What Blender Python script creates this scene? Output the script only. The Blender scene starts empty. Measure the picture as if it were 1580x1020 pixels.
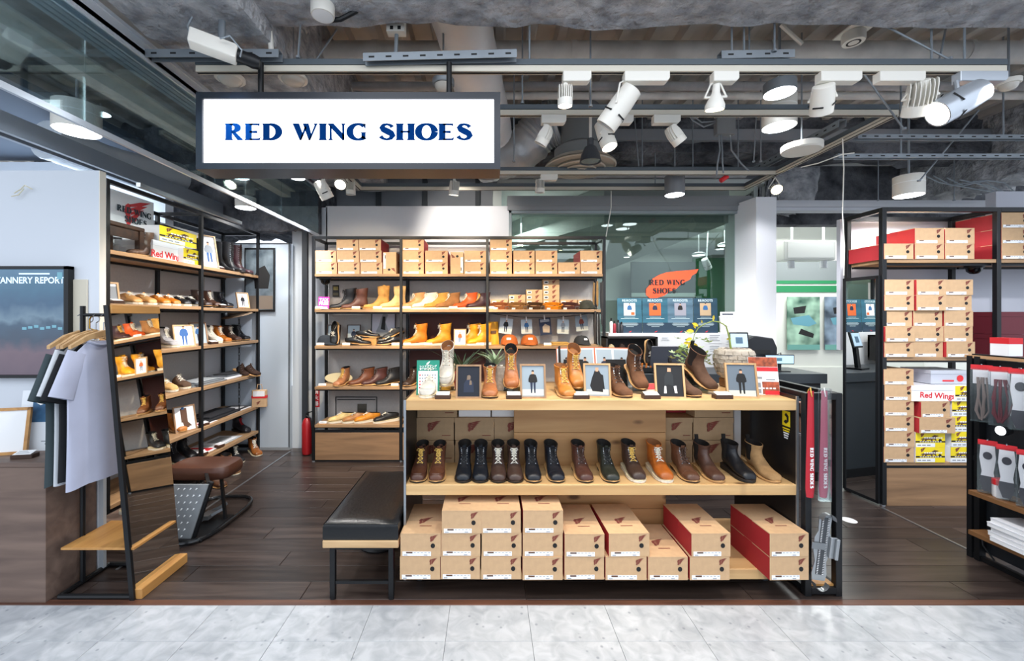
import bpy, bmesh, math, random
from mathutils import Vector, Matrix, Euler
random.seed(7)
sc = bpy.context.scene
COL = sc.collection
PI = math.pi
R = math.radians

# ------------------------------------------------------------------ camera, world, lights, exposure
F, CX, CY, H = 640.0, 754.0, 488.0, 1.5          # focal length and vanishing point in pixels, eye height in metres
cam_d = bpy.data.cameras.new('camera')
cam = bpy.data.objects.new('camera', cam_d)
COL.objects.link(cam)
cam.location = (0, 0, H)
cam.rotation_euler = (R(90), 0, 0)
cam_d.sensor_width = 36
cam_d.lens = F / 1580 * 36
cam_d.shift_x = (790 - CX) / 1580
cam_d.shift_y = -(510 - CY) / 1580
cam_d.clip_start = 0.05
sc.camera = cam

sc.view_settings.view_transform = 'Standard'
sc.view_settings.look = 'None'
sc.view_settings.gamma = 1
sc.view_settings.use_curve_mapping = False
sc.view_settings.exposure = 0.16

w = bpy.data.worlds.new('world')
sc.world = w
w.use_nodes = True
w.node_tree.nodes['Background'].inputs[0].default_value = (0.80, 0.88, 1.0, 1)
w.node_tree.nodes['Background'].inputs[1].default_value = 1.45


def area(name, loc, size, energy, color=(1, 1, 1), target=None):
    d = bpy.data.lights.new(name, 'AREA')
    d.shape = 'RECTANGLE'
    d.size, d.size_y = size
    d.energy = energy
    d.color = color
    o = bpy.data.objects.new(name, d)
    COL.objects.link(o)
    o.location = loc
    t = Vector(target) if target else Vector(loc) - Vector((0, 0, 1))
    o.rotation_euler = (t - Vector(loc)).to_track_quat('-Z', 'Y').to_euler()
    return o


def spot(name, loc, target, energy, angle=50, color=(1, 0.86, 0.68), blend=0.6, radius=0.04):
    d = bpy.data.lights.new(name, 'SPOT')
    d.energy = energy
    d.spot_size = R(angle)
    d.spot_blend = blend
    d.color = color
    d.shadow_soft_size = radius
    o = bpy.data.objects.new(name, d)
    COL.objects.link(o)
    o.location = loc
    o.rotation_euler = (Vector(target) - Vector(loc)).to_track_quat('-Z', 'Y').to_euler()
    return o


WARM = (1.0, 0.80, 0.56)
# ceiling lights of the mall corridor in front of the shop
area('mall_light', (-1.6, -0.2, 3.3), (2.4, 1.4), 22, (0.90, 0.95, 1.0), (-1.2, 1.8, 0.2))
area('mall_light', (1.6, -0.2, 3.3), (2.4, 1.4), 22, (0.95, 0.97, 1.0), (1.4, 1.8, 0.2))
area('mall_light', (0.2, 0.9, 3.05), (3.2, 0.5), 12, (0.97, 0.97, 1.0), (0.2, 1.8, 0.0))
# the shop's own track spots
WARM = (1.0, 0.80, 0.56)
for sx, sy, sz, tx, ty, tz, e, an in [
        (-0.90, 3.00, 2.62, -1.30, 4.45, 1.75, 34, 62), (-0.20, 3.00, 2.62, -0.45, 4.45, 1.75, 60, 60),
        (0.50, 3.00, 2.62, 0.60, 4.45, 1.70, 54, 62), (-0.70, 2.85, 2.60, -0.50, 4.40, 1.10, 40, 50),
        (0.35, 2.80, 2.60, 0.45, 4.40, 1.15, 30, 50), (-1.05, 3.05, 2.6, -1.35, 4.45, 0.60, 28, 50)]:
    spot('track_spot_light', (sx, sy, sz), (tx, ty, tz), e * (1.5 if tz > 1.6 else 3.6), an, WARM)
NEUT = (1.0, 0.90, 0.77)
for sx, sy, sz, tx, ty, tz, e, an in [
        (0.45, 2.18, 2.55, 0.05, 2.42, 1.05, 34, 62), (0.80, 2.18, 2.55, 0.85, 2.42, 1.05, 34, 62),
        (1.25, 2.2, 2.6, 1.35, 2.40, 1.05, 30, 62), (-0.15, 1.70, 2.75, 0.0, 2.3, 0.2, 60, 46),
        (0.55, 1.70, 2.75, 0.65, 2.3, 0.2, 60, 46), (1.25, 1.70, 2.75, 1.4, 2.3, 0.3, 60, 46)]:
    spot('table_spot_light', (sx, sy, sz), (tx, ty, tz), e, an, NEUT)
for sx, sy, sz, tx, ty, tz, e, an, c in [
        (-1.35, 3.3, 2.6, -2.75, 3.2, 1.4, 55, 70, (1, .90, .78)), (-1.35, 4.0, 2.6, -2.75, 4.1, 1.2, 45, 65, (.96, .95, 1)),
        (2.6, 2.1, 2.7, 3.5, 3.3, 1.5, 60, 60, (.97, .97, 1)), (1.8, 2.9, 2.7, 3.3, 3.5, 1.0, 40, 60, (.97, .97, 1)),
        (1.5, 3.4, 2.8, 2.0, 4.5, 1.1, 36, 75, (1, .97, .92)), (-1.2, 2.0, 2.8, -2.1, 2.4, 1.0, 14, 60, (.92, .95, 1)),
        (-0.9, 2.6, 2.7, -1.4, 3.2, 0.0, 30, 70, (1, .95, .9))]:
    spot('shop_or_fill_spot', (sx, sy, sz), (tx, ty, tz), e * 2.6, an, c)
# rooms behind the shop window and beyond the column
area('corridor_light', (3.9, 7.9, 2.95), (1.2, 2.2), 52, (0.95, 1.0, 0.98))
area('corridor_light', (0.5, 6.6, 2.8), (0.5, 2.4), 60, (0.95, 1.0, 0.98))
spot('shop_or_fill_spot', (2.55, 3.7, 2.7), (2.95, 4.7, 1.5), 26, 80, (.97, .97, 1))
spot('track_spot_light', (-0.35, 3.95, 2.66), (-0.25, 4.72, 2.45), 34, 90, (1, .93, .85))
spot('shop_or_fill_spot', (1.9, 1.7, 2.7), (3.0, 2.35, .9), 60, 50, (.97, .97, 1))  # added fill for the accessory stand, no lamp hangs there
area('neighbour_light', (5.6, 6.8, 3.0), (2.6, 2.0), 110, (0.98, 1.0, 0.97))
area('side_shop_light', (-4.2, 3.3, 2.85), (0.8, 0.5), 60, (0.85, 0.92, 1.0))


# ------------------------------------------------------------------ measuring: a pixel at a known distance is a place in the room
def X(px, d): return (px - CX) * d / F
def ZZ(py, d): return H - (py - CY) * d / F
def P(px, py, d): return Vector((X(px, d), d, ZZ(py, d)))
def DX(px, x): return x * F / (px - CX)          # distance of something that stands at a known x


# ------------------------------------------------------------------ materials
def lin(h):
    if isinstance(h, str):
        h = h.lstrip('#')
        c = [int(h[i:i + 2], 16) / 255 for i in (0, 2, 4)]
        return tuple(x / 12.92 if x <= .04045 else ((x + .055) / 1.055) ** 2.4 for x in c)
    return tuple(h)


MATS = {}


def mat(name, col, rough=.5, metal=0., var=0., scale=8., bump=0., bdist=.02, stretch=(1, 1, 1), emit=0., spec=.5, bscale=None, col2=None, detail=4, coat=0.):
    if name in MATS:
        return MATS[name]
    m = bpy.data.materials.new(name)
    m.use_nodes = True
    nt = m.node_tree
    b = nt.nodes['Principled BSDF']
    c = lin(col)
    b.inputs['Base Color'].default_value = (*c, 1)
    b.inputs['Roughness'].default_value = rough
    b.inputs['Metallic'].default_value = metal
    b.inputs['Specular IOR Level'].default_value = spec
    b.inputs['Coat Weight'].default_value = coat
    if emit:
        b.inputs['Emission Color'].default_value = (*c, 1)
        b.inputs['Emission Strength'].default_value = emit
    if var or bump or col2:
        tc = nt.nodes.new('ShaderNodeTexCoord')
        mp = nt.nodes.new('ShaderNodeMapping')
        mp.inputs['Scale'].default_value = stretch
        nt.links.new(tc.outputs['Object'], mp.inputs[0])
        if var or col2:
            n = nt.nodes.new('ShaderNodeTexNoise')
            n.inputs['Scale'].default_value = scale
            n.inputs['Detail'].default_value = detail
            nt.links.new(mp.outputs[0], n.inputs[0])
            r = nt.nodes.new('ShaderNodeValToRGB')
            c2 = lin(col2) if col2 else tuple(min(1, x * (1 + var)) for x in c)
            c1 = c if col2 else tuple(x * (1 - var) for x in c)
            r.color_ramp.elements[0].position, r.color_ramp.elements[1].position = .32, .68
            r.color_ramp.elements[0].color = (*c1, 1)
            r.color_ramp.elements[1].color = (*c2, 1)
            nt.links.new(n.outputs[0], r.inputs[0])
            nt.links.new(r.outputs[0], b.inputs['Base Color'])
        if bump:
            n2 = nt.nodes.new('ShaderNodeTexNoise')
            n2.inputs['Scale'].default_value = bscale or scale * 4
            n2.inputs['Detail'].default_value = 6
            nt.links.new(mp.outputs[0], n2.inputs[0])
            bp = nt.nodes.new('ShaderNodeBump')
            bp.inputs['Strength'].default_value = bump
            bp.inputs['Distance'].default_value = bdist
            nt.links.new(n2.outputs[0], bp.inputs['Height'])
            nt.links.new(bp.outputs[0], b.inputs['Normal'])
    MATS[name] = m
    return m


def wood(name, c1, c2, along='X', rough=.45, scale=2.2, knots=0., planks=False, flat='Z'):
    """grain stretched along one axis, two tones, optional knots; each object gets its own offset"""
    if name in MATS:
        return MATS[name]
    m = bpy.data.materials.new(name)
    m.use_nodes = True
    nt = m.node_tree
    N, L = nt.nodes, nt.links
    b = N['Principled BSDF']
    b.inputs['Roughness'].default_value = rough
    tc = N.new('ShaderNodeTexCoord')
    oi = N.new('ShaderNodeObjectInfo')
    add = N.new('ShaderNodeVectorMath')
    add.operation = 'ADD'
    mul = N.new('ShaderNodeVectorMath')
    mul.operation = 'SCALE'
    mul.inputs[0].default_value = (17, 31, 23)
    L.new(oi.outputs['Random'], mul.inputs['Scale'])
    L.new(tc.outputs['Object'], add.inputs[0])
    L.new(mul.outputs[0], add.inputs[1])
    mp = N.new('ShaderNodeMapping')
    s = {'X': (.8, 9, 9), 'Y': (9, .8, 9), 'Z': (9, 9, .8)}[along]
    mp.inputs['Scale'].default_value = s
    L.new(add.outputs[0], mp.inputs[0])
    n1 = N.new('ShaderNodeTexNoise')
    n1.inputs['Scale'].default_value = scale
    n1.inputs['Detail'].default_value = 7
    n1.inputs['Distortion'].default_value = .6
    L.new(mp.outputs[0], n1.inputs[0])
    r = N.new('ShaderNodeValToRGB')
    r.color_ramp.elements[0].position, r.color_ramp.elements[1].position = .3, .7
    r.color_ramp.elements[0].color = (*lin(c1), 1)
    r.color_ramp.elements[1].color = (*lin(c2), 1)
    L.new(n1.outputs[0], r.inputs[0])
    out = r.outputs[0]
    if planks:      # a tone of its own for each board
        hs = N.new('ShaderNodeHueSaturation')
        mr = N.new('ShaderNodeMapRange')
        mr.inputs['To Min'].default_value, mr.inputs['To Max'].default_value = .75, 1.3
        L.new(oi.outputs['Random'], mr.inputs[0])
        L.new(mr.outputs[0], hs.inputs['Value'])
        L.new(out, hs.inputs['Color'])
        out = hs.outputs[0]
    if knots:
        mk = N.new('ShaderNodeMapping')
        mk.inputs['Scale'].default_value = (2.2, 5, 0) if flat == 'Z' else (2.2, 0, 5)
        L.new(add.outputs[0], mk.inputs[0])
        v = N.new('ShaderNodeTexVoronoi')
        v.inputs['Scale'].default_value = 1.2
        L.new(mk.outputs[0], v.inputs[0])
        k = N.new('ShaderNodeMapRange')
        k.inputs['From Min'].default_value, k.inputs['From Max'].default_value = .06, .13
        k.inputs['To Min'].default_value, k.inputs['To Max'].default_value = knots, 0
        L.new(v.outputs['Distance'], k.inputs[0])
        mx = N.new('ShaderNodeMixRGB')
        mx.inputs[2].default_value = (*lin('#4a2c14'), 1)
        L.new(k.outputs[0], mx.inputs[0])
        L.new(out, mx.inputs[1])
        out = mx.outputs[0]
    L.new(out, b.inputs['Base Color'])
    bp = N.new('ShaderNodeBump')
    bp.inputs['Strength'].default_value = .08
    bp.inputs['Distance'].default_value = .01
    L.new(n1.outputs[0], bp.inputs['Height'])
    L.new(bp.outputs[0], b.inputs['Normal'])
    MATS[name] = m
    return m


def glass(name, tint, refl=.12, alpha=.9, rough=.02):
    """a thin pane: mostly see-through, a little mirror"""
    if name in MATS:
        return MATS[name]
    m = bpy.data.materials.new(name)
    m.use_nodes = True
    N, L = m.node_tree.nodes, m.node_tree.links
    N.remove(N['Principled BSDF'])
    t = N.new('ShaderNodeBsdfTransparent')
    t.inputs[0].default_value = (*lin(tint), 1)
    g = N.new('ShaderNodeBsdfGlossy')
    g.inputs['Roughness'].default_value = rough
    g.inputs['Color'].default_value = (.9, 1, .97, 1)
    fr = N.new('ShaderNodeFresnel')
    fr.inputs[0].default_value = 1.5
    ml = N.new('ShaderNodeMath')
    ml.operation = 'MULTIPLY_ADD'
    ml.inputs[1].default_value = alpha
    ml.inputs[2].default_value = refl * .3
    L.new(fr.outputs[0], ml.inputs[0])
    mx = N.new('ShaderNodeMixShader')
    L.new(ml.outputs[0], mx.inputs[0])
    L.new(t.outputs[0], mx.inputs[1])
    L.new(g.outputs[0], mx.inputs[2])
    L.new(mx.outputs[0], N['Material Output'].inputs[0])
    MATS[name] = m
    return m


def leather(hexc, rough=.42, suede=False):
    return mat('leather_' + hexc.strip('#') + ('s' if suede else ''), hexc, .9 if suede else rough, var=.22, scale=14, bump=.12, bscale=160 if not suede else 400, spec=.5 if not suede else .2)


BLACK = mat('black_steel', '#15171a', .45, .3)
BLACKM = mat('black_matte', '#0e0f11', .7)
STEEL = mat('brushed_steel', '#b4bac0', .35, .9)
GALV = mat('galvanised_steel', '#8f979e', .5, .5, var=.12, scale=5)
WHITE = mat('white_paint', '#dfe3e8', .6)
OFFW = mat('off_white_plastic', '#e4e1d8', .45)
CREAM = mat('cream_track', '#cfc9ba', .5)
PAPER = mat('white_paper', '#f0f0f0', .8)
KRAFT = mat('kraft_board', '#c4a27c', .85, var=.05, scale=30, bump=.03)
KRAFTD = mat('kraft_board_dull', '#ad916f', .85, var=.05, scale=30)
BOXRED = mat('box_red', '#a3232a', .65)
INK = mat('dark_red_ink', '#7d4034', .8)
INKBR = mat('brown_ink', '#5d4030', .8)
BLK = mat('black_ink', '#101012', .7)
REDP = mat('red_print', '#d5232b', .6)
GREYP = mat('grey_print', '#8b9096', .8)
BLUEP = mat('blue_print', '#2c5e8f', .7)
NAVYP = mat('navy_print', '#1b2740', .7)
SKIN = mat('print_skin', '#c99b7c', .8)
YELL = mat('yellow_card', '#f2d81c', .6)
SHELFW = wood('shelf_board', '#8d6f50', '#b18d66', 'X', .5)
SHELFWY = wood('shelf_board_deep', '#8d6f50', '#b18d66', 'Y', .5)
DRAWW = wood('drawer_front', '#7a5d43', '#a37f5c', 'X', .55, scale=1.6)
PINE = wood('pine_board', '#bb9260', '#d8b581', 'X', .45, scale=1.5, knots=.8)
COUNTW = wood('counter_wood', '#5b4a42', '#7f6a5e', 'X', .5, scale=1.4)
DARKW = wood('dark_wood', '#2f1d14', '#4a3021', 'X', .45)
FRAMEW = wood('frame_wood', '#b08a5e', '#cfaa7a', 'Z', .5)
FRAMED = wood('frame_wood_brown', '#8a6a4c', '#a98562', 'Z', .5)
FLOORW = wood('floor_vinyl', '#2a2220', '#483d38', 'X', .3, scale=2.4, planks=True)
OAK = wood('oak_bar', '#a8753e', '#c79555', 'Y', .4)
DARKBOARD = mat('red_brown_board', '#4b2119', .6, var=.15, scale=4)
GREYPANEL = mat('grey_panel', '#b0adaa', .8, var=.04, scale=60)
MIRROR = mat('mirror_silver', '#dfe4e4', .015, 1.)
LAMP = mat('lamp_glow', '#fff6e6', .4, emit=14)
LAMPC = mat('lamp_glow_cool', '#f2f7ff', .4, emit=10)
LAMPW = mat('lamp_glow_warm', '#fff0c0', .4, emit=22)
LAMPD = mat('lamp_lens_off', '#c9cdd2', .2, .3)
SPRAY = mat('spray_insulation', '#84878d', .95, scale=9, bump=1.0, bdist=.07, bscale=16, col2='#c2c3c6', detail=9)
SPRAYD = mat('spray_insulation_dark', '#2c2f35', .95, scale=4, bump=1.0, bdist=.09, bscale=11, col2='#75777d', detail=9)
DECK = mat('steel_deck', '#b4b0ab', .7, var=.25, scale=2.5)
PIPEM = mat('grey_pipe', '#b4b5b8', .55, var=.2, scale=6)
FOIL = mat('duct_wrap', '#c0c4c8', .38, .35, var=.15, scale=4, bump=.6, bscale=9)
ACRYL = glass('clear_acrylic', '#f4f8f8', .2, .8)
GLASSM = glass('smoke_barrier_glass', '#dde6ea', .10, .35)
GLASSG = glass('green_window_glass', '#dfe6e3', .12, .6)
PVCBAG = glass('clear_bag', '#f6f6f8', .12, .5, .15)


# ------------------------------------------------------------------ mesh builder
class MB:
    def __init__(s): s.v, s.f, s.m = [], [], []

    def add(s, vs, fs, mi=0, M=None):
        o = len(s.v)
        s.v += [tuple(M @ Vector(p)) if M is not None else tuple(p) for p in vs]
        s.f += [tuple(i + o for i in f) for f in fs]
        s.m += [mi] * len(fs)
        return s

    def box(s, x0, x1, y0, y1, z0, z1, mi=0, M=None):
        vs = [(x0, y0, z0), (x1, y0, z0), (x1, y1, z0), (x0, y1, z0), (x0, y0, z1), (x1, y0, z1), (x1, y1, z1), (x0, y1, z1)]
        fs = [(3, 2, 1, 0), (4, 5, 6, 7), (0, 1, 5, 4), (1, 2, 6, 5), (2, 3, 7, 6), (3, 0, 4, 7)]
        return s.add(vs, fs, mi, M)

    def cbox(s, c, size, mi=0, M=None):
        a, b, d = (q / 2 for q in size)
        return s.box(c[0] - a, c[0] + a, c[1] - b, c[1] + b, c[2] - d, c[2] + d, mi, M)

    def quad(s, a, b, c, d, mi=0, M=None): return s.add([a, b, c, d], [(0, 1, 2, 3)], mi, M)

    def poly(s, pts, mi=0, M=None): return s.add(pts, [tuple(range(len(pts)))], mi, M)

    def prism(s, pts, d, mi=0, M=None):
        """outline in x-z, from y=0 back to y=d"""
        n = len(pts)
        vs = [(x, 0, z) for x, z in pts] + [(x, d, z) for x, z in pts]
        fs = [tuple(range(n)), tuple(range(2 * n - 1, n - 1, -1))] + [((i + 1) % n, i, i + n, (i + 1) % n + n) for i in range(n)]
        return s.add(vs, fs, mi, M)

    def loft(s, rings, mi=0, cap0=True, cap1=True, M=None, closed=True):
        n = len(rings[0])
        vs = [p for r in rings for p in r]
        fs = []
        for i in range(len(rings) - 1):
            for j in range(n if closed else n - 1):
                k = (j + 1) % n
                fs.append((i * n + j, i * n + k, (i + 1) * n + k, (i + 1) * n + j))
        if cap0: fs.append(tuple(range(n - 1, -1, -1)))
        if cap1: fs.append(tuple((len(rings) - 1) * n + j for j in range(n)))
        return s.add(vs, fs, mi, M)

    def tube(s, pts, r, n=8, mi=0, cap=True, M=None):
        pts = [Vector(p) for p in pts]
        rs = r if isinstance(r, (list, tuple)) else [r] * len(pts)
        rings = []
        up = None
        for i, p in enumerate(pts):
            t = (pts[min(i + 1, len(pts) - 1)] - pts[max(i - 1, 0)])
            t = t.normalized() if t.length > 1e-9 else Vector((0, 0, 1))
            if up is None:
                up = Vector((0, 0, 1)) if abs(t.z) < .9 else Vector((0, 1, 0))
            a = t.cross(up)
            a = a.normalized() if a.length > 1e-6 else Vector((1, 0, 0))
            b = t.cross(a).normalized()
            up = -b
            rings.append([p + a * (rs[i] * math.cos(2 * PI * k / n)) + b * (rs[i] * math.sin(2 * PI * k / n)) for k in range(n)])
        return s.loft(rings, mi, cap, cap, M)

    def bar(s, a, b, w, h=None, mi=0, M=None):
        """square bar from a to b"""
        a, b = Vector(a), Vector(b)
        h = h or w
        t = (b - a).normalized()
        u = Vector((0, 0, 1)) if abs(t.z) < .9 else Vector((0, 1, 0))
        x = t.cross(u).normalized() * w / 2
        y = t.cross(x).normalized() * h / 2
        r0 = [a + x + y, a - x + y, a - x - y, a + x - y]
        return s.loft([r0, [p + (b - a) for p in r0]], mi, True, True, M)

    def lathe(s, prof, n=20, mi=0, M=None, cap=True):
        rings = [[(r * math.cos(2 * PI * k / n), r * math.sin(2 * PI * k / n), z) for k in range(n)] for r, z in prof]
        return s.loft(rings, mi, cap, cap, M)

    def build(s, name, mats, parent=None, smooth=False, bevel=0., seg=1):
        me = s.mesh(name, mats, smooth, bevel, seg)
        return link(name, me, parent)

    def mesh(s, name, mats, smooth=False, bevel=0., seg=1):
        if not isinstance(mats, (list, tuple)): mats = [mats]
        me = bpy.data.meshes.new(name)
        me.from_pydata(s.v, [], s.f)
        for m in mats: me.materials.append(m)
        me.polygons.foreach_set('material_index', s.m)
        bm = bmesh.new()
        bm.from_mesh(me)
        bmesh.ops.recalc_face_normals(bm, faces=bm.faces)
        if bevel:
            es = [e for e in bm.edges if len(e.link_faces) == 2 and e.calc_face_angle(0) > .6]
            bmesh.ops.bevel(bm, geom=es, offset=bevel, segments=seg, affect='EDGES', profile=.5)
        bm.to_mesh(me)
        bm.free()
        if smooth:
            me.polygons.foreach_set('use_smooth', [True] * len(me.polygons))
            try: me.set_sharp_from_angle(angle=R(40))
            except Exception: pass
        me.update()
        return me


def link(name, data, parent=None):
    o = bpy.data.objects.new(name, data)
    COL.objects.link(o)
    if parent is not None: o.parent = parent
    return o


LABELS = {}


def tag(o, label, cat, group=None):
    if label in LABELS and LABELS[label] != group: print('DUP LABEL', label)
    LABELS[label] = group
    o['label'] = label
    o['category'] = cat
    if group: o['group'] = group
    return o


def thing(name, label, cat, loc=(0, 0, 0), rot=(0, 0, 0), group=None, scale=1.):
    o = bpy.data.objects.new(name, None)
    COL.objects.link(o)
    o.empty_display_size = .05
    o.location = loc
    o.rotation_euler = rot
    o.scale = (scale,) * 3 if not isinstance(scale, tuple) else scale
    return tag(o, label, cat, group)


def struct(o):
    o['kind'] = 'structure'
    return o


def text(body, size, M, bold=0., extrude=0., align='CENTER', squeeze=1.):
    """flat lettering as a list of verts and faces, transformed by M; the text lies in x-z facing -y"""
    cu = bpy.data.curves.new('t', 'FONT')
    cu.body = body
    cu.size = size
    cu.align_x = align
    cu.align_y = 'CENTER'
    cu.offset = bold
    cu.resolution_u = 3
    o = bpy.data.objects.new('t', cu)
    COL.objects.link(o)
    dg = bpy.context.evaluated_depsgraph_get()
    me = bpy.data.meshes.new_from_object(o.evaluated_get(dg))
    vs = [M @ Vector((v.co.x * squeeze, 0, v.co.y)) for v in me.vertices]
    fs = [tuple(p.vertices) for p in me.polygons]
    bpy.data.objects.remove(o)
    bpy.data.curves.remove(cu)
    bpy.data.meshes.remove(me)
    return vs, fs


def T(x=0, y=0, z=0): return Matrix.Translation((x, y, z))
def RZ(a): return Matrix.Rotation(a, 4, 'Z')
def RX(a): return Matrix.Rotation(a, 4, 'X')
def RY(a): return Matrix.Rotation(a, 4, 'Y')


# ------------------------------------------------------------------ flared capitals of the shop's name (cap height 1)
def stroke(pts, ws):
    """a ribbon along pts with half widths ws -> quads in (x, z)"""
    L, Rr = [], []
    n = len(pts)
    for i in range(n):
        a, b = pts[max(i - 1, 0)], pts[min(i + 1, n - 1)]
        tx, tz = b[0] - a[0], b[1] - a[1]
        q = math.hypot(tx, tz) or 1
        nx, nz = -tz / q, tx / q
        L.append((pts[i][0] + nx * ws[i], pts[i][1] + nz * ws[i]))
        Rr.append((pts[i][0] - nx * ws[i], pts[i][1] - nz * ws[i]))
    return [[L[i], L[i + 1], Rr[i + 1], Rr[i]] for i in range(n - 1)]


def stem(x, w=.2):
    x, w = x - .05, w + .11
    return [[(x - .05, 0), (x + w + .05, 0), (x + w, .1), (x + w, .9), (x + w + .05, 1), (x - .05, 1), (x, .9), (x, .1)]]


def arc(cx, cz, rx, rz, a0, a1, wa0, wb0, n=18):
    """arc ribbon, thick (wa) where it runs upright, thin (wb) where it runs level"""
    pts, ws = [], []
    for i in range(n + 1):
        a = R(a0 + (a1 - a0) * i / n)
        wa, wb = wa0 + .055, wb0 + .018
        t = abs(math.cos(a)) ** 1.3
        pts.append((cx + rx * math.cos(a), cz + rz * math.sin(a)))
        ws.append(wb + (wa - wb) * t)
    return stroke(pts, ws)


def glyph(c):
    if c == 'I': return stem(.05), .30
    if c == 'E': return stem(.05) + [[(.2, 1), (.68, 1), (.66, .82), (.58, .89), (.2, .9)], [(.2, .55), (.56, .57), (.56, .41), (.2, .45)], [(.2, .1), (.6, .11), (.72, .2), (.68, 0), (.2, 0)]], .74
    if c == 'H': return stem(.05) + stem(.58) + [[(.2, .56), (.62, .56), (.62, .45), (.2, .45)]], .84
    if c == 'N': return [[(0, 0), (.26, 0), (.19, .1), (.18, .8), (.08, .9), (.08, .1)], [(-.02, 1), (.26, 1), (.78, .3), (.78, 0), (.68, 0), (.1, .8)], [(.68, .1), (.78, .0), (.78, .9), (.85, 1), (.6, 1), (.67, .9)]], .84
    if c == 'D': return stem(.05) + arc(.3, .5, .44, .445, -90, 90, .11, .05), .88
    if c == 'O': return arc(.48, .5, .38, .455, 0, 360, .11, .045, 28), .97
    if c == 'R': return stem(.05) + arc(.3, .74, .27, .21, -90, 90, .105, .045) + [[(.2, 1), (.32, 1), (.32, .91), (.2, .91)], [(.26, .5), (.46, .5), (.8, .07), (.86, 0), (.56, 0)]], .84
    if c == 'G': return arc(.5, .5, .4, .455, 48, 318, .11, .05, 22) + [[(.58, .48), (.9, .48), (.84, .42), (.84, .06), (.64, .1), (.64, .42)], [(.74, .98), (.84, .98), (.84, .70), (.76, .76)]], .94
    if c == 'S':
        pts = [(.62, .78), (.52, .90), (.36, .955), (.2, .9), (.15, .77), (.22, .64), (.38, .53), (.54, .42), (.62, .27), (.54, .11), (.36, .045), (.18, .1), (.06, .24)]
        ws = [.11, .08, .064, .10, .15, .175, .18, .175, .15, .10, .064, .08, .115]
        return stroke(pts, ws), .72
    if c == 'W': return [[(-.04, 1), (.27, 1), (.47, .3), (.36, 0), (.30, 0)], [(.30, 0), (.38, 0), (.62, .72), (.56, .9)], [(.44, 1), (.72, 1), (.86, .3), (.78, 0), (.72, 0)], [(.72, 0), (.80, 0), (1.1, .9), (1.16, 1), (.93, 1), (1.0, .9)]], 1.14
    return [], .36


def lettering(mb, s, M, h, mi=0, gap=.09, center=True, depth=0.):
    """the name in flared capitals, cap height h, in the x-z plane of M"""
    polys, x = [], 0
    for c in s:
        g, adv = glyph(c)
        polys += [[(px + x, pz) for px, pz in q] for q in g]
        x += adv + gap
    x0 = -(x - gap) / 2 if center else 0
    for q in polys:
        mb.poly([((px + x0) * h, 0, (pz - .5) * h) for px, pz in q], mi, M)
    return x * h


def wing(mb, M, s, mi=0, y=0.):
    """the wing mark: feathers sweeping up and back from a bent shoulder; width s, in x-z of M"""
    for i in range(5):
        x0, x1 = .20 + .02 * i, 1.0 - .13 * i
        zb = .56 - .115 * i
        rise = .26 - .03 * i
        w0 = .040
        pts = [(x0, zb - w0), (x0, zb + w0), ((x0 + x1) / 2, zb + rise * .62 + w0), (x1, zb + rise + .02), ((x0 + x1) / 2 + .05, zb + rise * .5 - w0)]
        mb.poly([((px - .5) * s, y, (pz - .38) * s) for px, pz in pts], mi, M)
    pts = [(.02, .36), (.06, .54), (.15, .62), (.24, .60), (.22, .34), (.28, .10), (.22, -.02), (.11, -.02), (.07, .08), (.10, .20)]
    mb.poly([((px - .5) * s, y, (pz - .38) * s) for px, pz in pts], mi, M)
# ------------------------------------------------------------------ footwear
L0 = .29
RB = [  # T(f, z), B(f, z), half width : from the toe back, f = distance from the heel
    ((.286, .014), (.287, .004), .016), ((.281, .034), (.284, 0), .034), ((.266, .049), (.273, 0), .0435), ((.240, .0545), (.25, 0), .049),
    ((.210, .060), (.22, 0), .0505), ((.183, .073), (.19, 0), .049), ((.163, .090), (.152, 0), .0455), ((.149, .105), (.112, 0), .0415),
    ((.140, .118), (.07, 0), .039), ((.134, .129), (.03, .002), .0385), ((.131, .138), (.007, .016), .0385), ((.129, .146), (.001, .045), .039),
    ((.127, .153), (.005, .08), .0395), ((.126, .160), (.010, .115), .041)]
RL = [  # low shoe
    ((.286, .012), (.287, .004), .014), ((.280, .030), (.284, 0), .031), ((.262, .044), (.27, 0), .041), ((.238, .0505), (.247, 0), .047),
    ((.210, .055), (.218, 0), .049), ((.190, .062), (.19, 0), .0475), ((.175, .070), (.152, 0), .044), ((.165, .0765), (.112, 0), .040),
    ((.159, .081), (.07, 0), .037), ((.154, .0845), (.03, .002), .0355), ((.150, .087), (.007, .014), .034), ((.146, .0885), (.001, .036), .0325),
    ((.143, .089), (.004, .060), .031)]
PLAN = [(-.003, .0), (0, .012), (.006, .024), (.02, .033), (.05, .0385), (.09, .0395), (.13, .042), (.17, .049), (.205, .0525), (.235, .051), (.26, .0445), (.278, .032), (.289, .014), (.2925, 0)]


def sole_z(kind, f):
    t = max(0, min(1, f / L0))
    if kind == 'wedge': return .024 + .014 * (1 - t)
    sp = .006 * max(0, (t - .8) / .2) ** 2
    u = max(0, min(1, (.62 - t) / .3))
    return .013 + .021 * u * u * (3 - 2 * u) + sp


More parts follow.
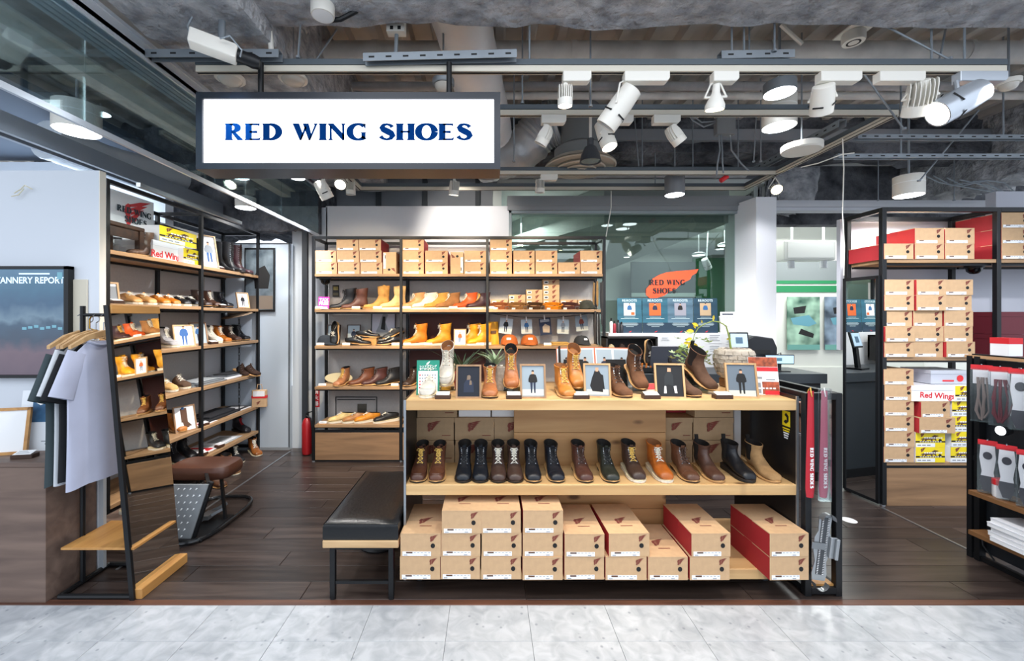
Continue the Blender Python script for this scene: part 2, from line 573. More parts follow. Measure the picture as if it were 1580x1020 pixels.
STY = {
    'moc':      dict(sole='wedge', top=.186, laces=1, moc=1),
    'mocheel':  dict(sole='heel', top=.180, laces=1, moc=1),
    'round':    dict(sole='heel', top=.186, laces=1),
    'roundw':   dict(sole='wedge', top=.186, laces=1),
    'cap':      dict(sole='heel', top=.186, laces=1, cap=1),
    'tall':     dict(sole='wedge', top=.245, laces=1),
    'tallheel': dict(sole='heel', top=.245, laces=1),
    'lineman':  dict(sole='heel', top=.40, laces=1, many=1),
    'chelsea':  dict(sole='heel', top=.186, gore=1),
    'chelseaw': dict(sole='wedge', top=.186, gore=1),
    'pull':     dict(sole='heel', top=.275, pull=1),
    'pullw':    dict(sole='wedge', top=.265, pull=1),
    'chukka':   dict(sole='wedge', top=.135, laces=1, few=1),
    'chukkah':  dict(sole='heel', top=.135, laces=1, few=1),
    'oxford':   dict(sole='heel', low=1, laces=1, few=1),
    'oxfordw':  dict(sole='wedge', low=1, laces=1, few=1),
}
SHOE = {}


def cr(a, b, c, d, t):
    return .5 * ((2 * b) + (-a + c) * t + (2 * a - 5 * b + 4 * c - d) * t * t + (-a + 3 * b - 3 * c + d) * t ** 3)


def shoe_parts(style, up, sole, lace, welt, lining):
    key = (style, up.name, sole.name, lace.name if lace else '', welt.name, lining.name)
    if key in SHOE: return SHOE[key]
    st = STY[style]
    rings = list(RL if st.get('low') else RB)
    if not st.get('low'):
        top, z = st['top'], .160
        if top < .16:
            rings = [r for r in rings if r[0][1] < top - .008]
        else:
            n = max(1, int((top - .155) / .03))
            wmax = .05 if top < .22 else .056
            for i in range(1, n + 1):
                t = i / n
                zz = .160 + (top - .160 - (.008 if st.get('laces') else 0)) * t
                rings.append(((.126 + .006 * t - (.0 if not st.get('pull') else -.004), zz), (.010 - .012 * t, .115 + (top + .006 - .115) * t), .041 + (wmax - .041) * min(1, t * (top - .15) / .06)))
    K = len(rings)
    flat = [(*T_, *B_, w_) for T_, B_, w_ in rings]

    def ring(u):
        q = u * (K - 1)
        i = min(K - 2, int(q))
        t = q - i
        return [cr(flat[max(i - 1, 0)][k], flat[i][k], flat[i + 1][k], flat[min(i + 2, K - 1)][k], t) for k in range(5)]

    def S(u, a, off=0.):
        """a point of the upper: u from toe (0) to opening (1), a = 0 on the front line, pi at the back or sole"""
        tf, tz, bf, bz, wd = ring(u)
        tz += sole_z(st['sole'], min(L0, tf))
        bz += sole_z(st['sole'], min(L0, max(0, bf)))
        cf, cz = (tf + bf) / 2, (tz + bz) / 2
        hf, hz = (tf - bf) / 2, (tz - bz) / 2
        ca, sa = math.cos(a), math.sin(a)
        foot = max(0, min(1, (.62 - u * (K - 1) / 13) / .2)) if True else 0
        if ca < 0: ca2 = -(abs(ca) ** (1 - .55 * foot))
        else: ca2 = ca ** (1 - .12 * foot)
        x = wd * math.copysign(abs(sa) ** (1 - .22 * foot), sa)
        if ca > 0: x *= 1 - .16 * ca * foot
        p = Vector((x, L0 / 2 - (0), 0))
        f_, z_ = cf + hf * ca2, cz + hz * ca2
        p = Vector((x, L0 / 2 - f_, z_))
        if off:
            c = Vector((0, L0 / 2 - cf, cz))
            d = p - c
            q = d.length
            p = p + d * (off / q) if q > 1e-6 else p
        return p

    out = []
    NU, NA = 26 if not st.get('many') else 30, 22
    mb = MB()
    rr = [[S(i / NU, 2 * PI * j / NA) for j in range(NA)] for i in range(NU + 1)]
    mb.loft(rr, 0, True, False)
    last = rr[-1]
    c = sum(last, Vector()) / NA
    rim = [p + (c - p).normalized() * .004 + Vector((0, 0, .002)) for p in last]
    deep = [p + (c - p).normalized() * .008 - Vector((0, 0, .05)) for p in last]
    mb.loft([last, rim], 2 if st.get('gore') else 0, False, False)
    mb.loft([rim, deep], 1, False, True)
    out.append(('upper', mb.mesh('upper', [up, lining, up], True)))
    # sole and heel
    mb = MB()
    pl = [(f, wd) for f, wd in PLAN]
    side = [(f, wd) for f, wd in pl]

    def outline(g, zf):
        o = [Vector((wd + (g if wd > 0 else 0), L0 / 2 - (f if wd > 0 else f + (g if f > .1 else -g)), zf(f))) for f, wd in side]
        o += [Vector((-wd - g, L0 / 2 - f, zf(f))) for f, wd in reversed(side[1:-1])]
        return o
    zt = lambda f: sole_z(st['sole'], f)
    if st['sole'] == 'wedge':
        mb.loft([outline(.000, lambda f: .002 if f > .25 else 0), outline(.003, lambda f: .006 + (.004 if f > .27 else 0)), outline(.003, lambda f: zt(f) - .004)], 0)
    else:
        mb.loft([outline(.001, lambda f: max(0, zt(f) - .013)), outline(.002, lambda f: zt(f) - .004)], 0)
        hp = [(f, wd) for f, wd in side if f <= .09]
        top = [Vector((wd, L0 / 2 - f, zt(f) - .012)) for f, wd in hp] + [Vector((-wd, L0 / 2 - f, zt(f) - .012)) for f, wd in reversed(hp[1:])]
        bot = [Vector((p.x * .96, p.y, 0)) for p in top]
        mb.loft([bot, top], 0)
    out.append(('sole', mb.mesh('sole', [sole], False)))
    mb = MB()
    mb.loft([outline(.005, lambda f: zt(f) - .004), outline(.005, lambda f: zt(f)), outline(.001, lambda f: zt(f) + .001)], 0)
    out.append(('welt', mb.mesh('welt', [welt], False)))
    # fittings
    if st.get('laces'):
        u0 = .40 if not st.get('low') else .42
        u1 = .97
        rows = 4 if st.get('few') else (13 if st.get('many') else (8 if st['top'] > .22 else 7))
        if st.get('few') and not st.get('low'): u0, rows = .52, 4
        mb = MB()
        for sgn in (1, -1):
            g = []
            for i in range(13):
                u = u0 - .03 + (u1 - u0 + .04) * i / 12
                k = .9 if st.get('moc') else .75
                g.append([S(min(u, 1), sgn * a, .0026) for a in (.22, .35, .52, k + .25 * (1 - i / 12))])
            mb.loft(g, 0, False, False, closed=False)
            mb.loft([[q[0] for q in g], [S(min(1, u0 - .03 + (u1 - u0 + .04) * i / 12), sgn * .22, .0005) for i in range(13)]], 0, False, False, closed=False)
        tn = [[S(min(1, u0 + (1 - u0) * i / 8), a, .0008) + (Vector((0, -.004, .018)) if i == 8 else Vector()) for a in (-.25, 0, .25)] for i in range(9)]
        mb.loft(tn, 0, False, False, closed=False)
        out.append(('lace_facing', mb.mesh('lace_facing', [up], True)))
        mb = MB()
        ey = MB()
        for k in range(rows):
            u = u0 + (u1 - u0) * k / (rows - 1)
            un = u0 + (u1 - u0) * min(k + 1, rows - 1) / (rows - 1)
            mb.tube([S(u, -.36, .0045), S(u, 0, .0075), S(u, .36, .0045)], .0024, 5)
            if k < rows - 1:
                mb.tube([S(u, -.36, .005), S((u + un) / 2, 0, .0095), S(un, .36, .005)], .0024, 5)
                mb.tube([S(u, .36, .005), S((u + un) / 2, 0, .0085), S(un, -.36, .005)], .0024, 5)
            for sgn in (1, -1):
                p = S(u, sgn * .43, .003)
                q = S(u, sgn * .43, .0055)
                ey.tube([p, q], [.0046, .0036], 6)
        if not st.get('many'):
            p = S(u1, 0, .008)
            for sgn in (1, -1):
                mb.tube([p, p + Vector((sgn * .016, -.006, .006)), p + Vector((sgn * .026, -.006, -.008)), p + Vector((sgn * .012, -.008, -.012)), p], .0018, 5)
                mb.tube([p, p + Vector((sgn * .008, -.009, -.018)), p + Vector((sgn * .014, -.012, -.04))], .0016, 5)
        out.append(('laces', mb.mesh('laces', [lace], False)))
        out.append(('eyelets', ey.mesh('eyelets', [STEEL if not st.get('moc') else lining], False)))
    mb = MB()
    if st.get('moc'):
        for dz in (0, .012):
            mb.tube([S(.40 - .275 * max(0, math.cos(th)) ** .6 - dz, (1.12 + dz * 5) * math.sin(th), .0012) for th in [R(-90 + 10 * i) for i in range(19)]], .0036 if dz == 0 else .002, 6)
        out.append(('toe_seam', mb.mesh('toe_seam', [up], True)))
    elif st.get('cap'):
        for uu in (.235, .25):
            mb.tube([S(uu, R(-95 + 19 * i), .0006) for i in range(11)], .0011, 5)
        out.append(('toe_cap_seam', mb.mesh('toe_cap_seam', [up], True)))
    elif st.get('laces'):
        mb.tube([S(.38 + .16 * abs(t), 1.5 * t, .0006) for t in [i / 8 for i in range(-8, 9)]], .0011, 5)
        out.append(('vamp_seam', mb.mesh('vamp_seam', [up], True)))
    if st.get('gore'):
        mb = MB()
        for sgn in (1, -1):
            g = []
            for i in range(9):
                t = i / 8
                u = .62 + .375 * t
                hw = .10 + .45 * t ** .7
                g.append([S(u, sgn * (1.55 + hw * q), .0016) for q in (-1, -.5, 0, .5, 1)])
            mb.loft(g, 0, False, False, closed=False)
        out.append(('elastic_gore', mb.mesh('elastic_gore', [lining], True)))
        mb = MB()
        for a in (PI,):
            p = S(1, a)
            mb.loft([[p + Vector((x, .003 + e, z)) for x in (-.011, .011)] for e, z in ((0, -.03), (.002, .01), (.004, .034), (-.006, .036), (-.010, .01), (-.008, -.02))], 0, False, False, closed=False)
        out.append(('pull_tab', mb.mesh('pull_tab', [lining], False)))
    if st.get('pull'):
        mb = MB()
        for sgn in (1, -1):
            mb.tube([S(.45 + .55 * i / 10, sgn * 1.6, .001) for i in range(11)], .002, 5)
            p = S(1, sgn * 1.5)
            mb.loft([[p + Vector((e * sgn, y, z)) for y in (-.012, .012)] for e, z in ((.002, -.03), (.003, .012), (-.006, .014), (-.008, -.02))], 0, False, False, closed=False)
        out.append(('side_seam', mb.mesh('side_seam', [up], False)))
    SHOE[key] = out
    return out


BROWNL = leather('#4a2c1c')
TANLACE = mat('lace_gold', '#d8b25a', .8)
WHLACE = mat('lace_white', '#e2dccb', .8)
BKLACE = mat('lace_black', '#18181a', .8)
BRLACE = mat('lace_brown', '#3d2618', .8)
REDLACE = mat('lace_red', '#b2202a', .8)
SOLEW = mat('sole_white', '#e6e0d0', .6, var=.05, scale=30)
SOLEB = mat('sole_black', '#1a1816', .6)
SOLEBR = mat('sole_brown', '#3a271c', .6)
SOLET = mat('sole_tan', '#b78d5c', .6)
WELTN = mat('welt_natural', '#c79a63', .6)
WELTD = mat('welt_dark', '#2b2019', .6)
WELTW = mat('welt_cream', '#d9cba8', .6)
LINB = mat('lining_dark', '#15110f', .8)
LINT = mat('lining_tan', '#8a5a34', .8)
SHS, SHZ = .89, .755


def shoe(style, hexc, label, pos, yaw=0, pitch=0, roll=0, scale=1., sole=SOLEB, lace=None, welt=None, lining=None, suede=False, rough=.42, group=None, wide=1., name=None):
    up = leather(hexc, rough, suede)
    welt = welt or WELTN
    lace = lace or WHLACE
    lining = lining or LINB
    st = STY[style]
    nm = name or ('oxford_shoe' if st.get('low') else 'chukka_boot' if style.startswith('chukka') else 'chelsea_boot' if st.get('gore') else 'pull_on_boot' if st.get('pull') else 'lace_up_boot')
    cat = 'shoe' if st.get('low') else 'boot'
    e = thing(nm, label, cat, pos, (R(pitch), R(roll), R(yaw)), group, (SHS * scale * wide, SHS * scale, SHZ * scale))
    for n, me in shoe_parts(style, up, sole, lace, welt, lining):
        link(n, me, e)
    return e


# ------------------------------------------------------------------ shoe boxes
BOXW, BOXD, BOXH = .228, .34, .122


def box_parts():
    w, d, h = BOXW, BOXD, BOXH
    out = {}
    b = MB()
    x = w / 2
    t = .004
    vs = [(-x, 0, 0), (x, 0, 0), (x, d, 0), (-x, d, 0), (-x, 0, h - t), (x, 0, h - t), (x, d, h - t), (-x, d, h - t)]
    b.add(vs, [(3, 2, 1, 0)], 0).add(vs, [(4, 5, 6, 7)], 0).add(vs, [(0, 1, 5, 4), (2, 3, 7, 6)], 0).add(vs, [(1, 2, 6, 5), (3, 0, 4, 7)], 1)
    out['body'] = b
    l = MB()
    l.box(-x, x, -.0006, d, h - t + .0006, h, 0)
    l.box(-x - .001, -x, d * .42, d * .62, h - .035, h, 1)
    out['lid'] = l
    s = MB()
    s.box(-.45 * w, .26 * w, -.0016, -.0004, .03 * h, .215 * h, 0)
    s.box(-.36 * w, -.20 * w, -.0022, -.0015, .14 * h, .205 * h, 1)
    for k in range(5): s.box((-.17 + .09 * k) * w, (-.12 + .09 * k) * w, -.0022, -.0015, .165 * h, .185 * h, 2)
    for k in range(2): s.box((-.42 + .50 * k) * w, (-.33 + .50 * k) * w, -.0022, -.0015, .055 * h, .085 * h, 2)
    out['label_sticker'] = s
    k = MB()
    k.lathe([(.0, -.001), (.0125, -.001), (.0125, .0005), (.0, .0005)], 16, 0, T(.305 * w, -.0008, .47 * h) @ RX(PI / 2), cap=False)
    out['finger_hole'] = k
    e = MB()
    wing(e, T(.33 * w, -.0016, .79 * h) @ RY(R(4)), .046, 0)
    out['wing_mark'] = e
    e2 = MB()
    wing(e2, T(.03 * w, d * .40, h + .0012) @ RX(-PI / 2), .085, 0)
    e2.poly([(-.02, d * .22, h + .0012), (.05, d * .22, h + .0012), (.05, d * .24, h + .0012), (-.02, d * .24, h + .0012)], 0)
    out['lid_mark'] = e2
    return out


_bp = box_parts()
WHST = mat('sticker_white', '#eef0f2', .6)
KBOX = {k: b.mesh(k, {'body': [KRAFT, BOXRED], 'lid': [KRAFT, BOXRED], 'label_sticker': [WHST, INKBR, GREYP], 'finger_hole': [BLK], 'wing_mark': [INK], 'lid_mark': [INK]}[k]) for k, b in _bp.items()}
KBOXD = dict(KBOX)
KBOXD['body'] = _bp['body'].mesh('body', [KRAFTD, BOXRED])
KBOXD['lid'] = _bp['lid'].mesh('lid', [KRAFTD, BOXRED])


def kbox(label, pos, sc_=(1, 1, 1), yaw=0, group='kraft shoe boxes', roll=0, top=True, plain=False, meshes=None):
    """pos = middle of the front bottom edge"""
    e = thing('shoe_box', label, 'box', pos, (0, R(roll), R(yaw)), group, sc_)
    for k, me in (meshes or KBOX).items():
        if plain and k != 'body' and k != 'lid' and k != 'wing_mark': continue
        if k == 'lid_mark' and not top: continue
        link(k, me, e)
    return e


DOG = [(.02, .30), (.10, .36), (.30, .44), (.55, .46), (.66, .58), (.74, .66), (.80, .62), (.92, .60), (.93, .54), (.82, .50), (.78, .40), (.84, .20), (.80, .19), (.72, .30), (.62, .28), (.66, .12), (.60, .11), (.54, .28), (.36, .26), (.26, .10), (.20, .10), (.26, .26), (.22, .30), (.10, .12), (.05, .13), (.14, .28)]


def ybox_parts(full):
    w, d, h = BOXW, BOXD, BOXH
    x = w / 2
    b = MB()
    vs = [(-x, 0, 0), (x, 0, 0), (x, d, 0), (-x, d, 0), (-x, 0, h), (x, 0, h), (x, d, h), (-x, d, h)]
    b.add(vs, [(3, 2, 1, 0), (4, 5, 6, 7), (1, 2, 6, 5), (3, 0, 4, 7), (2, 3, 7, 6), (0, 1, 5, 4)], 0)
    f = MB()
    zb = .0 if full else .30
    f.box(-x, x, -.0012, -.0002, zb * h, h, 0)
    f.box(.32 * w if full else .46 * w, x, -.0016, -.0010, .02 * h, .26 * h, 0)
    dg = MB()
    dg.poly([(-.36 * w + px * .68 * w, -.0026, .28 * h + pz * .85 * h) for px, pz in DOG], 0)
    st = MB()
    st.box(-x, x, -.0021, -.0011, .33 * h, .43 * h, 0)
    for k in range(9): st.box((-.36 + .085 * k) * w, (-.305 + .085 * k) * w, -.0030, -.0020, .355 * h, .40 * h, 1)
    for k in range(8): st.box((-.22 + .08 * k) * w, (-.16 + .08 * k) * w, -.0034, -.0027, .60 * h, .68 * h, 1)
    wm = MB()
    wing(wm, T(-.24 * w, -.002, .84 * h), .045, 0)
    lab = MB()
    lab.box(-.49 * w, .16 * w, -.0018, -.001, .03 * h, .28 * h, 0)
    for k in range(3): lab.box((-.44 + .16 * k) * w, (-.32 + .16 * k) * w, -.0024, -.0017, .11 * h, .18 * h, 1)
    ho = MB()
    ho.lathe([(.0, -.001), (.0115, -.001), (.0115, .0005), (.0, .0005)], 14, 0, T(.33 * w, -.0022, .47 * h) @ RX(PI / 2), cap=False)
    return {'body': b.mesh('body', [PAPER]), 'front_print': f.mesh('front_print', [YELL]), 'dog_print': dg.mesh('dog_print', [INKBR]), 'stripe': st.mesh('stripe', [BLK, PAPER]),
            'wing_mark': wm.mesh('wing_mark', [INK]), 'label_sticker': lab.mesh('label_sticker', [WHST, GREYP]), 'finger_hole': ho.mesh('finger_hole', [BLK])}


YB, YBF = ybox_parts(False), ybox_parts(True)


def ybox(label, pos, sc_=(1, 1, 1), yaw=0, full=True, group='yellow and white shoe boxes'):
    e = thing('shoe_box', label, 'box', pos, (0, 0, R(yaw)), group, sc_)
    for k, me in (YBF if full else YB).items(): link(k, me, e)
    return e


# ------------------------------------------------------------------ prints, frames, price blocks
def person_shapes(x, z, h, top, legs, hair=None, skin=None, seat=False):
    """flat printed figure, h tall, feet at z -> list of (polygon, material)"""
    s = h
    skin = skin or SKIN
    hair = hair or BLK
    P2 = lambda pts: [(x + a * s, z + b * s) for a, b in pts]
    return [(P2([(-.10, 0), (-.04, 0), (-.01, .46), (.02, .46), (.05, 0), (.11, 0), (.12, .5), (-.12, .5)]), legs),
            (P2([(-.13, .46), (.13, .46), (.2, .5), (.19, .62), (.14, .80), (.05, .84), (-.05, .84), (-.14, .80), (-.2, .62), (-.2, .5)]), top),
            (P2([(-.05, .84), (.05, .84), (.055, .95), (.03, .99), (-.03, .99), (-.055, .95)]), skin),
            (P2([(-.055, .93), (-.02, .95), (.055, .94), (.05, 1.0), (0, 1.02), (-.05, 1.0)]), hair)]


def print_mesh(name, w, h, bg, shapes, M=None, thick=.001, back=None):
    """a flat printed sheet in x-z facing -y, with coloured areas laid on it"""
    mats = [bg]
    mb = MB()
    mb.box(-w / 2, w / 2, 0, thick, -h / 2, h / 2, 0, M)
    for k, (pts, m) in enumerate(shapes):
        if m not in mats: mats.append(m)
        mb.poly([(px, -.0006 - .00012 * k, pz) for px, pz in pts], mats.index(m), M)
    return mb.mesh(name, mats)


def rect(x0, x1, z0, z1): return [(x0, z0), (x1, z0), (x1, z1), (x0, z1)]


def photo_frame(label, pos, w, h, bg, shapes, fm, yaw=0, lean=12, fw=.010, group=None):
    """pos = middle of the bottom front edge; leans back"""
    e = thing('framed_photo', label, 'picture frame', pos, (R(-lean), 0, R(yaw)), group)
    b = MB()
    b.box(-w / 2, w / 2, 0, .014, 0, fw).box(-w / 2, w / 2, 0, .014, h - fw, h).box(-w / 2, -w / 2 + fw, 0, .014, fw, h - fw).box(w / 2 - fw, w / 2, 0, .014, fw, h - fw)
    b.build('border', fm, e)
    link('photo_print', print_mesh('photo_print', w - 2 * fw, h - 2 * fw, bg, shapes, T(0, .006, h / 2)), e)
    s = MB()
    s.box(-.012, .012, .0, .003, 0, h * .8, 0, T(0, .012, h * .08) @ RX(R(0)))
    s.bar((0, .016, h * .78), (0, .016 + h * .42, .012 + h * .09), .02, .003)
    s.build('easel_leg', BLACKM, e)
    return e


BLOCKN = [0]


def price_block(label, pos, w=.075, yaw=0, mat_=None, group='price blocks'):
    e = thing('price_block', label, 'price tag', pos, (0, 0, R(yaw)), group)
    b = MB()
    b.prism([(-w / 2, 0), (w / 2, 0), (w / 2, .022), (-w / 2, .022)], .05)
    b.build('block', mat_ or DARKW, e, bevel=.002)
    c = MB()
    M_ = T(0, .004, .0225) @ RX(R(16))
    c.box(-w * .42, w * .42, 0, .042, 0, .0015, 0, M_)
    for k in range(3): c.box(-w * .34, w * (.3 - .12 * k), .010 + .010 * k, .013 + .010 * k, .0013, .0019, 1, M_)
    c.build('price_card', [PAPER, GREYP], e)
    return e


def price_card(label, pos, w=.08, h=.03, yaw=0, group='shelf price cards'):
    e = thing('price_card', label, 'price tag', pos, (R(-12), 0, R(yaw)), group)
    c = MB()
    c.box(-w / 2, w / 2, 0, .018, 0, h * .3, 1)
    c.build('holder', [PAPER, OAK], e)
    c = MB()
    c.box(-w / 2, w / 2, 0, .003, h * .3, h, 0)
    for k in range(2): c.box(-w * .36, w * (.3 - .2 * k), -.0006, .0002, h * (.48 + .22 * k), h * (.56 + .22 * k), 2)
    c.build('card', [PAPER, OAK, GREYP], e)
    return e
# ------------------------------------------------------------------ the room
EDGE = F * H / (934 - CY)          # where the shop floor meets the mall tiles
BACKY = 4.72                        # back wall of the shop

# shop floor: dark boards
fl = MB()
fl.box(-6, 7.5, EDGE + .012, 9.0, -.08, -.004)
floor = struct(fl.build('floor', FLOORW))
pm = MB()
pm.box(-.598, .598, 0, .1475, -.003, 0)
plank = pm.mesh('plank', FLOORW, bevel=.0012)
for r in range(17):
    y = EDGE + .045 + .15 * r
    off = (r * .47) % 1.2
    for k in range(8):
        x = -4.0 + 1.2 * k + off
        if y > 3.6 and (x < -3.4 or x > 4.9): continue
        o = link('plank', plank, floor)
        o.location = (x, y, 0)
nose = MB()
nose.box(-6, 7.5, EDGE, EDGE + .045, -.06, .001)
struct(nose.build('trim_1', wood('edge_wood', '#4a3026', '#6b4636', 'X', .35), bevel=.004))
# mall floor: pale marbled tiles
def tile_mat():
    m = bpy.data.materials.new('marbled_tile')
    m.use_nodes = True
    N, L = m.node_tree.nodes, m.node_tree.links
    b = N['Principled BSDF']
    b.inputs['Roughness'].default_value = .22
    tc = N.new('ShaderNodeTexCoord')
    oi = N.new('ShaderNodeObjectInfo')
    ml = N.new('ShaderNodeVectorMath'); ml.operation = 'SCALE'
    ml.inputs[0].default_value = (13, 29, 5)
    L.new(oi.outputs['Random'], ml.inputs['Scale'])
    ad = N.new('ShaderNodeVectorMath'); ad.operation = 'ADD'
    L.new(tc.outputs['Object'], ad.inputs[0]); L.new(ml.outputs[0], ad.inputs[1])
    n = N.new('ShaderNodeTexNoise')
    n.inputs['Scale'].default_value = 13
    n.inputs['Detail'].default_value = 6
    n.inputs['Distortion'].default_value = .7
    L.new(ad.outputs[0], n.inputs[0])
    r = N.new('ShaderNodeValToRGB')
    r.color_ramp.elements[0].position, r.color_ramp.elements[1].position = .30, .66
    r.color_ramp.elements[0].color = (*lin('#a4a9ae'), 1)
    r.color_ramp.elements[1].color = (*lin('#c2c6ca'), 1)
    L.new(n.outputs[0], r.inputs[0])
    v = N.new('ShaderNodeTexVoronoi')
    v.inputs['Scale'].default_value = 26
    v.inputs['Randomness'].default_value = 1
    L.new(ad.outputs[0], v.inputs[0])
    k = N.new('ShaderNodeMapRange')
    k.inputs['From Min'].default_value, k.inputs['From Max'].default_value = .10, .24
    k.inputs['To Min'].default_value, k.inputs['To Max'].default_value = .55, 0
    L.new(v.outputs['Distance'], k.inputs[0])
    sep = N.new('ShaderNodeSeparateColor')
    L.new(v.outputs['Color'], sep.inputs[0])
    gt = N.new('ShaderNodeMath'); gt.operation = 'GREATER_THAN'; gt.inputs[1].default_value = .72
    L.new(sep.outputs[0], gt.inputs[0])
    mm = N.new('ShaderNodeMath'); mm.operation = 'MULTIPLY'
    L.new(k.outputs[0], mm.inputs[0]); L.new(gt.outputs[0], mm.inputs[1])
    mx = N.new('ShaderNodeMixRGB')
    mx.inputs[2].default_value = (*lin('#757c84'), 1)
    L.new(mm.outputs[0], mx.inputs[0]); L.new(r.outputs[0], mx.inputs[1])
    L.new(mx.outputs[0], b.inputs['Base Color'])
    return m


TILE = tile_mat()
mf = MB()
mf.box(-7, 8, -3.5, EDGE, -.08, -.006)
mall = struct(mf.build('mall_floor', mat('grout', '#4b4f52', .8)))
tw = .3985
s0 = EDGE - .238                    # the tile row against the boards is cut
tA, tB = MB(), MB()
tA.box(-tw / 2, tw / 2, 0, .2365, -.006, 0)
tB.box(-tw / 2, tw / 2, 0, tw, -.006, 0)
tA, tB = tA.mesh('tile', TILE, bevel=.0008), tB.mesh('tile', TILE, bevel=.0008)
for k in range(-9, 11):
    for r in range(4):
        o = link('tile', tA if r == 0 else tB, mall)
        o.location = (.4 * k, s0 + .0008 if r == 0 else s0 - .4 * r + .0008, 0)

# back wall with the shop window in it
WX0, WX1 = X(785, BACKY), X(1150, BACKY)
WZ0, WZ1 = .93, ZZ(325, BACKY)
bw = MB()
xl = X(503, BACKY)
WALLW = mat('white_wall', '#d9dadd', .8, var=.015, scale=2)
bw.box(xl, WX0, BACKY, BACKY + .12, 0, ZZ(318, BACKY))
struct(bw.build('wall_back', WALLW))
lowwall = MB()
lowwall.box(WX0, X(1155, BACKY), BACKY, BACKY + .12, 0, WZ0)
struct(lowwall.build('wall_back_low', WALLW))
wn = thing('window_1', 'large green-tinted shop window in the back wall', 'window')
del wn['category']
struct(wn)
fr = MB()
ALU = mat('aluminium_frame', '#9aa3a5', .4, .5)
fr.box(WX0, WX0 + .035, BACKY - .01, BACKY + .08, WZ0, WZ1).box(WX1 - .035, WX1, BACKY - .01, BACKY + .08, WZ0, WZ1)
fr.box(WX0, WX1, BACKY - .01, BACKY + .08, WZ1 - .035, WZ1)
fr.build('window_frame', ALU, wn, bevel=.004)
gp = MB()
gp.box(WX0 + .03, WX1 - .03, BACKY + .03, BACKY + .038, WZ0, WZ1 - .03)
gp.build('window_pane', GLASSG, wn)
# the shop's name and wing on the pane
dc = MB()
Mx = T(X(1033, BACKY), BACKY + .02, ZZ(438, BACKY))
sg = BACKY / F
def dp(px, py): return ((px - 1033) * sg, 0, -(py - 438) * sg)
wing_pts = [(1079, 415), (1076, 421), (1069, 425), (1066, 431), (1058, 435), (1050, 440), (1044, 446), (1034, 450), (1026, 456), (1014, 460), (1004, 460), (998, 455), (998, 446), (1003, 440), (1008, 430), (1018, 424), (1030, 420), (1046, 418), (1062, 417)]
dc.poly([dp(*p) for p in wing_pts], 0, Mx)
dc.build('wing_decal', mat('orange_decal', '#f2512a', .6), wn)
dc = MB()
lettering(dc, 'RED WING', T(X(1031, BACKY), BACKY + .016, ZZ(435.5, BACKY)), 8.2 * sg)
lettering(dc, 'SHOES', T(X(1026, BACKY), BACKY + .016, ZZ(448.5, BACKY)), 8.2 * sg)
dc.build('name_decal', mat('dark_decal', '#15191c', .6), wn)
hd = MB()
hd.box(X(783, BACKY), X(1158, BACKY), BACKY - .02, BACKY + .2, WZ1, ZZ(303, BACKY))
hd.box(X(783, BACKY), X(1158, BACKY), BACKY - .035, BACKY, WZ1 + .05, WZ1 + .075)
struct(hd.build('trim_2', mat('header_grey', '#8d9092', .6)))
# white column
cl = MB()
cx0, cx1 = X(1155, 4.5), X(1193, 4.5)
cl.add([(cx0, 4.74, 0), (cx0 + .05, 4.45, 0), (cx1, 4.45, 0), (cx1, 4.95, 0), (cx0, 4.95, 0)] + [(cx0, 4.74, 2.78), (cx0 + .05, 4.45, 2.78), (cx1, 4.45, 2.78), (cx1, 4.95, 2.78), (cx0, 4.95, 2.78)],
       [(0, 1, 6, 5), (1, 2, 7, 6), (2, 3, 8, 7), (3, 4, 9, 8), (4, 0, 5, 9), (5, 6, 7, 8, 9)])
struct(cl.build('column', mat('column_white', '#eceef2', .7)))
# white fascia running on to the other side of the column
fa = MB()
fa.box(X(1170, 4.6), 6.6, 4.60, 4.72, ZZ(325, 4.6), ZZ(309, 4.6)).box(X(1195, 4.6), 6.6, 4.57, 4.60, ZZ(320, 4.6), ZZ(315, 4.6))
struct(fa.build('trim_3', mat('fascia_white', '#c9ccd2', .6)))
# upper wall above the white wall
uw = MB()
uw.box(-2.4, .05, 5.2, 5.3, 2.3, 3.62).box(.05, 3.35, 5.0, 5.1, 3.1, 3.62)
struct(uw.build('wall_back_upper', mat('upper_wall_grey', '#85888d', .8, var=.12, scale=2)))
for px in (583, 655, 737):
    b_ = MB()
    b_.box(X(px, 5.15) - .03, X(px, 5.15) + .03, 5.16, 5.2, 2.4, 3.6)
    struct(b_.build('trim_4', mat('upper_wall_rib', '#3f4347', .7)))
# ground behind: rough insulated wall right of the shop window, above the fascia
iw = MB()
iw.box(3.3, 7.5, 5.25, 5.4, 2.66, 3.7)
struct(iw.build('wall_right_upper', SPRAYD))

# room behind the window
def slab(mb, pts, z0, z1, mi=0):
    """flat block over an outline on the floor plan"""
    n = len(pts)
    return mb.add([(x, y, z0) for x, y in pts] + [(x, y, z1) for x, y in pts], [tuple(range(n - 1, -1, -1)), tuple(range(n, 2 * n))] + [(k, (k + 1) % n, (k + 1) % n + n, k + n) for k in range(n)], mi)


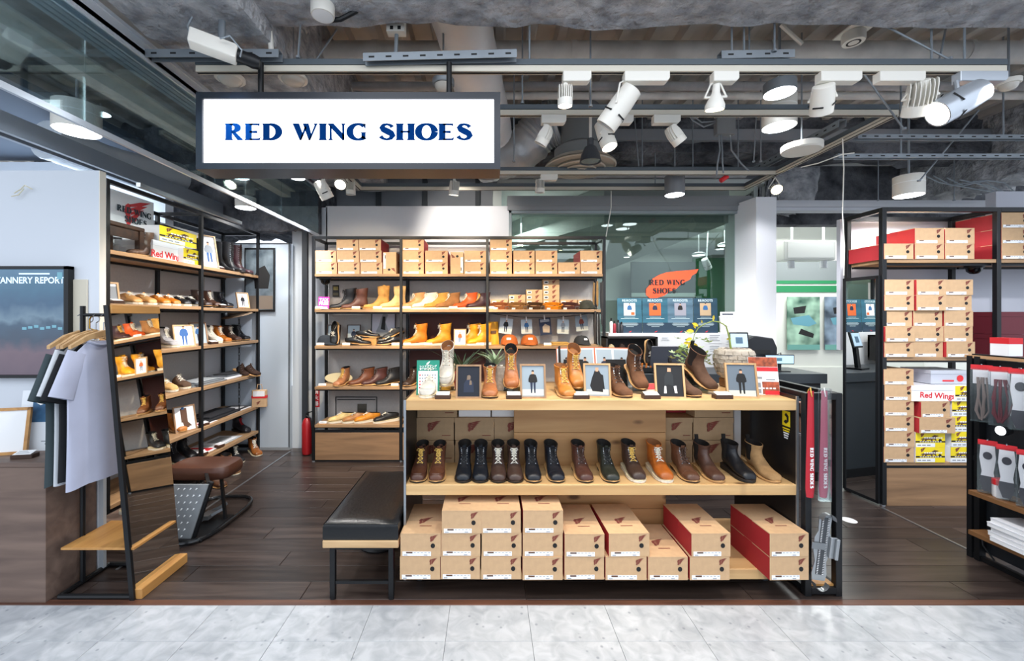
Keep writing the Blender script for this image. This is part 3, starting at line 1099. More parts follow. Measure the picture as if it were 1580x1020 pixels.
rm = MB()
rm.box(.1, 6.1, 9.6, 9.7, 0, 3.05)
rm.box(.05, .15, 4.85, 9.7, 0, 3.05)
slab(rm, [(3.17, 4.96), (3.22, 4.96), (6.08, 9.6), (6.02, 9.6)], 0, 3.05)
struct(rm.build('wall_corridor', mat('corridor_wall', '#b2b9b5', .7)))
cf = MB()
slab(cf, [(.15, 4.86), (3.15, 4.86), (6.0, 9.6), (.15, 9.6)], 0, .012)
struct(cf.build('floor_corridor', mat('corridor_floor', '#d5d8d4', .4)))
rc = MB()
slab(rc, [(.1, 4.84), (3.22, 4.84), (6.1, 9.7), (.1, 9.7)], 3.05, 3.1)
struct(rc.build('ceiling_corridor', mat('corridor_ceiling', '#c4cac7', .8)))
dk = MB()      # lower dark soffit running away from the window
pts = [(1.36, 4.88), (2.83, 4.88), (2.83, 9.58), (.16, 9.58), (.16, 7.2)]
slab(dk, pts, 2.60, 3.04)
struct(dk.build('bulkhead_beam', mat('bulkhead_grey', '#8f9692', .7)))
gw = MB()
gw.box(X(1070, 9.3), X(1142, 9.3), 9.3, 9.35, 0, ZZ(398, 9.3))
struct(gw.build('wall_corridor_green', mat('deep_green_wall', '#1d5a35', .7)))
gb = MB()
gb.box(X(974, 9.2), X(1073, 9.2), 9.2, 9.25, ZZ(478, 9.2), ZZ(404, 9.2), 0)
gb.box(X(974, 9.2), X(1073, 9.2), 9.19, 9.2, ZZ(458, 9.2), ZZ(452, 9.2), 1)
struct(gb.build('wall_corridor_panel', [mat('slate_panel', '#333c3e', .6), mat('panel_line', '#8fa19c', .6)]))

# neighbour shop beyond the column
NR = mat('neighbour_wall', '#e4e6df', .8)
nb = MB()
nb.box(5.45, 8.5, 8.0, 8.1, 0, 3.4, 0)
nb.box(5.45, 8.5, 7.985, 8.0, ZZ(433, 8), ZZ(402, 8), 1)
nb.box(5.45, 8.5, 7.98, 7.985, ZZ(451, 8), ZZ(441, 8), 2)
nb.box(5.45, 8.5, 7.98, 7.985, ZZ(438, 8), ZZ(433, 8), 2)
nb.box(5.45, 8.5, 7.975, 8.0, 0, ZZ(566, 8), 0)
struct(nb.build('wall_neighbour', [NR, mat('neighbour_grey', '#777e80', .7), mat('green_stripe', '#1c7a4c', .6)]))
nc = MB()
slab(nc, [(3.28, 4.85), (8.5, 4.85), (8.5, 8.1), (5.35, 8.1)], 3.4, 3.45)
nc.box(8.4, 8.5, 4.8, 8.1, 0, 3.4)
slab(nc, [(3.27, 4.96), (3.32, 4.96), (5.5, 8.1), (5.44, 8.1)], 0, 3.4)
struct(nc.build('ceiling_neighbour', mat('neighbour_ceiling', '#e7e9e6', .8)))
rw = MB()
rw.box(4.55, 6.6, 3.72, 3.80, 0, 2.62)
rw.box(3.12, 6.6, 3.68, 3.72, 1.2, 2.36)
struct(rw.build('wall_right', mat('right_wall', '#b9bcc6', .8)))

# left: pale partition facing the mall, its end coloured as if lit
pw = MB()
pw.box(-4.6, X(153, 2.46), 2.46, 2.50, 0, ZZ(263, 2.46), 0)
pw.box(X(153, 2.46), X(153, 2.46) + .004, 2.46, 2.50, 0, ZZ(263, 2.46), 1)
struct(pw.build('wall_left_partition', [mat('partition_white', '#d4d9e0', .75), mat('partition_lit_end', '#efe9da', .7)]))
sl = MB()
sl.box(-3.04, -3.0, 2.5, 4.72, 0, 2.36)
struct(sl.build('wall_left', WALLW))
gl = MB()
for y0, y1 in ((2.86, 3.72), (3.74, 4.36)):
    gl.box(-2.995, -2.985, y0, y1, .05, 2.0)
struct(gl.build('wall_left_panel', GREYPANEL))
# pale wall at the far end with its door seam
DY = 4.66
dw = MB()
dw.box(-3.04, X(447, DY), DY, DY + .05, 0, ZZ(375, DY), 0)
dw.box(X(447, DY) - .012, X(447, DY), DY - .006, DY, .02, ZZ(375, DY), 1)
dw.box(-3.04, X(447, DY), DY - .006, DY, ZZ(375, DY) - .012, ZZ(375, DY), 1)
struct(dw.build('door_1', [mat('door_blue_grey', '#b4c0cc', .6), mat('door_seam', '#42474d', .6)]))
dv = MB()
dv.box(X(447, DY), X(505, 4.72), DY + .06, DY + .12, 0, ZZ(318, DY))
dv.box(-3.04, X(447, DY), DY + .06, DY + .12, ZZ(345, DY), ZZ(318, DY))
struct(dv.build('wall_far_left', mat('far_left_wall', '#c3cad0', .7)))
ps = MB()
ps.box(X(467, 4.6), X(475, 4.6), 4.58, 4.62, 0, ZZ(352, 4.6))
struct(ps.build('trim_5', mat('dark_post', '#2b3036', .5)))
bb = MB()
bb.box(-3.04, X(447, DY), DY - .012, DY - .006, 0, .03)
struct(bb.build('baseboard_far', mat('baseboard_grey', '#8a8f94', .6)))
for i, (x_, y0, y1) in enumerate(((-2.2, EDGE + .3, 4.6), (3.08, 2.45, 3.25))):
    t_ = MB()
    t_.box(x_ - .008, x_ + .008, y0, y1, 0, .004)
    struct(t_.build('trim_6', STEEL))
# white side shop above the partition
ww = MB()
ww.box(-7, -3.04, 3.9, 4.0, 0, 2.95)
struct(ww.build('wall_side_shop', mat('side_shop_white', '#d5dde6', .8)))
wc = MB()
wc.box(-7, -3.04, 2.5, 4.0, 3.0, 3.05)
struct(wc.build('ceiling_side_shop', mat('side_shop_ceiling', '#5a6675', .8)))

# ceiling: ribbed steel deck, ribs running away from us
dk = MB()
vs, x = [], -7.0
prof = []
while x < 8:
    prof += [(x, 3.62), (x + .13, 3.62), (x + .15, 3.56), (x + .21, 3.56), (x + .23, 3.62)]
    x += .23
r0 = [(a, 1.0, b) for a, b in prof] + [(8.1, 1.0, 3.7), (-7.1, 1.0, 3.7)]
r1 = [(a, 9.0, b) for a, b in prof] + [(8.1, 9.0, 3.7), (-7.1, 9.0, 3.7)]
dk.loft([r0, r1])
struct(dk.build('ceiling', DECK))


def rough_beam(name, x0, x1, y0, y1, z0, z1, m, seed, amp=.018, n=(60, 8)):
    """a beam coated with lumpy insulation"""
    rnd = random.Random(seed)
    nx = n[0]
    ph = [rnd.uniform(0, 6) for _ in range(6)]
    nsec = 20
    rings = []
    alongx = (x1 - x0) > (y1 - y0)
    for i in range(nx + 1):
        t = i / nx
        ring = []
        for k in range(nsec):
            q = k / nsec * 4
            s_, u = int(q), q - int(q)
            a, b = [(u, 0), (1, u), (1 - u, 1), (0, 1 - u)][s_]
            j = amp * (math.sin(t * 23 + ph[0] + k * 1.3) * .4 + math.sin(t * 57 + ph[1] + k * 2.1) * .3 + rnd.uniform(-.4, .4))
            da, db = (a - .5), (b - .5)
            if alongx: ring.append((x0 + (x1 - x0) * t, y0 + (y1 - y0) * a + da * j * 2, z0 + (z1 - z0) * b + db * j * 2))
            else: ring.append((x0 + (x1 - x0) * a + da * j * 2, y0 + (y1 - y0) * t, z0 + (z1 - z0) * b + db * j * 2))
        rings.append(ring)
    mb = MB()
    mb.loft(rings)
    return struct(mb.build(name, m, smooth=True))


rough_beam('ceiling_beam', -1.25, 5.2, 1.70, 2.26, 3.08, 3.66, SPRAY, 1)
rough_beam('ceiling_beam', -1.80, -1.18, 1.2, 4.9, 2.98, 3.66, SPRAY, 2)
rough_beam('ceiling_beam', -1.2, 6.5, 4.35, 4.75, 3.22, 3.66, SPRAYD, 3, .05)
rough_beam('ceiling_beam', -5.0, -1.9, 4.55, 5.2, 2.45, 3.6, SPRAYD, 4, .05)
rough_beam('ceiling_beam', 3.3, 3.75, 4.75, 5.25, 2.8, 3.66, SPRAY, 5, .06)
rough_beam('ceiling_beam', 5.2, 5.7, 2.5, 5.25, 2.9, 3.66, SPRAY, 6, .06)
bm_ = MB()
bm_.box(1.3, 6.5, 4.30, 4.60, ZZ(216, 4.3), ZZ(199, 4.3))
struct(bm_.build('ceiling_beam', mat('beam_grey', '#8d9196', .6)))
# ------------------------------------------------------------------ under the ceiling
def single(name, mb, m, label, cat, group=None, smooth=False, bevel=0., parent=None):
    o = mb.build(name, m, None, smooth, bevel)
    return tag(o, label, cat, group)


# sign box with the shop's name
SD = 2.15
sx0, sx1, sz0, sz1 = X(302, SD), X(772, SD), ZZ(261, SD), ZZ(142, SD)
sign = thing('shop_sign', 'illuminated white box sign with navy letters hanging on two black rods', 'sign', ((sx0 + sx1) / 2, SD, (sz0 + sz1) / 2))
sw, sh = sx1 - sx0, sz1 - sz0
NAVY = mat('sign_navy', '#04101f', .35)
b = MB()
f_ = .033
b.box(-sw / 2, sw / 2, 0, .15, sh / 2 - f_, sh / 2).box(-sw / 2, sw / 2, 0, .15, -sh / 2, -sh / 2 + f_).box(-sw / 2, -sw / 2 + f_, 0, .15, -sh / 2 + f_, sh / 2 - f_).box(sw / 2 - f_, sw / 2, 0, .15, -sh / 2 + f_, sh / 2 - f_)
b.box(-sw / 2 + .01, sw / 2 - .01, .11, .14, -sh / 2 + .01, sh / 2 - .01)
b.build('casing', NAVY, sign)
b = MB()
b.box(-sw / 2 + f_, sw / 2 - f_, .012, .1, -sh / 2 + f_, sh / 2 - f_)
b.build('light_panel', mat('sign_light', '#fbfdff', .5, emit=1.55), sign)
b = MB()
lw = lettering(MB(), 'RED WING SHOES', T(), 1.0)
hh = (728 - 346) * SD / F / (lw - .09)
lettering(b, 'RED WING SHOES', T(X(537, SD) - (sx0 + sx1) / 2, .0105, ZZ(202, SD) - (sz0 + sz1) / 2) @ Matrix.Diagonal((1, 1, (26 * SD / F) / hh, 1)), hh)
b.build('lettering', mat('sign_blue', '#07326c', .95, spec=0.), sign)
for px in (391, 691):
    b = MB()
    x = X(px, SD) - (sx0 + sx1) / 2
    b.tube([(x, .07, sh / 2), (x, .07, ZZ(84, SD) - (sz0 + sz1) / 2)], .0145, 10)
    b.lathe([(.028, 0), (.028, .012), (.016, .02)], 12, 0, T(x, .07, sh / 2))
    b.build('hanging_rod', BLACK, sign, smooth=True)


def channel(label, px0, py0, px1, py1, d, w=.042, h=.042, m=GALV, d1=None, name='ceiling_channel', cat='bracket', slots=True):
    """folded steel channel with slots, open below"""
    a, c = P(px0, py0, d), P(px1, py1, d1 or d)
    e = thing(name, label, cat)
    b = MB()
    t = (c - a).normalized()
    s_ = t.cross(Vector((0, 0, 1))).normalized()
    for o_, ww_, hh_ in ((Vector((0, 0, h / 2)), w, .004), (s_ * w / 2, .004, h), (-s_ * w / 2, .004, h)):
        b.bar(a + o_, c + o_, ww_, hh_)
    b.build('profile', m, e)
    if slots:
        k = MB()
        n = int((c - a).length / .09)
        for i in range(n):
            q = a + (c - a) * ((i + .5) / n)
            k.bar(q - t * .015 - s_ * (w / 2 + .0025), q + t * .015 - s_ * (w / 2 + .0025), .001, .009)
            k.bar(q - t * .015 + s_ * (w / 2 + .0025), q + t * .015 + s_ * (w / 2 + .0025), .001, .009)
        o = k.build('slots', BLACKM, e)
        o['kind'] = 'stuff'
    return e


channel('short grey slotted channel over the sign, behind the security camera', 228, 86, 433, 86, SD + .07)
channel('short grey slotted channel over the sign, under the white duct', 562, 92, 797, 86, SD + .07)
channel('short grey slotted channel by the lamp in a wire yoke', 1110, 88, 1222, 86, 2.3)
channel('thin grey strut below the grey beam, upper of two', 1320, 212, 1600, 213, 3.1, .04, .03)
channel('thin grey strut below the grey beam, lower of two', 1290, 242, 1600, 242, 3.1, .04, .03)
channel('grey slotted angle running back beside the round white sensor', 1300, 190, 1165, 262, 3.0, .05, .05, d1=4.2)


def rod(label, px, py0, py1, d, r=.006, m=GALV, px1=None, d1=None, name='hanger_rod', cat='rod', group='ceiling hanger rods'):
    b = MB()
    b.tube([P(px, py0, d), P(px1 if px1 is not None else px, py1, d1 or d)], r, 6)
    b.lathe([(r * 2.2, 0), (r * 2.2, .012)], 6, 0, T(*P(px1 if px1 is not None else px, py1, d1 or d)))
    return single(name, b, m, label, cat, group)


# lighting tracks
def track(label, a, c, w=.036, h=.034):
    e = thing('lighting_track', label, 'track')
    a, c = Vector(a), Vector(c)
    t = (c - a).normalized()
    s_ = t.cross(Vector((0, 0, 1))).normalized()
    b = MB()
    b.bar(a + Vector((0, 0, h)), c + Vector((0, 0, h)), w * 1.15, h * .9)
    b.build('carrier', mat('track_carrier', '#565f66', .5, .3), e)
    b = MB()
    b.bar(a, c, w, h)
    b.build('rail', CREAM, e, bevel=.002)
    b = MB()
    b.bar(a - Vector((0, 0, h * .51)), c - Vector((0, 0, h * .51)), w * .35, .003)
    b.bar(a - Vector((0, 0, h * .1)) - s_ * w * .5, c - Vector((0, 0, h * .1)) - s_ * w * .5, .002, .004)
    b.build('slot', BLACKM, e)
    return e


TD, TZ = 2.27, ZZ(108, 2.27)
track('long front lighting track above the white sign', (X(305, TD), TD, TZ), (X(1548, TD), TD, TZ))
LD = 2.72
LZ = ZZ(175, LD)
LX = X(1383, LD)
LB1 = (LZ - H) * F / (CY - 291)      # distance of the loop's back rail
LX0 = X(556, LB1)
track('front rail of the rectangular track loop', (X(560, LD), LD, LZ), (LX, LD, LZ))
track('side rail of the track loop, running back from the front corner', (LX, LD, LZ), (LX, LB1, LZ))
track('back rail of the track loop near the back wall', (LX0, LB1, LZ), (LX, LB1, LZ))
track('side rail of the track loop by the sign', (LX0, 3.0, LZ), (LX0, LB1, LZ))
LM = (LZ - H) * F / (CY - 267)
track('middle cross rail of the track loop', (X(548, LM), LM, LZ), (LX, LM, LZ))


def head_geo(e, C, d, r, ln, style, lit, white, n=20):
    """lamp head: C = middle, d = where it points"""
    d = Vector(d).normalized()
    Mh = T(*C) @ d.to_track_quat('Z', 'Y').to_matrix().to_4x4()
    b = MB()
    if style == 'can':
        b.lathe([(r * .80, -ln / 2), (r * .9, -ln / 2 + .004), (r, -ln * .1), (r, ln / 2), (r * .9, ln / 2), (r * .88, ln / 2 - .012)], n, 0, Mh)
        b.build('housing', white, e, smooth=True)
        k = MB()
        for a in range(4):
            for z in (ln * .18, ):
                k.cbox((0, 0, 0), (r * .9, .003, .008), 0, Mh @ RZ(PI / 2 * a + .4) @ T(0, -r * 1.0, z))
        k.build('cooling_slot', BLACKM, e)
    elif style == 'rib':
        b.lathe([(r, ln * .18), (r, ln / 2), (r * .9, ln / 2), (r * .88, ln / 2 - .01)], n, 0, Mh)
        b.lathe([(r * .42, -ln / 2), (r * .5, ln * .2)], 10, 0, Mh)
        b.build('housing', white, e, smooth=True)
        k = MB()
        for a in range(-3, 4):
            x = a * r * .27
            hw = math.sqrt(max(.01, 1 - (a * .27) ** 2)) * r
            pts = [(-hw, ln * .22), (hw, ln * .22), (hw * .98, -ln * .1), (hw * .75, -ln * .36), (hw * .35, -ln * .48), (-hw * .35, -ln * .48), (-hw * .75, -ln * .36), (-hw * .98, -ln * .1)]
            k.prism(pts, .004, 0, Mh @ RZ(PI / 2) @ T(0, x - .002, 0))
        o = k.build('cooling_fins', white, e)
        o['kind'] = 'stuff'
    elif style == 'par':
        b.lathe([(r * .35, -ln / 2), (r * .42, -ln * .15), (r * .75, ln * .1), (r, ln * .32), (r, ln / 2), (r * .92, ln / 2), (r * .88, ln / 2 - .012)], n, 0, Mh)
        b.build('housing', white, e, smooth=True)
    elif style == 'bell':
        b.lathe([(r * .3, -ln / 2), (r * .3, -ln * .2), (r * .55, -ln * .12), (r * .85, ln * .2), (r, ln / 2), (r * .93, ln / 2), (r * .8, ln * .2)], n, 0, Mh)
        b.build('housing', white, e, smooth=True)
    k = MB()
    z = ln / 2 - .006
    k.lathe([(.001, z), (r * .88, z)], n, 0, Mh, cap=False)
    k.build('lamp_face', lit, e)


def track_light(label, box, C, d, r, ln, style, lit, ztop, dist, white=OFFW, yoke=True, boxh=.055):
    """adapter box px0, px1 under the rail, head at C pointing along d"""
    e = thing('track_spotlight', label, 'spotlight', group='track spotlights')
    C = Vector(C)
    if box:
        x0, x1 = X(box[0], dist), X(box[1], dist)
        b = MB()
        b.prism([(x0, ztop - boxh), (x1 - .015, ztop - boxh), (x1, ztop - boxh + .015), (x1, ztop), (x0, ztop)], .05, 0, T(0, dist - .025, 0))
        b.build('adapter_box', white, e, bevel=.003)
        sx = min(max(C.x, x0), x1)
        zt = ztop - boxh
    else:
        sx, zt = C.x, ztop
    top = Vector((sx, dist, zt + .01))
    b = MB()
    if yoke:
        d_ = Vector(d).normalized()
        s_ = d_.cross(Vector((0, 0, 1)))
        s_ = s_.normalized() if s_.length > .05 else Vector((1, 0, 0))
        apex = C - d_ * 0 + Vector((0, 0, r * 1.5))
        apex = Vector(((sx + C.x) / 2, (dist + C.y) / 2, min(zt, C.z + max(r, ln * .5) * 1.1)))
        for q in (1, -1):
            b.tube([top, apex + s_ * q * r * .5, C + s_ * q * (r + .006)], .005, 6)
        b.tube([C - s_ * (r + .01), C + s_ * (r + .01)], .006, 6)
    else:
        b.tube([top, (top + C) / 2 + Vector((0, 0, .01)), C - Vector(d).normalized() * ln * .3], .012, 8)
    b.build('yoke', white, e, smooth=True)
    head_geo(e, C, d, r, ln, style, lit, white)
    return e


zt = TZ - .017
DN = (0, .15, -1)
track_light('ribbed white track spot pointing straight down, first on the front track', (868, 911), P(872, 147, TD), (0, .1, -1), .041, .115, 'rib', LAMP, zt, TD, yoke=False)
track_light('large white can spot tilted down behind its adapter, front track', (962, 1031), P(955, 166, TD + .05), (-.62, .35, -.85), .062, .23, 'can', LAMPD, zt, TD)
track_light('white reflector lamp in a wire yoke on the front track', (1098, 1137), P(1104, 150, TD), (.02, .2, -1), .05, .13, 'par', LAMPW, zt, TD)
track_light('white can spot pointing down and back beside the double downlight', (1262, 1325), P(1269, 153, TD + .03), (.35, .55, -.75), .056, .15, 'can', LAMPD, zt, TD)
track_light('ribbed white spot turned down beside the long silver can', (1352, 1422), P(1420, 150, TD + .03), (.28, .5, -.85), .068, .18, 'rib', LAMPD, zt, TD)
track_light('long silver can spot lit at its lower end, outermost on the front track', (1475, 1548), P(1479, 158, TD - .02), (-.85, .15, -.48), .072, .23, 'can', LAMP, zt, TD, white=mat('silver_lamp', '#c7ced6', .3, .6), yoke=False)
zl = LZ - .017
track_light('ribbed white spot aimed toward the sign on the loop front rail', (835, 873), P(841, 209, LD), (-.45, .2, -.8), .044, .125, 'rib', LAMPD, zl, LD, yoke=False)
track_light('lit white can spot beside the dark bell pendant', (940, 976), P(934, 209, LD + .02), (.22, -.25, -.9), .052, .19, 'can', LAMP, zl, LD)
track_light('ribbed white spot turned sideways on the loop front rail', (1007, 1048), P(1041, 208, LD), (.6, .1, -.7), .046, .13, 'rib', LAMPD, zl, LD, yoke=False)
track_light('ribbed spot lit white over the tall trolley, middle cross rail', None, P(701, 290, LM), (-.1, .2, -1), .048, .13, 'rib', LAMP, LZ - .017, LM, yoke=False)
track_light('small ribbed spot under the ceiling diffuser', (834, 860), P(833, 287, LM), (0, .1, -1), .045, .125, 'rib', LAMPD, LZ - .017, LM, yoke=False)
track_light('white can spot tilted toward the aisle, nearest the glass barrier', (484, 502), P(499, 293, 3.4), (.35, .3, -.8), .052, .15, 'can', LAMPD, LZ - .017, 3.4)
track_light('lit round spot glaring outward under the sign edge', None, P(527, 280, 3.82), (.05, -.6, -.6), .052, .13, 'can', LAMP, LZ - .017, 3.82)
track_light('ribbed spot hanging straight down next to the glaring one', None, P(541, 290, 4.07), (0, .1, -1), .046, .13, 'rib', LAMPD, LZ - .017, 4.07, yoke=False)
track_light('bare bright bulb lamp on the loop side rail', None, P(1196, 290, 3.95), (-.2, -.8, -.6), .05, .1, 'par', LAMPW, LZ - .017, 3.95)


def downlight(label, px, py_b, py_t, wpx, d, lit=LAMPC, white=OFFW, band=True, hang=None, glow=0):
    e = thing('ceiling_downlight', label, 'downlight', P(px, py_b, d), group='cylinder downlights')
    r = wpx * d / F / 2
    h = (py_b - py_t) * d / F
    b = MB()
    b.lathe([(r, 0), (r, h), (r * .5, h + .004)], 28)
    b.build('cylinder', white, e, smooth=True)
    if band:
        b = MB()
        b.lathe([(r + .001, h * .60), (r + .001, h * .64)], 28, cap=False)
        b.build('joint_band', mat('bright_band', '#f6f6f2', .3), e)
    b = MB()
    b.lathe([(.001, -.002), (r * .93, -.002), (r * .97, .001)], 28, cap=False)
    b.build('light_disc', lit, e)
    b = MB()
    b.tube([(0, 0, h), (0, 0, max(h + .05, (hang or 3.6) - P(px, py_b, d).z))], .008, 6)
    b.build('stem', GALV, e)
    if glow:
        q = P(px, py_b, d)
        spot('downlight_light', (q.x, q.y, q.z - .03), (q.x, q.y, 0), glow, 150, (1, .97, .93), .8, r * .8)
    return e


downlight('large white cylinder downlight behind the glass barrier over the partition', 119, 203, 162, 58, 2.6, hang=3.0, glow=40)
downlight('small round light further back behind the glass barrier', 156, 176, 168, 24, 3.9, hang=3.3)
downlight('cylinder downlight on a stem seen through the barrier above the tall boots', 379, 321, 305, 29, 4.2, hang=3.0, glow=60)
downlight('wide lit cylinder downlight inside the track loop', 1202, 196, 150, 46, 3.0, glow=75)
downlight('lit ring downlight above the wide cylinder one', 1203, 144, 128, 44, 2.75, band=False, white=GALV)
downlight('lit downlight low over the shop window', 1041, 301, 272, 29, 4.1, white=mat('lamp_grey', '#7d8085', .5), band=False, glow=70)
downlight('white cylinder downlight over the tall box shelving', 1402, 302, 272, 37, 3.4, glow=75)
downlight('lit end of a downlight peeping out below the sign', 459, 275, 266, 22, 3.5, band=False, glow=70)
# bell pendant
e = thing('pendant_lamp', 'dark bell-shaped pendant lamp on a white rod before the round diffuser', 'lamp')
c = P(911, 232, 3.4)
b = MB()
b.tube([c + Vector((0, 0, .08)), Vector((c.x, c.y, 3.6))], .012, 8)
b.build('rod', OFFW, e)
head_geo(e, c, (0, 0, -1), .088, .19, 'bell', mat('pendant_reflector', '#9ea3aa', .25, .8), mat('pendant_dark', '#44484e', .5))
# round diffuser
e = thing('ceiling_diffuser', 'round cream air diffuser with nested rings under the duct', 'vent', P(895, 258, 3.9))
for i, (r, z) in enumerate(((.33, 0), (.235, -.02), (.155, -.03), (.085, -.038))):
    b = MB()
    b.lathe([(r, z), (r - .012, z - .008), (r - .05, z + .035), (r - .058, z + .05), (r - .045, z + .05), (r - .002, z + .012)], 36)
    b.build('ring', mat('diffuser_cream', '#b9b1a3', .5), e, smooth=True)
b = MB()
b.lathe([(.24, .03), (.24, .16), (.18, .2), (.18, .55)], 28)
b.build('neck', mat('diffuser_neck', '#7c7f80', .6), e, smooth=True)
# sensors and detectors
def puck(name, label, cat, px, py, wpx, hpx, d, m=OFFW, extra=None, hang=True):
    e = thing(name, label, cat, P(px, py, d), group=None)
    r, h = wpx * d / F / 2, hpx * d / F
    b = MB()
    b.lathe([(r * .93, 0), (r, h * .2), (r, h), (r * .9, h * 1.1)], 28)
    b.build('housing', m, e, smooth=True)
    if extra == 'slots':
        b = MB()
        b.lathe([(r * .45, -.001), (r * .62, -.001)], 20, cap=False)
        b.build('sensor_ring', BLACKM, e)
        b = MB()
        b.box(-r * 1.2, r * 1.2, -r * 1.2, r * 1.2, h * 1.1, h * 1.25)
        b.build('base_plate', m, e)
    if extra == 'dome':
        b = MB()
        b.lathe([(r * .8, 0), (r * .72, -h * .6), (r * .5, -h * 1.1), (.002, -h * 1.3)], 24)
        b.build('dome', mat('dome_white', '#cfcbc2', .25), e, smooth=True)
    if hang:
        b = MB()
        b.tube([(0, 0, h), (0, 0, 3.55 - P(px, py, d).z)], .006, 6)
        b.build('stem', GALV, e)
    return e


puck('motion_sensor', 'flat round white sensor beside the loop side rail', 'sensor', 1237, 234, 54, 10, 3.0)
puck('smoke_detector', 'white smoke detector in front of the big pale pipe', 'detector', 1317, 66, 30, 14, 2.7, extra='slots')
puck('ceiling_sensor', 'white domed sensor above the sign, beside the camera', 'sensor', 355, 124, 42, 5, 2.5, extra='dome')
puck('ceiling_sensor', 'white domed sensor above the sign, between the hanging rods', 'sensor', 452, 124, 42, 5, 2.5, extra='dome')
puck('ceiling_sensor', 'grey camera dome above the sign by the white duct', 'sensor', 684, 132, 34, 8, 2.6, m=GALV, extra='dome')
puck('ceiling_sensor', 'white sensor at the outer end of the front track', 'sensor', 1556, 131, 28, 7, 2.6, extra='dome')
# surveillance camera
e = thing('security_camera', 'white box camera with black lens hanging above the sign', 'camera', P(330, 72, 2.05))
b = MB()
Mc = RZ(R(28)) @ RY(R(8))
b.cbox((0, 0, 0), (.20, .085, .07), 0, Mc)
b.build('body', OFFW, e, bevel=.006, seg=2)
b = MB()
b.lathe([(.032, 0), (.032, .05), (.036, .07), (.03, .10), (.026, .10)], 16, 0, Mc @ T(.1, 0, 0) @ RY(PI / 2))
b.build('lens', BLACK, e, smooth=True)
b = MB()
b.tube([(.0, .0, .03), (.02, .03, .06), (.03, .02, .5)], .016, 10)
b.build('stem', GALV, e, smooth=True)
b = MB()
b.tube([(.03, 0, .26), (-.03, -.01, .20), (-.09, -.01, .16), (-.13, 0, .10), (-.10, 0, .02)], .006, 6)
b.tube([(.06, -.045, .01), (.11, -.05, .02), (.15, -.02, -.03), (.13, 0, -.05)], .004, 6)
b.build('cable', GALV, e, smooth=True)
# hanging white cylinder at the top edge
e = thing('ceiling_speaker', 'white cylinder hanging at the top beside the black cable', 'speaker', P(498, 25, 2.1))
b = MB()
b.lathe([(.055, 0), (.058, .01), (.058, .2), (.05, .21)], 24)
b.build('cylinder', OFFW, e, smooth=True)
b = MB()
b.lathe([(.001, -.001), (.05, -.001)], 24, cap=False)
b.build('face', PAPER, e)
b = MB()
b.tube([(0, 0, .2), (0, 0, .6)], .01, 6)
b.build('stem', GALV, e)
b = MB()
b.tube([P(492, 26, 2.15), P(505, 32, 2.15), P(525, 30, 2.15), P(560, 12, 2.15), P(590, -20, 2.15)], .012, 8)
single('black_cable', b, BLACK, 'thick black cable looping below the hanging white cylinder', 'cable', smooth=True)
# cable ladder piece
e = thing('terminal_strip', 'white slotted terminal strip hanging above the sign', 'bracket', P(610, 48, 2.3))
b = MB()
b.box(-.05, .05, 0, .05, 0, .045).box(-.05, -.035, 0, .05, .045, .5).box(.035, .05, 0, .05, .045, .5)
for k in range(6): b.box(-.035, .035, .02, .05, .06 + .075 * k, .10 + .075 * k)
b.build('housing', OFFW, e)
b = MB()
b.box(-.03, -.012, -.001, 0, .01, .03).box(.012, .03, -.001, 0, .01, .03)
b.build('socket', BLACKM, e)
b = MB()
b.tube([(0, .03, .0), (-.005, .03, -.13)], .011, 8)
b.tube([(0, .0, .05), (0, .0, .5)], .008, 6)
b.build('conduit', GALV, e)

# ducts and pipes
def duct(name, label, pts, r, m=FOIL, wrinkle=.0, n=22, seg=40, seed=1, cat='duct'):
    rnd = random.Random(seed)
    pts = [Vector(p) for p in pts]
    path, rs = [], []
    for i in range(seg + 1):
        q = i / seg * (len(pts) - 1)
        k = min(len(pts) - 2, int(q))
        t = q - k
        a, b_, c_, d_ = pts[max(k - 1, 0)], pts[k], pts[k + 1], pts[min(k + 2, len(pts) - 1)]
        path.append(Vector([cr(a[j], b_[j], c_[j], d_[j], t) for j in range(3)]))
        rs.append(r * (1 + wrinkle * rnd.uniform(-1, 1)))
    b = MB()
    b.tube(path, rs, n)
    return single(name, b, m, label, cat, smooth=True)


WRAP = mat('white_duct_wrap', '#dcdddf', .35, .1, var=.06, scale=3, bump=.5, bscale=7)
duct('wrapped_duct', 'fat white plastic-wrapped duct coming down behind the sign', [P(690, -60, 2.3), P(705, 0, 2.55), P(738, 130, 3.2), P(752, 180, 3.55), P(757, 205, 3.75)], .19, WRAP, .015, seed=3)
duct('foil_duct', 'crumpled foil duct ending in a round mouth beside the sign', [P(742, 250, 4.35), P(800, 234, 4.15), P(835, 200, 4.05), P(858, 188, 4.0)], .21, FOIL, .05, seed=5)
duct('silver_duct', 'silver round duct behind the glass barrier', [P(70, 215, 3.0), P(180, 255, 3.5), P(275, 274, 4.1)], .14, mat('silver_duct', '#b5bdc4', .3, .2, bump=.3, bscale=6), .02, seed=8)
WPIPE = mat('pale_pipe', '#cfcdc9', .6, var=.18, scale=5)
def hpipe(label, px0, px1, py, rpx, d, m=PIPEM, name='ceiling_pipe'):
    b = MB()
    b.tube([P(px0, py, d), P(px1, py, d)], rpx * d / F, 16)
    for k in range(4):
        px = px0 + (px1 - px0) * (k + .5) / 4
        q = P(px, py, d)
        b.tube([q - Vector((.02, 0, 0)), q + Vector((.02, 0, 0))], rpx * d / F * 1.08, 16)
    return single(name, b, m, label, 'pipe', smooth=True)


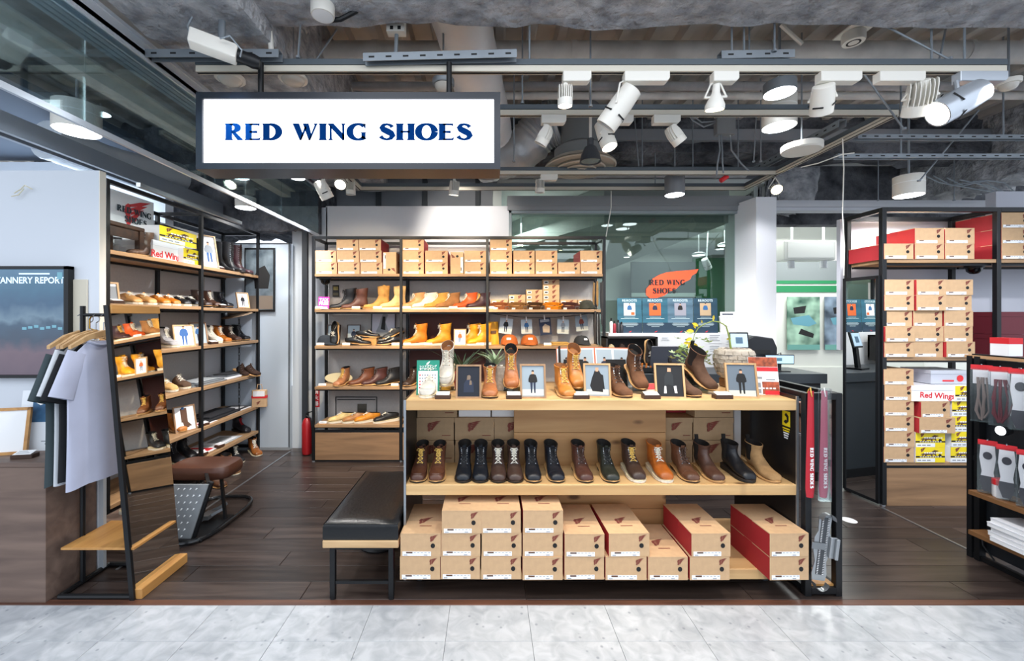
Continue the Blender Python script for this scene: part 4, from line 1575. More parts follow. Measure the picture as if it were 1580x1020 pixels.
hpipe('fat pale pipe running across behind the front track', 430, 1640, 81, 16, 3.0, WPIPE)
hpipe('upper thin grey pipe across the ceiling above the track loop', 330, 1640, 133, 6.5, 3.6)
hpipe('lower thin pale pipe across the ceiling above the track loop', 330, 1640, 148, 5.5, 3.5, WPIPE)
hpipe('grey pipe high behind the shop window header', 780, 1150, 268, 7, 4.8)
b = MB()
b.tube([P(410, -20, 2.25), P(419, 80, 2.25)], .014, 10)
single('vertical_conduit', b, OFFW, 'white upright conduit beside the camera', 'pipe', smooth=True)
b = MB()
b.tube([P(1205, 38, 2.6), P(1238, 68, 2.6)], .012, 8)
single('conduit_stub', b, OFFW, 'short slanted white conduit stub below the insulated beam', 'pipe', smooth=True)
RODS = [(466, 0, 90, 2.25, 460), (817, 0, 100, 2.27, None), (806, 40, 160, 2.7, None), (1129, 0, 84, 2.3, None), (1148, 0, 84, 2.3, None), (1156, 38, 100, 2.4, None), (1195, -20, 80, 2.27, None), (1488, -20, 97, 2.27, None),
        (1437, 60, 98, 2.3, None), (1462, 30, 100, 2.4, 1448), (793, 180, 250, 3.2, None), (991, 180, 262, 3.9, None), (979, 180, 262, 3.9, 986), (1011, 180, 290, 4.4, None), (1069, 180, 260, 3.9, None),
        (1139, 180, 265, 3.9, None), (1167, 180, 250, 3.6, 1163), (1174, 180, 250, 3.6, None), (1390, 180, 240, 3.1, None), (1548, 165, 212, 3.1, None), (1355, 245, 310, 4.5, None), (1472, 243, 310, 4.5, None), (1545, 243, 305, 4.5, 1538),
        (520, 45, 98, 2.5, 484), (911, 118, 165, 2.5, None), (1362, 38, 92, 2.3, 1465), (1330, 110, 200, 2.6, 1395), (1510, 170, 280, 3.2, 1418)]
RODLAB = ['beside the vertical conduit over the sign', 'over the first straight-down spot', 'just behind the white sign edge', 'first of the pair at the yoke lamp channel', 'second of the pair at the yoke lamp channel', 'third one at the yoke lamp channel', 'above the double downlight', "above the silver can's adapter box", 'between the two outer adapters', 'leaning beside the ribbed outer spot', 'in front of the crumpled foil duct', 'beside the lit can by the bell pendant', 'slanting beside the bell pendant', 'right of the bell pendant spot', 'at the grey low downlight', 'beyond the junction box', 'slanting by the lit wide downlight', 'straight beside the lit wide downlight', 'dropping past the flat sensor', 'at the outer strut end', 'below the lower strut, first', 'below the lower strut, second', 'below the lower strut, slanting last one', "slanting up from the sign's front track", 'carrying the cream lamp behind the front track', 'long diagonal one toward the outer front track', 'diagonal one under the silver can adapter', 'diagonal one crossing both struts']
for i, (px, y0, y1, d, px1) in enumerate(RODS):
    if px1 is None: y0 = CY - (3.6 - H) * F / d
    rod('thin grey steel hanger rod ' + RODLAB[i], px, y0, y1, d, .0055, px1=px1)
# junction box and cables
e = thing('junction_box', 'grey junction box with loose cables inside the track loop', 'box', P(1118, 196, 3.6))
b = MB()
b.cbox((0, 0, 0), (.16, .06, .14))
b.tube([(0, 0, .06), (0, 0, 3.6 - P(1118, 196, 3.6).z)], .008, 6)
b.build('housing', mat('junction_grey', '#7d8186', .6), e)
b = MB()
for dx, ex, ez in ((-.05, -.02, -.42), (-.03, .02, -.4), (.05, .16, -.38)):
    b.tube([(dx, 0, -.07), (dx + .01, 0, -.2), (dx + ex * .6, 0, -.32), (dx + ex, 0, ez)], .007, 6)
b.tube([(-.08, 0, .04), (-.18, 0, 0), (-.28, 0, .06), (-.34, 0, .16)], .007, 6)
b.tube([(-.08, 0, .05), (-.2, 0, .04), (-.3, 0, .12)], .006, 6)
b.build('cable', GALV, e, smooth=True)
b = MB()
b.tube([P(1112, 279, 3.9), P(1122, 272, 3.9)], .022, 8)
single('red_tag', b, REDP, 'small red capsule hanging under the junction box cables', 'tag')
b = MB()
b.tube([P(1300, 214, 3.0), P(1302, 260, 3.05), P(1300, 330, 3.2), P(1303, 380, 3.25), P(1302, 425, 3.3)], .004, 6)
single('white_cable', b, OFFW, 'thin white cord dropping past the mirror side of the tall shelving', 'cable', smooth=True)
b = MB()
b.tube([P(1236, 258, 3.2), P(1262, 252, 3.1), P(1300, 238, 3.0), P(1318, 236, 3.0)], .004, 6)
single('white_cable', b, OFFW, 'white cord running from the loop side rail to the upper strut', 'cable', smooth=True)
e = thing('cable_bundle', 'loose pale cables drooping above the tall box shelving', 'cable')
for k in range(5):
    b = MB()
    b.tube([P(1420 + 20 * k, 268 + 3 * k, 4.2), P(1450 + 18 * k, 282 + 5 * math.sin(k), 4.2), P(1490 + 15 * k, 283 + 6 * math.cos(k * 2), 4.2), P(1530 + 12 * k, 296 + 3 * k, 4.2), P(1590, 300 + 2 * k, 4.2)], .006, 5)
    b.build('cable', GALV, e)
b = MB()
b.tube([P(943, 292, 4.35), P(943, 320, 4.35), P(935, 365, 4.35)], .005, 6)
b.lathe([(.012, 0), (.02, .02), (.012, .04)], 10, 0, T(*P(943, 292, 4.35)))
single('hanging_cable', b, OFFW, 'white cord from the track down to the back shelving corner', 'cable', smooth=True)

# glass smoke barrier on the aisle's edge
GX = -1.85
e = thing('smoke_barrier', 'clear glass smoke barrier hanging from a rail with bright bottom edge', 'glass panel', (GX, 0, 0))
for i, (y0, y1) in enumerate(((1.0, 1.9), (1.905, 2.8), (2.805, 3.7), (3.705, 4.5))):
    b = MB()
    b.box(-.003, .003, y0, y1, 2.39, 2.88)
    b.build('pane', GLASSM, e)
b = MB()
b.box(-.008, .008, 1.0, 4.5, 2.365, 2.392)
b.build('bottom_rail', mat('bright_rail', '#c4ccd4', .3, .5), e)
b = MB()
b.box(-.03, .03, 1.0, 4.5, 2.88, 2.905).box(-.03, -.022, 1.0, 4.5, 2.86, 2.96).box(.02, .03, 1.0, 4.5, 2.86, 2.96).box(-.04, .04, 1.0, 4.5, 2.945, 2.965)
b.build('top_rail', mat('barrier_rail', '#c8cfd6', .4, .5), e)
# ceiling grid rails and slats seen through the barrier
b = MB()
b.box(-2.26, -2.16, 1.0, 4.6, 2.80, 2.86).box(-2.26, -2.12, 1.0, 4.6, 2.86, 2.875)
single('ceiling_rail', b, mat('rail_beige', '#dad6ca', .5), 'beige steel rail running back behind the glass barrier', 'rail')
b = MB()
b.box(-3.0, -2.88, 1.4, 4.5, 2.66, 2.72).box(-3.0, -2.97, 1.4, 4.5, 2.6, 2.66).box(-2.91, -2.88, 1.4, 4.5, 2.6, 2.66)
single('ceiling_rail', b, mat('rail_dark', '#7a848f', .5, .2), 'dark double rail running back above the partition', 'rail')
e = thing('slat_ceiling', 'grey metal slats of the hung ceiling beside the glass barrier', 'ceiling panel')
for k in range(8):
    b = MB()
    x = -2.15 + .035 * k
    b.box(x, x + .026, 1.0, 4.5, 2.97 + .002 * k, 2.99 + .002 * k)
    b.build('slat', mat('slat_grey', '#b4bfc6', .5, .2), e)
b = MB()
b.bar((-2.45, 2.9, 2.42), (-2.45, 4.1, 2.42), .03, .03)
single('ceiling_rail', b, GALV, 'thin track over the shoe shelving by the partition', 'rail')
# ------------------------------------------------------------------ furniture
# display trolley in the middle
TF, TB = 2.26, 2.83
tx0, tx1 = X(626, TF), X(1229, TF)
TTOP, TMID, TBOT = ZZ(617, TF), ZZ(748, TF), ZZ(878, TF)
TH = .058
tr = thing('display_trolley', 'pine display trolley on casters with boots on two levels and boxes below', 'trolley', ((tx0 + tx1) / 2, TF, 0))
tw_ = tx1 - tx0
for nm, z in (('top_board', TTOP), ('middle_shelf', TMID), ('bottom_shelf', TBOT)):
    b = MB()
    b.box(-tw_ / 2, tw_ / 2, 0, TB - TF, z - TH, z)
    b.build(nm, PINE, tr, bevel=.003)
bx0, bx1 = X(793, 2.56) - (tx0 + tx1) / 2, X(1027, 2.56) - (tx0 + tx1) / 2
for z0, z1 in ((TMID, TMID + .20), (TMID + .202, TTOP - TH), (TBOT, TBOT + .19), (TBOT + .192, TMID - TH)):
    b = MB()
    b.box(bx0, bx1, 2.555 - TF, 2.575 - TF, z0, z1)
    b.build('back_board', wood('back_board_pine', '#a97c4d', '#c49a68', 'X', .5, scale=1.3, knots=.85, flat='Y'), tr, bevel=.002)
for s in (-1, 1):
    b = MB()
    x = s * (tw_ / 2 + .004)
    b.box(x - .005, x + .005, .004, TB - TF, TBOT - TH, TTOP + (.0 if s < 0 else .02))
    b.build('side_panel', mat('side_panel_black', '#101114', .35), tr)
    b = MB()
    b.box(x - .006, x + .006, -.004, .004, TBOT - TH, TTOP + (.0 if s < 0 else .02))
    b.build('panel_edge', STEEL, tr)
st_ = MB()
Ms = T(tw_ / 2 - .0022, .075, TMID + .30) @ RZ(-PI / 2)
st_.box(-.03, .03, -.001, 0, .0, .085, 0, Ms)
st_.poly([(-.018, -.0016, .02), (.0, -.0016, .012), (.02, -.0016, .03), (.02, -.0016, .06), (0, -.0016, .075), (-.012, -.0016, .06), (.004, -.0016, .05), (.006, -.0016, .035), (-.008, -.0016, .034)], 1, Ms)
for k in range(5): st_.box(-.028 + .003 * k, .028 - .004 * k, -.001, 0, -.018 - .013 * k, -.011 - .013 * k, 0 if k < 2 else 2, Ms)
st_.build('warning_sticker', [YELL, BLK, PAPER], tr)
for cx_ in (X(648, 2.36), X(1178, 2.36)):
    for cy_ in (2.36, 2.74):
        c = MB()
        M_ = T(cx_ - (tx0 + tx1) / 2, cy_ - TF, 0)
        c.box(-.03, .03, -.03, .03, TBOT - TH - .006, TBOT - TH, 0, M_)
        c.box(-.02, -.016, -.016, .016, .02, TBOT - TH - .004, 0, M_).box(.016, .02, -.016, .016, .02, TBOT - TH - .004, 0, M_)
        o = c.build('caster', STEEL, tr)
        c = MB()
        c.lathe([(.008, -.014), (.028, -.012), (.030, 0), (.028, .012), (.008, .014)], 18, 0, M_ @ T(0, 0, .030) @ RY(PI / 2))
        c.build('wheel', mat('wheel_grey', '#4b5158', .4), o, smooth=True)

# bench
bn = thing('bench', 'black padded bench on a thin pale board with black steel legs', 'bench', (X(555, 2.16), 2.17, 0))
bwid, bd = .40, .76
bz = ZZ(848, 2.16)
b = MB()
b.box(-bwid / 2, bwid / 2, 0, bd, bz, bz + .04)
b.build('seat_board', wood('bench_board', '#b89469', '#d6b487', 'X', .45), bn, bevel=.006, seg=2)
b = MB()
hw = bwid / 2 - .006
prof = [(hw, .0), (hw + .004, .03), (hw + .002, .075), (hw - .018, .092)]
rings = []
for g, z in ((0, .0), (.004, .012), (.004, .066), (0, .080), (-.012, .088), (-.05, .094), (-.12, .097)):
    a, y0, y1 = hw + g, .006 - g, bd - .006 + g
    rings.append([(x, y, bz + .04 + z) for x, y in ((-a, y0), (-a * .5, y0), (a * .5, y0), (a, y0), (a, (y0 + y1) / 2), (a, y1), (a * .5, y1), (-a * .5, y1), (-a, y1), (-a, (y0 + y1) / 2))])
b.loft(rings)
b.build('cushion', mat('black_vinyl', '#0f1114', .28, bump=.08, bscale=60), bn, smooth=True)
b = MB()
b.loft([[Vector(p) * 1 + Vector((0, 0, 0)) for p in r] for r in (rings[3],)] + [[(p[0] * 1.006, p[1], p[2] + .004) for p in rings[3]]], cap0=False, cap1=False)
b.build('piping', BLACK, bn)
for y in (.02, bd - .05):
    for s in (-1, 1):
        b = MB()
        x = s * (bwid / 2 - .045)
        b.box(x - .014, x + .014, y, y + .028, .008, bz)
        o = b.build('leg', BLACK, bn, bevel=.002)
        b = MB()
        b.lathe([(.015, 0), (.015, .01), (.008, .012)], 12, 0, T(x, y + .014, 0))
        b.build('foot_cap', BLACKM, o)
    b = MB()
    b.box(-bwid / 2 + .06, bwid / 2 - .06, y + .006, y + .022, .082, .098)
    b.build('stretcher', BLACK, bn)
    b = MB()
    b.box(-bwid / 2 + .06, bwid / 2 - .06, y + .004, y + .024, bz - .02, bz)
    b.build('rail', BLACK, bn)


def unit(name, label, posts_x, y0, y1, ztop, shelves, drawers, top=True, pw=.028, rot=None, panel=None, shelf_mat=None, back=True):
    """open steel shelving: posts at posts_x in front (y0) and behind (y1); shelves = list of z per bay"""
    e = thing(name, label, 'shelving', (0, 0, 0))
    n = len(posts_x)
    Mr = rot or Matrix()
    for i, x in enumerate(posts_x):
        for y in (y0, y1):
            b = MB()
            b.box(x - pw / 2, x + pw / 2, y - pw / 2, y + pw / 2, .012, ztop, 0, Mr)
            o = b.build('post', BLACK, e, bevel=.0015)
            b = MB()
            b.lathe([(.018, 0), (.018, .008), (.007, .012)], 10, 0, Mr @ T(x, y, 0))
            b.build('levelling_foot', STEEL, o)
        for z in (ztop - pw / 2, .05):
            b = MB()
            b.box(x - pw / 2, x + pw / 2, y0 + pw / 2, y1 - pw / 2, z - pw / 2, z + pw / 2, 0, Mr)
            b.build('side_rail', BLACK, e)
    for i in range(n - 1):
        a, c = posts_x[i] + pw / 2, posts_x[i + 1] - pw / 2
        for y in (y0, y1):
            b = MB()
            b.box(a, c, y - pw / 2, y + pw / 2, ztop - pw, ztop, 0, Mr)
            b.build('top_rail', BLACK, e)
        for z, dep in shelves[i]:
            b = MB()
            b.box(a + .001, c - .001, y0 - .012, (y0 + (y1 - y0) * dep) - .002, z - .028, z, 0, Mr)
            b.build('shelf', shelf_mat or SHELFW, e, bevel=.0015)
            b = MB()
            b.box(a, c, y0 + .02, y0 + .04, z - .045, z - .029, 0, Mr)
            b.box(a, c, y1 - .04, y1 - .02, z - .045, z - .029, 0, Mr)
            b.build('shelf_bearer', BLACK, e)['kind'] = 'stuff'
        if drawers and drawers[i]:
            z0, z1 = drawers[i]
            b = MB()
            b.box(a + .004, c - .004, y0 - .01, y0 + .008, z0, z1, 0, Mr)
            b.build('drawer_front', DRAWW, e, bevel=.002)
            b = MB()
            b.box(a, c, y0 - .006, y0 + .02, z1 + .003, z1 + .026, 0, Mr).box(a, c, y0 - .006, y0 + .02, z0 - .024, z0 - .003, 0, Mr)
            b.build('drawer_rail', BLACK, e)['kind'] = 'stuff'
    return e


# back shelving against the white wall
BF, BB = 4.286, 4.62
BX = [X(p, BF) for p in (484, 619, 752, 932)]
bz_ = lambda py: ZZ(py, BF - .012)
S1, S2, S3, S4, S5 = bz_(422.5), bz_(477.5), bz_(534), bz_(597), bz_(655.5)
bu = unit('shelving_unit', 'three-bay black steel shelving with boxes on top against the white back wall', BX, BF, BB, bz_(364.5),
          [[(S1, 1), (S2, 1), (S3, 1), (S4, 1), (S5, 1)], [(S1, 1), (S2, 1), (S3, 1), (S4, 1), (S5, 1)], [(S1, 1), (S2, 1), (S3, 1), (S4, 1), (S5, 1)]],
          [(bz_(710), bz_(668))] * 3)
for i, (a, c, z0, z1, m) in enumerate(((BX[0], BX[1], S5, S1, GREYPANEL), (BX[1], BX[2], S3 + .02, S2, DARKBOARD), (BX[1], BX[2], S5, S3, DARKBOARD), (BX[1], BX[2], S2, S1, GREYPANEL), (BX[2], X(926, BB), S3, S1, GREYPANEL), (BX[2], X(926, BB), S5, S3, GREYPANEL))):
    b = MB()
    b.box(a + .02, c - .02, BB + .02, BB + .03, z0, z1 - .03)
    b.build('back_panel', m, bu)
# service hatch outline in the lowest back panel
b = MB()
hx0, hx1, hz0, hz1 = X(518, 4.64), X(582, 4.64), S5, ZZ(612, 4.64)
for a in ((hx0, hx0 + .008, hz0, hz1), (hx1 - .008, hx1, hz0, hz1), (hx0, hx1, hz1 - .008, hz1), (hx0 + .02, hx1 - .02, hz1 - .035, hz1 - .029)):
    b.box(a[0], a[1], BB + .010, BB + .019, a[2], a[3])
b.build('hatch_outline', BLACK, bu)
b = MB()
b.box(X(552, 4.64), X(566, 4.64), BB + .008, BB + .019, ZZ(636, 4.64), ZZ(623, 4.64))
b.build('hatch_lock', mat('hatch_lock', '#5d5a52', .4, .5), bu)

# shoe shelving along the left wall: its bays run away from us, fronts face the aisle (+x)
LXF, LXB = -2.58, -2.97
Z1_, Z2_, Z3_ = 2.80, 3.72, 4.64
# built along local x = distance, local y = towards the wall, turned so that fronts face +x
Mleft = Matrix(((0, -1, 0, 0), (1, 0, 0, 0), (0, 0, 1, 0), (0, 0, 0, 1)))
LS = [1.953, 1.587, 1.236, .866, .50, .215]
lu = unit('shelving_unit', 'two-bay black steel shoe shelving running back along the wall beside the partition', [Z1_, Z2_, Z3_], 2.58, 2.97, 2.43,
          [[(z, 1) for z in LS], [(z, 1) for z in (1.953, 1.58, 1.235, .86, .50, .225)]], None, rot=Mleft, shelf_mat=SHELFWY)
b = MB()
b.box(-2.975, -2.955, 2.86, 3.66, 2.13, 2.50)
b.build('name_board', mat('board_white', '#e6eaec', .5), lu)
b = MB()
Mb = T(-2.952, X(1, 1) * 0 + 3.44, 2.345) @ RZ(PI / 2)
wing(b, Mb @ T(.05, 0, .015), .27, 0)
b.build('wing_mark', mat('wing_red', '#c9383a', .6), lu)
b = MB()
lettering(b, 'RED WING', Mb @ T(.02, -.003, .022), .050)
lettering(b, 'SHOES', Mb @ T(.03, -.003, -.05), .050)
b.build('name_lettering', mat('lettering_dark', '#2b3a42', .6), lu)

# tall box shelving on the right
RF, RBk = 3.29, 3.61
RX_ = [X(1362, RF), X(1538, RF), X(1538, RF) + .93]
rz = lambda py: ZZ(py, RF - .012)
RS1, RS2, RS3 = rz(400), rz(551), rz(713)
ru = unit('shelving_unit', 'tall black steel shelving packed with kraft boxes beside the narrow mirror', RX_, RF, RBk, rz(320),
          [[(RS1, 1), (RS2, 1), (RS3, 1)], [(RS1, 1), (RS2, 1), (RS3, 1)]], [(rz(781), rz(723)), (rz(781), rz(723))], pw=.034)
Mv = T(RX_[0] - .031, RF + .01, 0) @ RZ(R(6.5)) @ T(-RX_[0] + .031, -RF - .01, 0)
b = MB()
b.box(RX_[0] - .036, RX_[0] - .026, RF + .02, RBk - .04, .03, ZZ(428, RF), 0, Mv)
b.build('mirror_panel', MIRROR, ru)
b = MB()
for y in (RF - .004, RBk - .054):
    b.box(RX_[0] - .040, RX_[0] - .022, y, y + .024, .02, ZZ(425, RF), 0, Mv)
b.box(RX_[0] - .040, RX_[0] - .022, RF, RBk - .04, .012, .035, 0, Mv).box(RX_[0] - .040, RX_[0] - .022, RF, RBk - .04, ZZ(430, RF), ZZ(425, RF), 0, Mv)
b.build('mirror_frame', BLACK, ru)

# floor mirror with a clothes rail behind it
MXB, MXT = -1.872, -2.012
MY0, MY1 = 2.197, 2.522
MZT = 1.566
mr = thing('clothes_rail', 'black tube clothes rail with a tall leaning mirror end and wooden tray', 'clothes rail', (MXB, 2.2, 0))
o_ = Vector((MXB, 2.2, 0))
ang = math.atan2(MXB - MXT, MZT)
Mm = T(0, 0, 0) @ RY(-ang)          # leans away from the aisle
b = MB()
b.box(-.012, -.002, MY0 - 2.2, MY1 - 2.2, .05, MZT, 0, Mm)
b.build('mirror_backing', DARKW, mr)
b = MB()
b.quad((0, MY0 - 2.2 + .004, .05), (0, MY1 - 2.2 - .002, .05), (0, MY1 - 2.2 - .002, MZT - .03), (0, MY0 - 2.2 + .004, MZT - .03), 0, Mm)
b.build('mirror_glass', MIRROR, mr)
b = MB()
b.box(-.016, .012, MY0 - 2.2, MY1 - 2.2, MZT - .045, MZT, 0, Mm)
b.build('top_bar', OAK, mr, bevel=.002)
b = MB()
b.box(-.016, .030, MY0 - 2.2, MY1 - 2.2 + .01, .0, .055, 0, T(.005, 0, 0))
b.build('bottom_bar', OAK, mr, bevel=.003)
b = MB()
b.box(-.02, .004, MY0 - 2.2 - .012, MY0 - 2.2 + .004, .0, MZT, 0, Mm)
b.build('edge_strip', BLACK, mr)
lx = X(92, 2.2) - MXB
for pts in ([(lx, 0, .014), (-.01, 0, .014)], [(lx, 0, .014), (lx, .29, .014)], [(lx, .29, .014), (-.01, .29, .014)]):
    b = MB()
    b.tube(pts, .0135, 8)
    b.build('base_tube', BLACK, mr)
pxx = X(125, 2.31) - MXB
b = MB()
b.tube([(pxx, .12, .014), (pxx, .12, ZZ(472, 2.31))], .0125, 8)
b.build('post', BLACK, mr)
b = MB()
b.tube([(pxx, .12, ZZ(486, 2.31)), (-.13, .12, ZZ(486, 2.31))], .0095, 8)
b.build('hanging_bar', BLACK, mr)
b = MB()
b.box(lx + .01, -.005, -.005, .29, .262, .274)
b.build('tray_board', OAK, mr, bevel=.001)
b = MB()
b.box(-.415, -.39, .235, .255, .02, 1.30)
b.build('rear_upright', mat('grey_upright', '#b7bfc6', .5), mr)

# counter under the screen, at the left edge
cd = thing('low_counter', 'brown wood-grain low counter under the wall screen', 'counter', (X(70, 2.17), 2.17, 0))
b = MB()
b.box(-.95, 0, 0, .285, .0, .71)
b.build('cabinet', COUNTW, cd, bevel=.002)
b = MB()
b.box(-.955, .004, -.004, .285, .711, .735)
b.build('worktop', COUNTW, cd, bevel=.002)

# cash desk behind the trolley
CF = 3.75
DKG = mat('dark_counter', '#2c3237', .45)
cs = thing('cash_desk', 'dark slate cash desk with tills behind the display trolley', 'counter', (0, CF, 0))
cx0_, cx1_ = X(945, CF), X(1277, CF)
b = MB()
b.box(cx0_, cx1_ - .04, .03, .48, .0, ZZ(592, CF))
b.build('front_panel', mat('dark_counter_panel', '#262c31', .55), cs)
b = MB()
b.box(cx0_ - .01, cx1_, 0, .50, ZZ(592, CF), ZZ(577, CF))
b.build('worktop', DKG, cs, bevel=.003)
b = MB()
b.box(cx0_ + .01, cx1_ - .05, .024, .03, .0, .08)
b.build('plinth', BLACK, cs)

# narrow accessory rack at the trolley's end
AK0, AK1 = X(1244, 2.235), X(1291, 2.235)
ar = thing('accessory_rack', 'narrow black steel rack at the trolley end with shoehorns and a foot gauge', 'rack', (AK0, 2.235, 0))
aw = AK1 - AK0
az = ZZ(606, 2.235)
q = .034
for x, y in ((0, 0), (aw, 0), (0, .56), (aw, .56)):
    b = MB()
    b.box(x - q / 2, x + q / 2, y - q / 2, y + q / 2, .0, az)
    b.build('post', BLACK, ar, bevel=.002)
for a in ((0, aw, 0), (0, aw, .56)):
    for z in (.03, az - q / 2):
        b = MB()
        b.box(a[0] + q / 2, a[1] - q / 2, a[2] - q / 2, a[2] + q / 2, z - q / 2, z + q / 2)
        b.build('rail', BLACK, ar)
for x in (0, aw):
    for z in (.03, az - q / 2):
        b = MB()
        b.box(x - q / 2, x + q / 2, q / 2, .56 - q / 2, z - q / 2, z + q / 2)
        b.build('rail', BLACK, ar)
b = MB()
b.box(q / 2, aw - q / 2, .0, .55, .046, .058)
b.build('base_board', OAK, ar)
b = MB()
b.box(aw - .03, aw + .01, .02, .032, ZZ(722, 2.235), ZZ(712, 2.235))
b.build('bracket', BLACK, ar)

# accessory stand at the right edge, its face towards the aisle
GXx = 3.02
gr = thing('accessory_stand', 'black upright stand with insoles and laces at the right edge', 'rack', (GXx, 2.0, 0))
gz = ZZ(549, 2.59)
for y in (.59, .55, -.35):
    b = MB()
    b.box(-.02, .02, y - .014, y + .014, 0, gz)
    b.build('post', BLACK, gr)
for z in (gz, .02, .62):
    b = MB()
    b.bar((0, -.35, z), (0, .58, z), .028, .028)
    b.build('rail', BLACK, gr)
b = MB()
b.box(.03, .04, -.35, .58, .05, gz - .02)
b.build('back_panel', mat('stand_back', '#22262b', .5), gr)
for z in (.43, .19):
    b = MB()
    b.box(-.13, .03, -.35, .5, z, z + .025)
    b.build('shelf', mat('stand_shelf', '#7c5634', .5), gr)
b = MB()
b.box(-.015, .015, .3, .62, gz - .012, gz + .006)
b.build('top_cap', mat('stand_cap', '#b7916a', .5), gr)
b = MB()
b.tube([(-.03, .52, .2), (-.04, .5, .12), (-.02, .46, .05)], .005, 6)
b.build('cable', BLACK, gr)
b = MB()
b.tube([(-.03, .1, .2), (-.05, .06, .13), (-.03, .12, .05)], .006, 6)
b.build('cable', BLACK, gr)
e = thing('strip_light', 'small bright lamp clipped to the accessory stand', 'lamp', (GXx - .07, 2.35, ZZ(661, 2.40)))
b = MB()
b.lathe([(.02, 0), (.028, .03), (.028, .05)], 14, 0, RY(-PI / 2))
b.build('housing', BLACK, e)
b = MB()
b.lathe([(.001, .051), (.025, .051)], 14, 0, RY(-PI / 2), cap=False)
b.build('lamp_face', LAMPC, e)

# shoe-shine stool
ss = thing('shoeshine_stool', 'brown padded shoeshine stool with chequer-plate front and looped tube base', 'stool', (-2.13, 2.98, 0), (0, 0, R(0)))
sy = .0
b = MB()
rings = []
for g, z in ((-.03, .40), (0, .41), (.012, .43), (.012, .47), (0, .495), (-.03, .505), (-.08, .508)):
    a, c = .215 + g, .13 + g
    pts = []
    for k in range(24):
        t = 2 * PI * k / 24
        pts.append((math.copysign(abs(math.cos(t)) ** .45, math.cos(t)) * a, math.copysign(abs(math.sin(t)) ** .45, math.sin(t)) * c, z))
    rings.append(pts)
b.loft(rings, 0, True, True, T(.02, .12, -.085))
b.build('seat', mat('brown_vinyl', '#4f2f22', .38, bump=.06, bscale=70), ss, smooth=True)
Mp = T(.11, -.22, -.02)
pl = [(-.16, .02), (.03, .02), (.155, .40), (-.16, .40)]
b = MB()
b.prism(pl, .012, 0, Mp)
b.build('chequer_plate', mat('chequer_steel', '#9aa0a4', .38, .4, var=.1, scale=9), ss, bevel=.002)
b = MB()
for r_ in range(8):
    for c_ in range(8):
        x, z = -.145 + .04 * c_ + (.02 if r_ % 2 else 0), .05 + .045 * r_
        if x < -.01 + .33 * z and z < .39:
            b.add([(x - .010, -.0003, z - .003), (x, -.0045, z), (x + .010, -.0003, z + .010), (x, -.0003, z + .013)], [(0, 1, 3), (1, 2, 3), (0, 1, 2)], 0, Mp)
o = b.build('chequer_ridge', mat('chequer_ridge', '#dfe3e4', .3, .4), ss)
o['kind'] = 'stuff'
for p0, p1, w0, h0 in (((.15, -.20, .01), (.27, -.20, .39), .03, .02), ((.25, -.195, .37), (.10, .0, .37), .02, .02), ((.14, .10, .35), (.22, .03, .03), .018, .018), ((-.10, .2, .35), (-.10, .2, .02), .018, .018)):
    b = MB()
    b.bar(p0, p1, w0, h0)
    b.build('strut', BLACK, ss)
b = MB()
loop = []
for k in range(25):
    t = 2 * PI * k / 24
    loop.append((.04 + .22 * math.copysign(abs(math.cos(t)) ** .6, math.cos(t)), .07 + .36 * math.copysign(abs(math.sin(t)) ** .6, math.sin(t)), .02))
b.tube(loop, .014, 8)
b.build('base_loop', mat('black_gloss', '#16181b', .2), ss, smooth=True)
b = MB()
b.box(-.12, .23, -.24, .12, .008, .02)
b.build('foot_plate', BLACK, ss, bevel=.003)
b = MB()
b.bar((.05, -.02, .03), (.20, .06, .10), .02, .02).bar((.02, .05, .03), (.17, .13, .10), .02, .02).cbox((.1, .02, .06), (.06, .09, .03))
b.build('pedal', STEEL, ss)

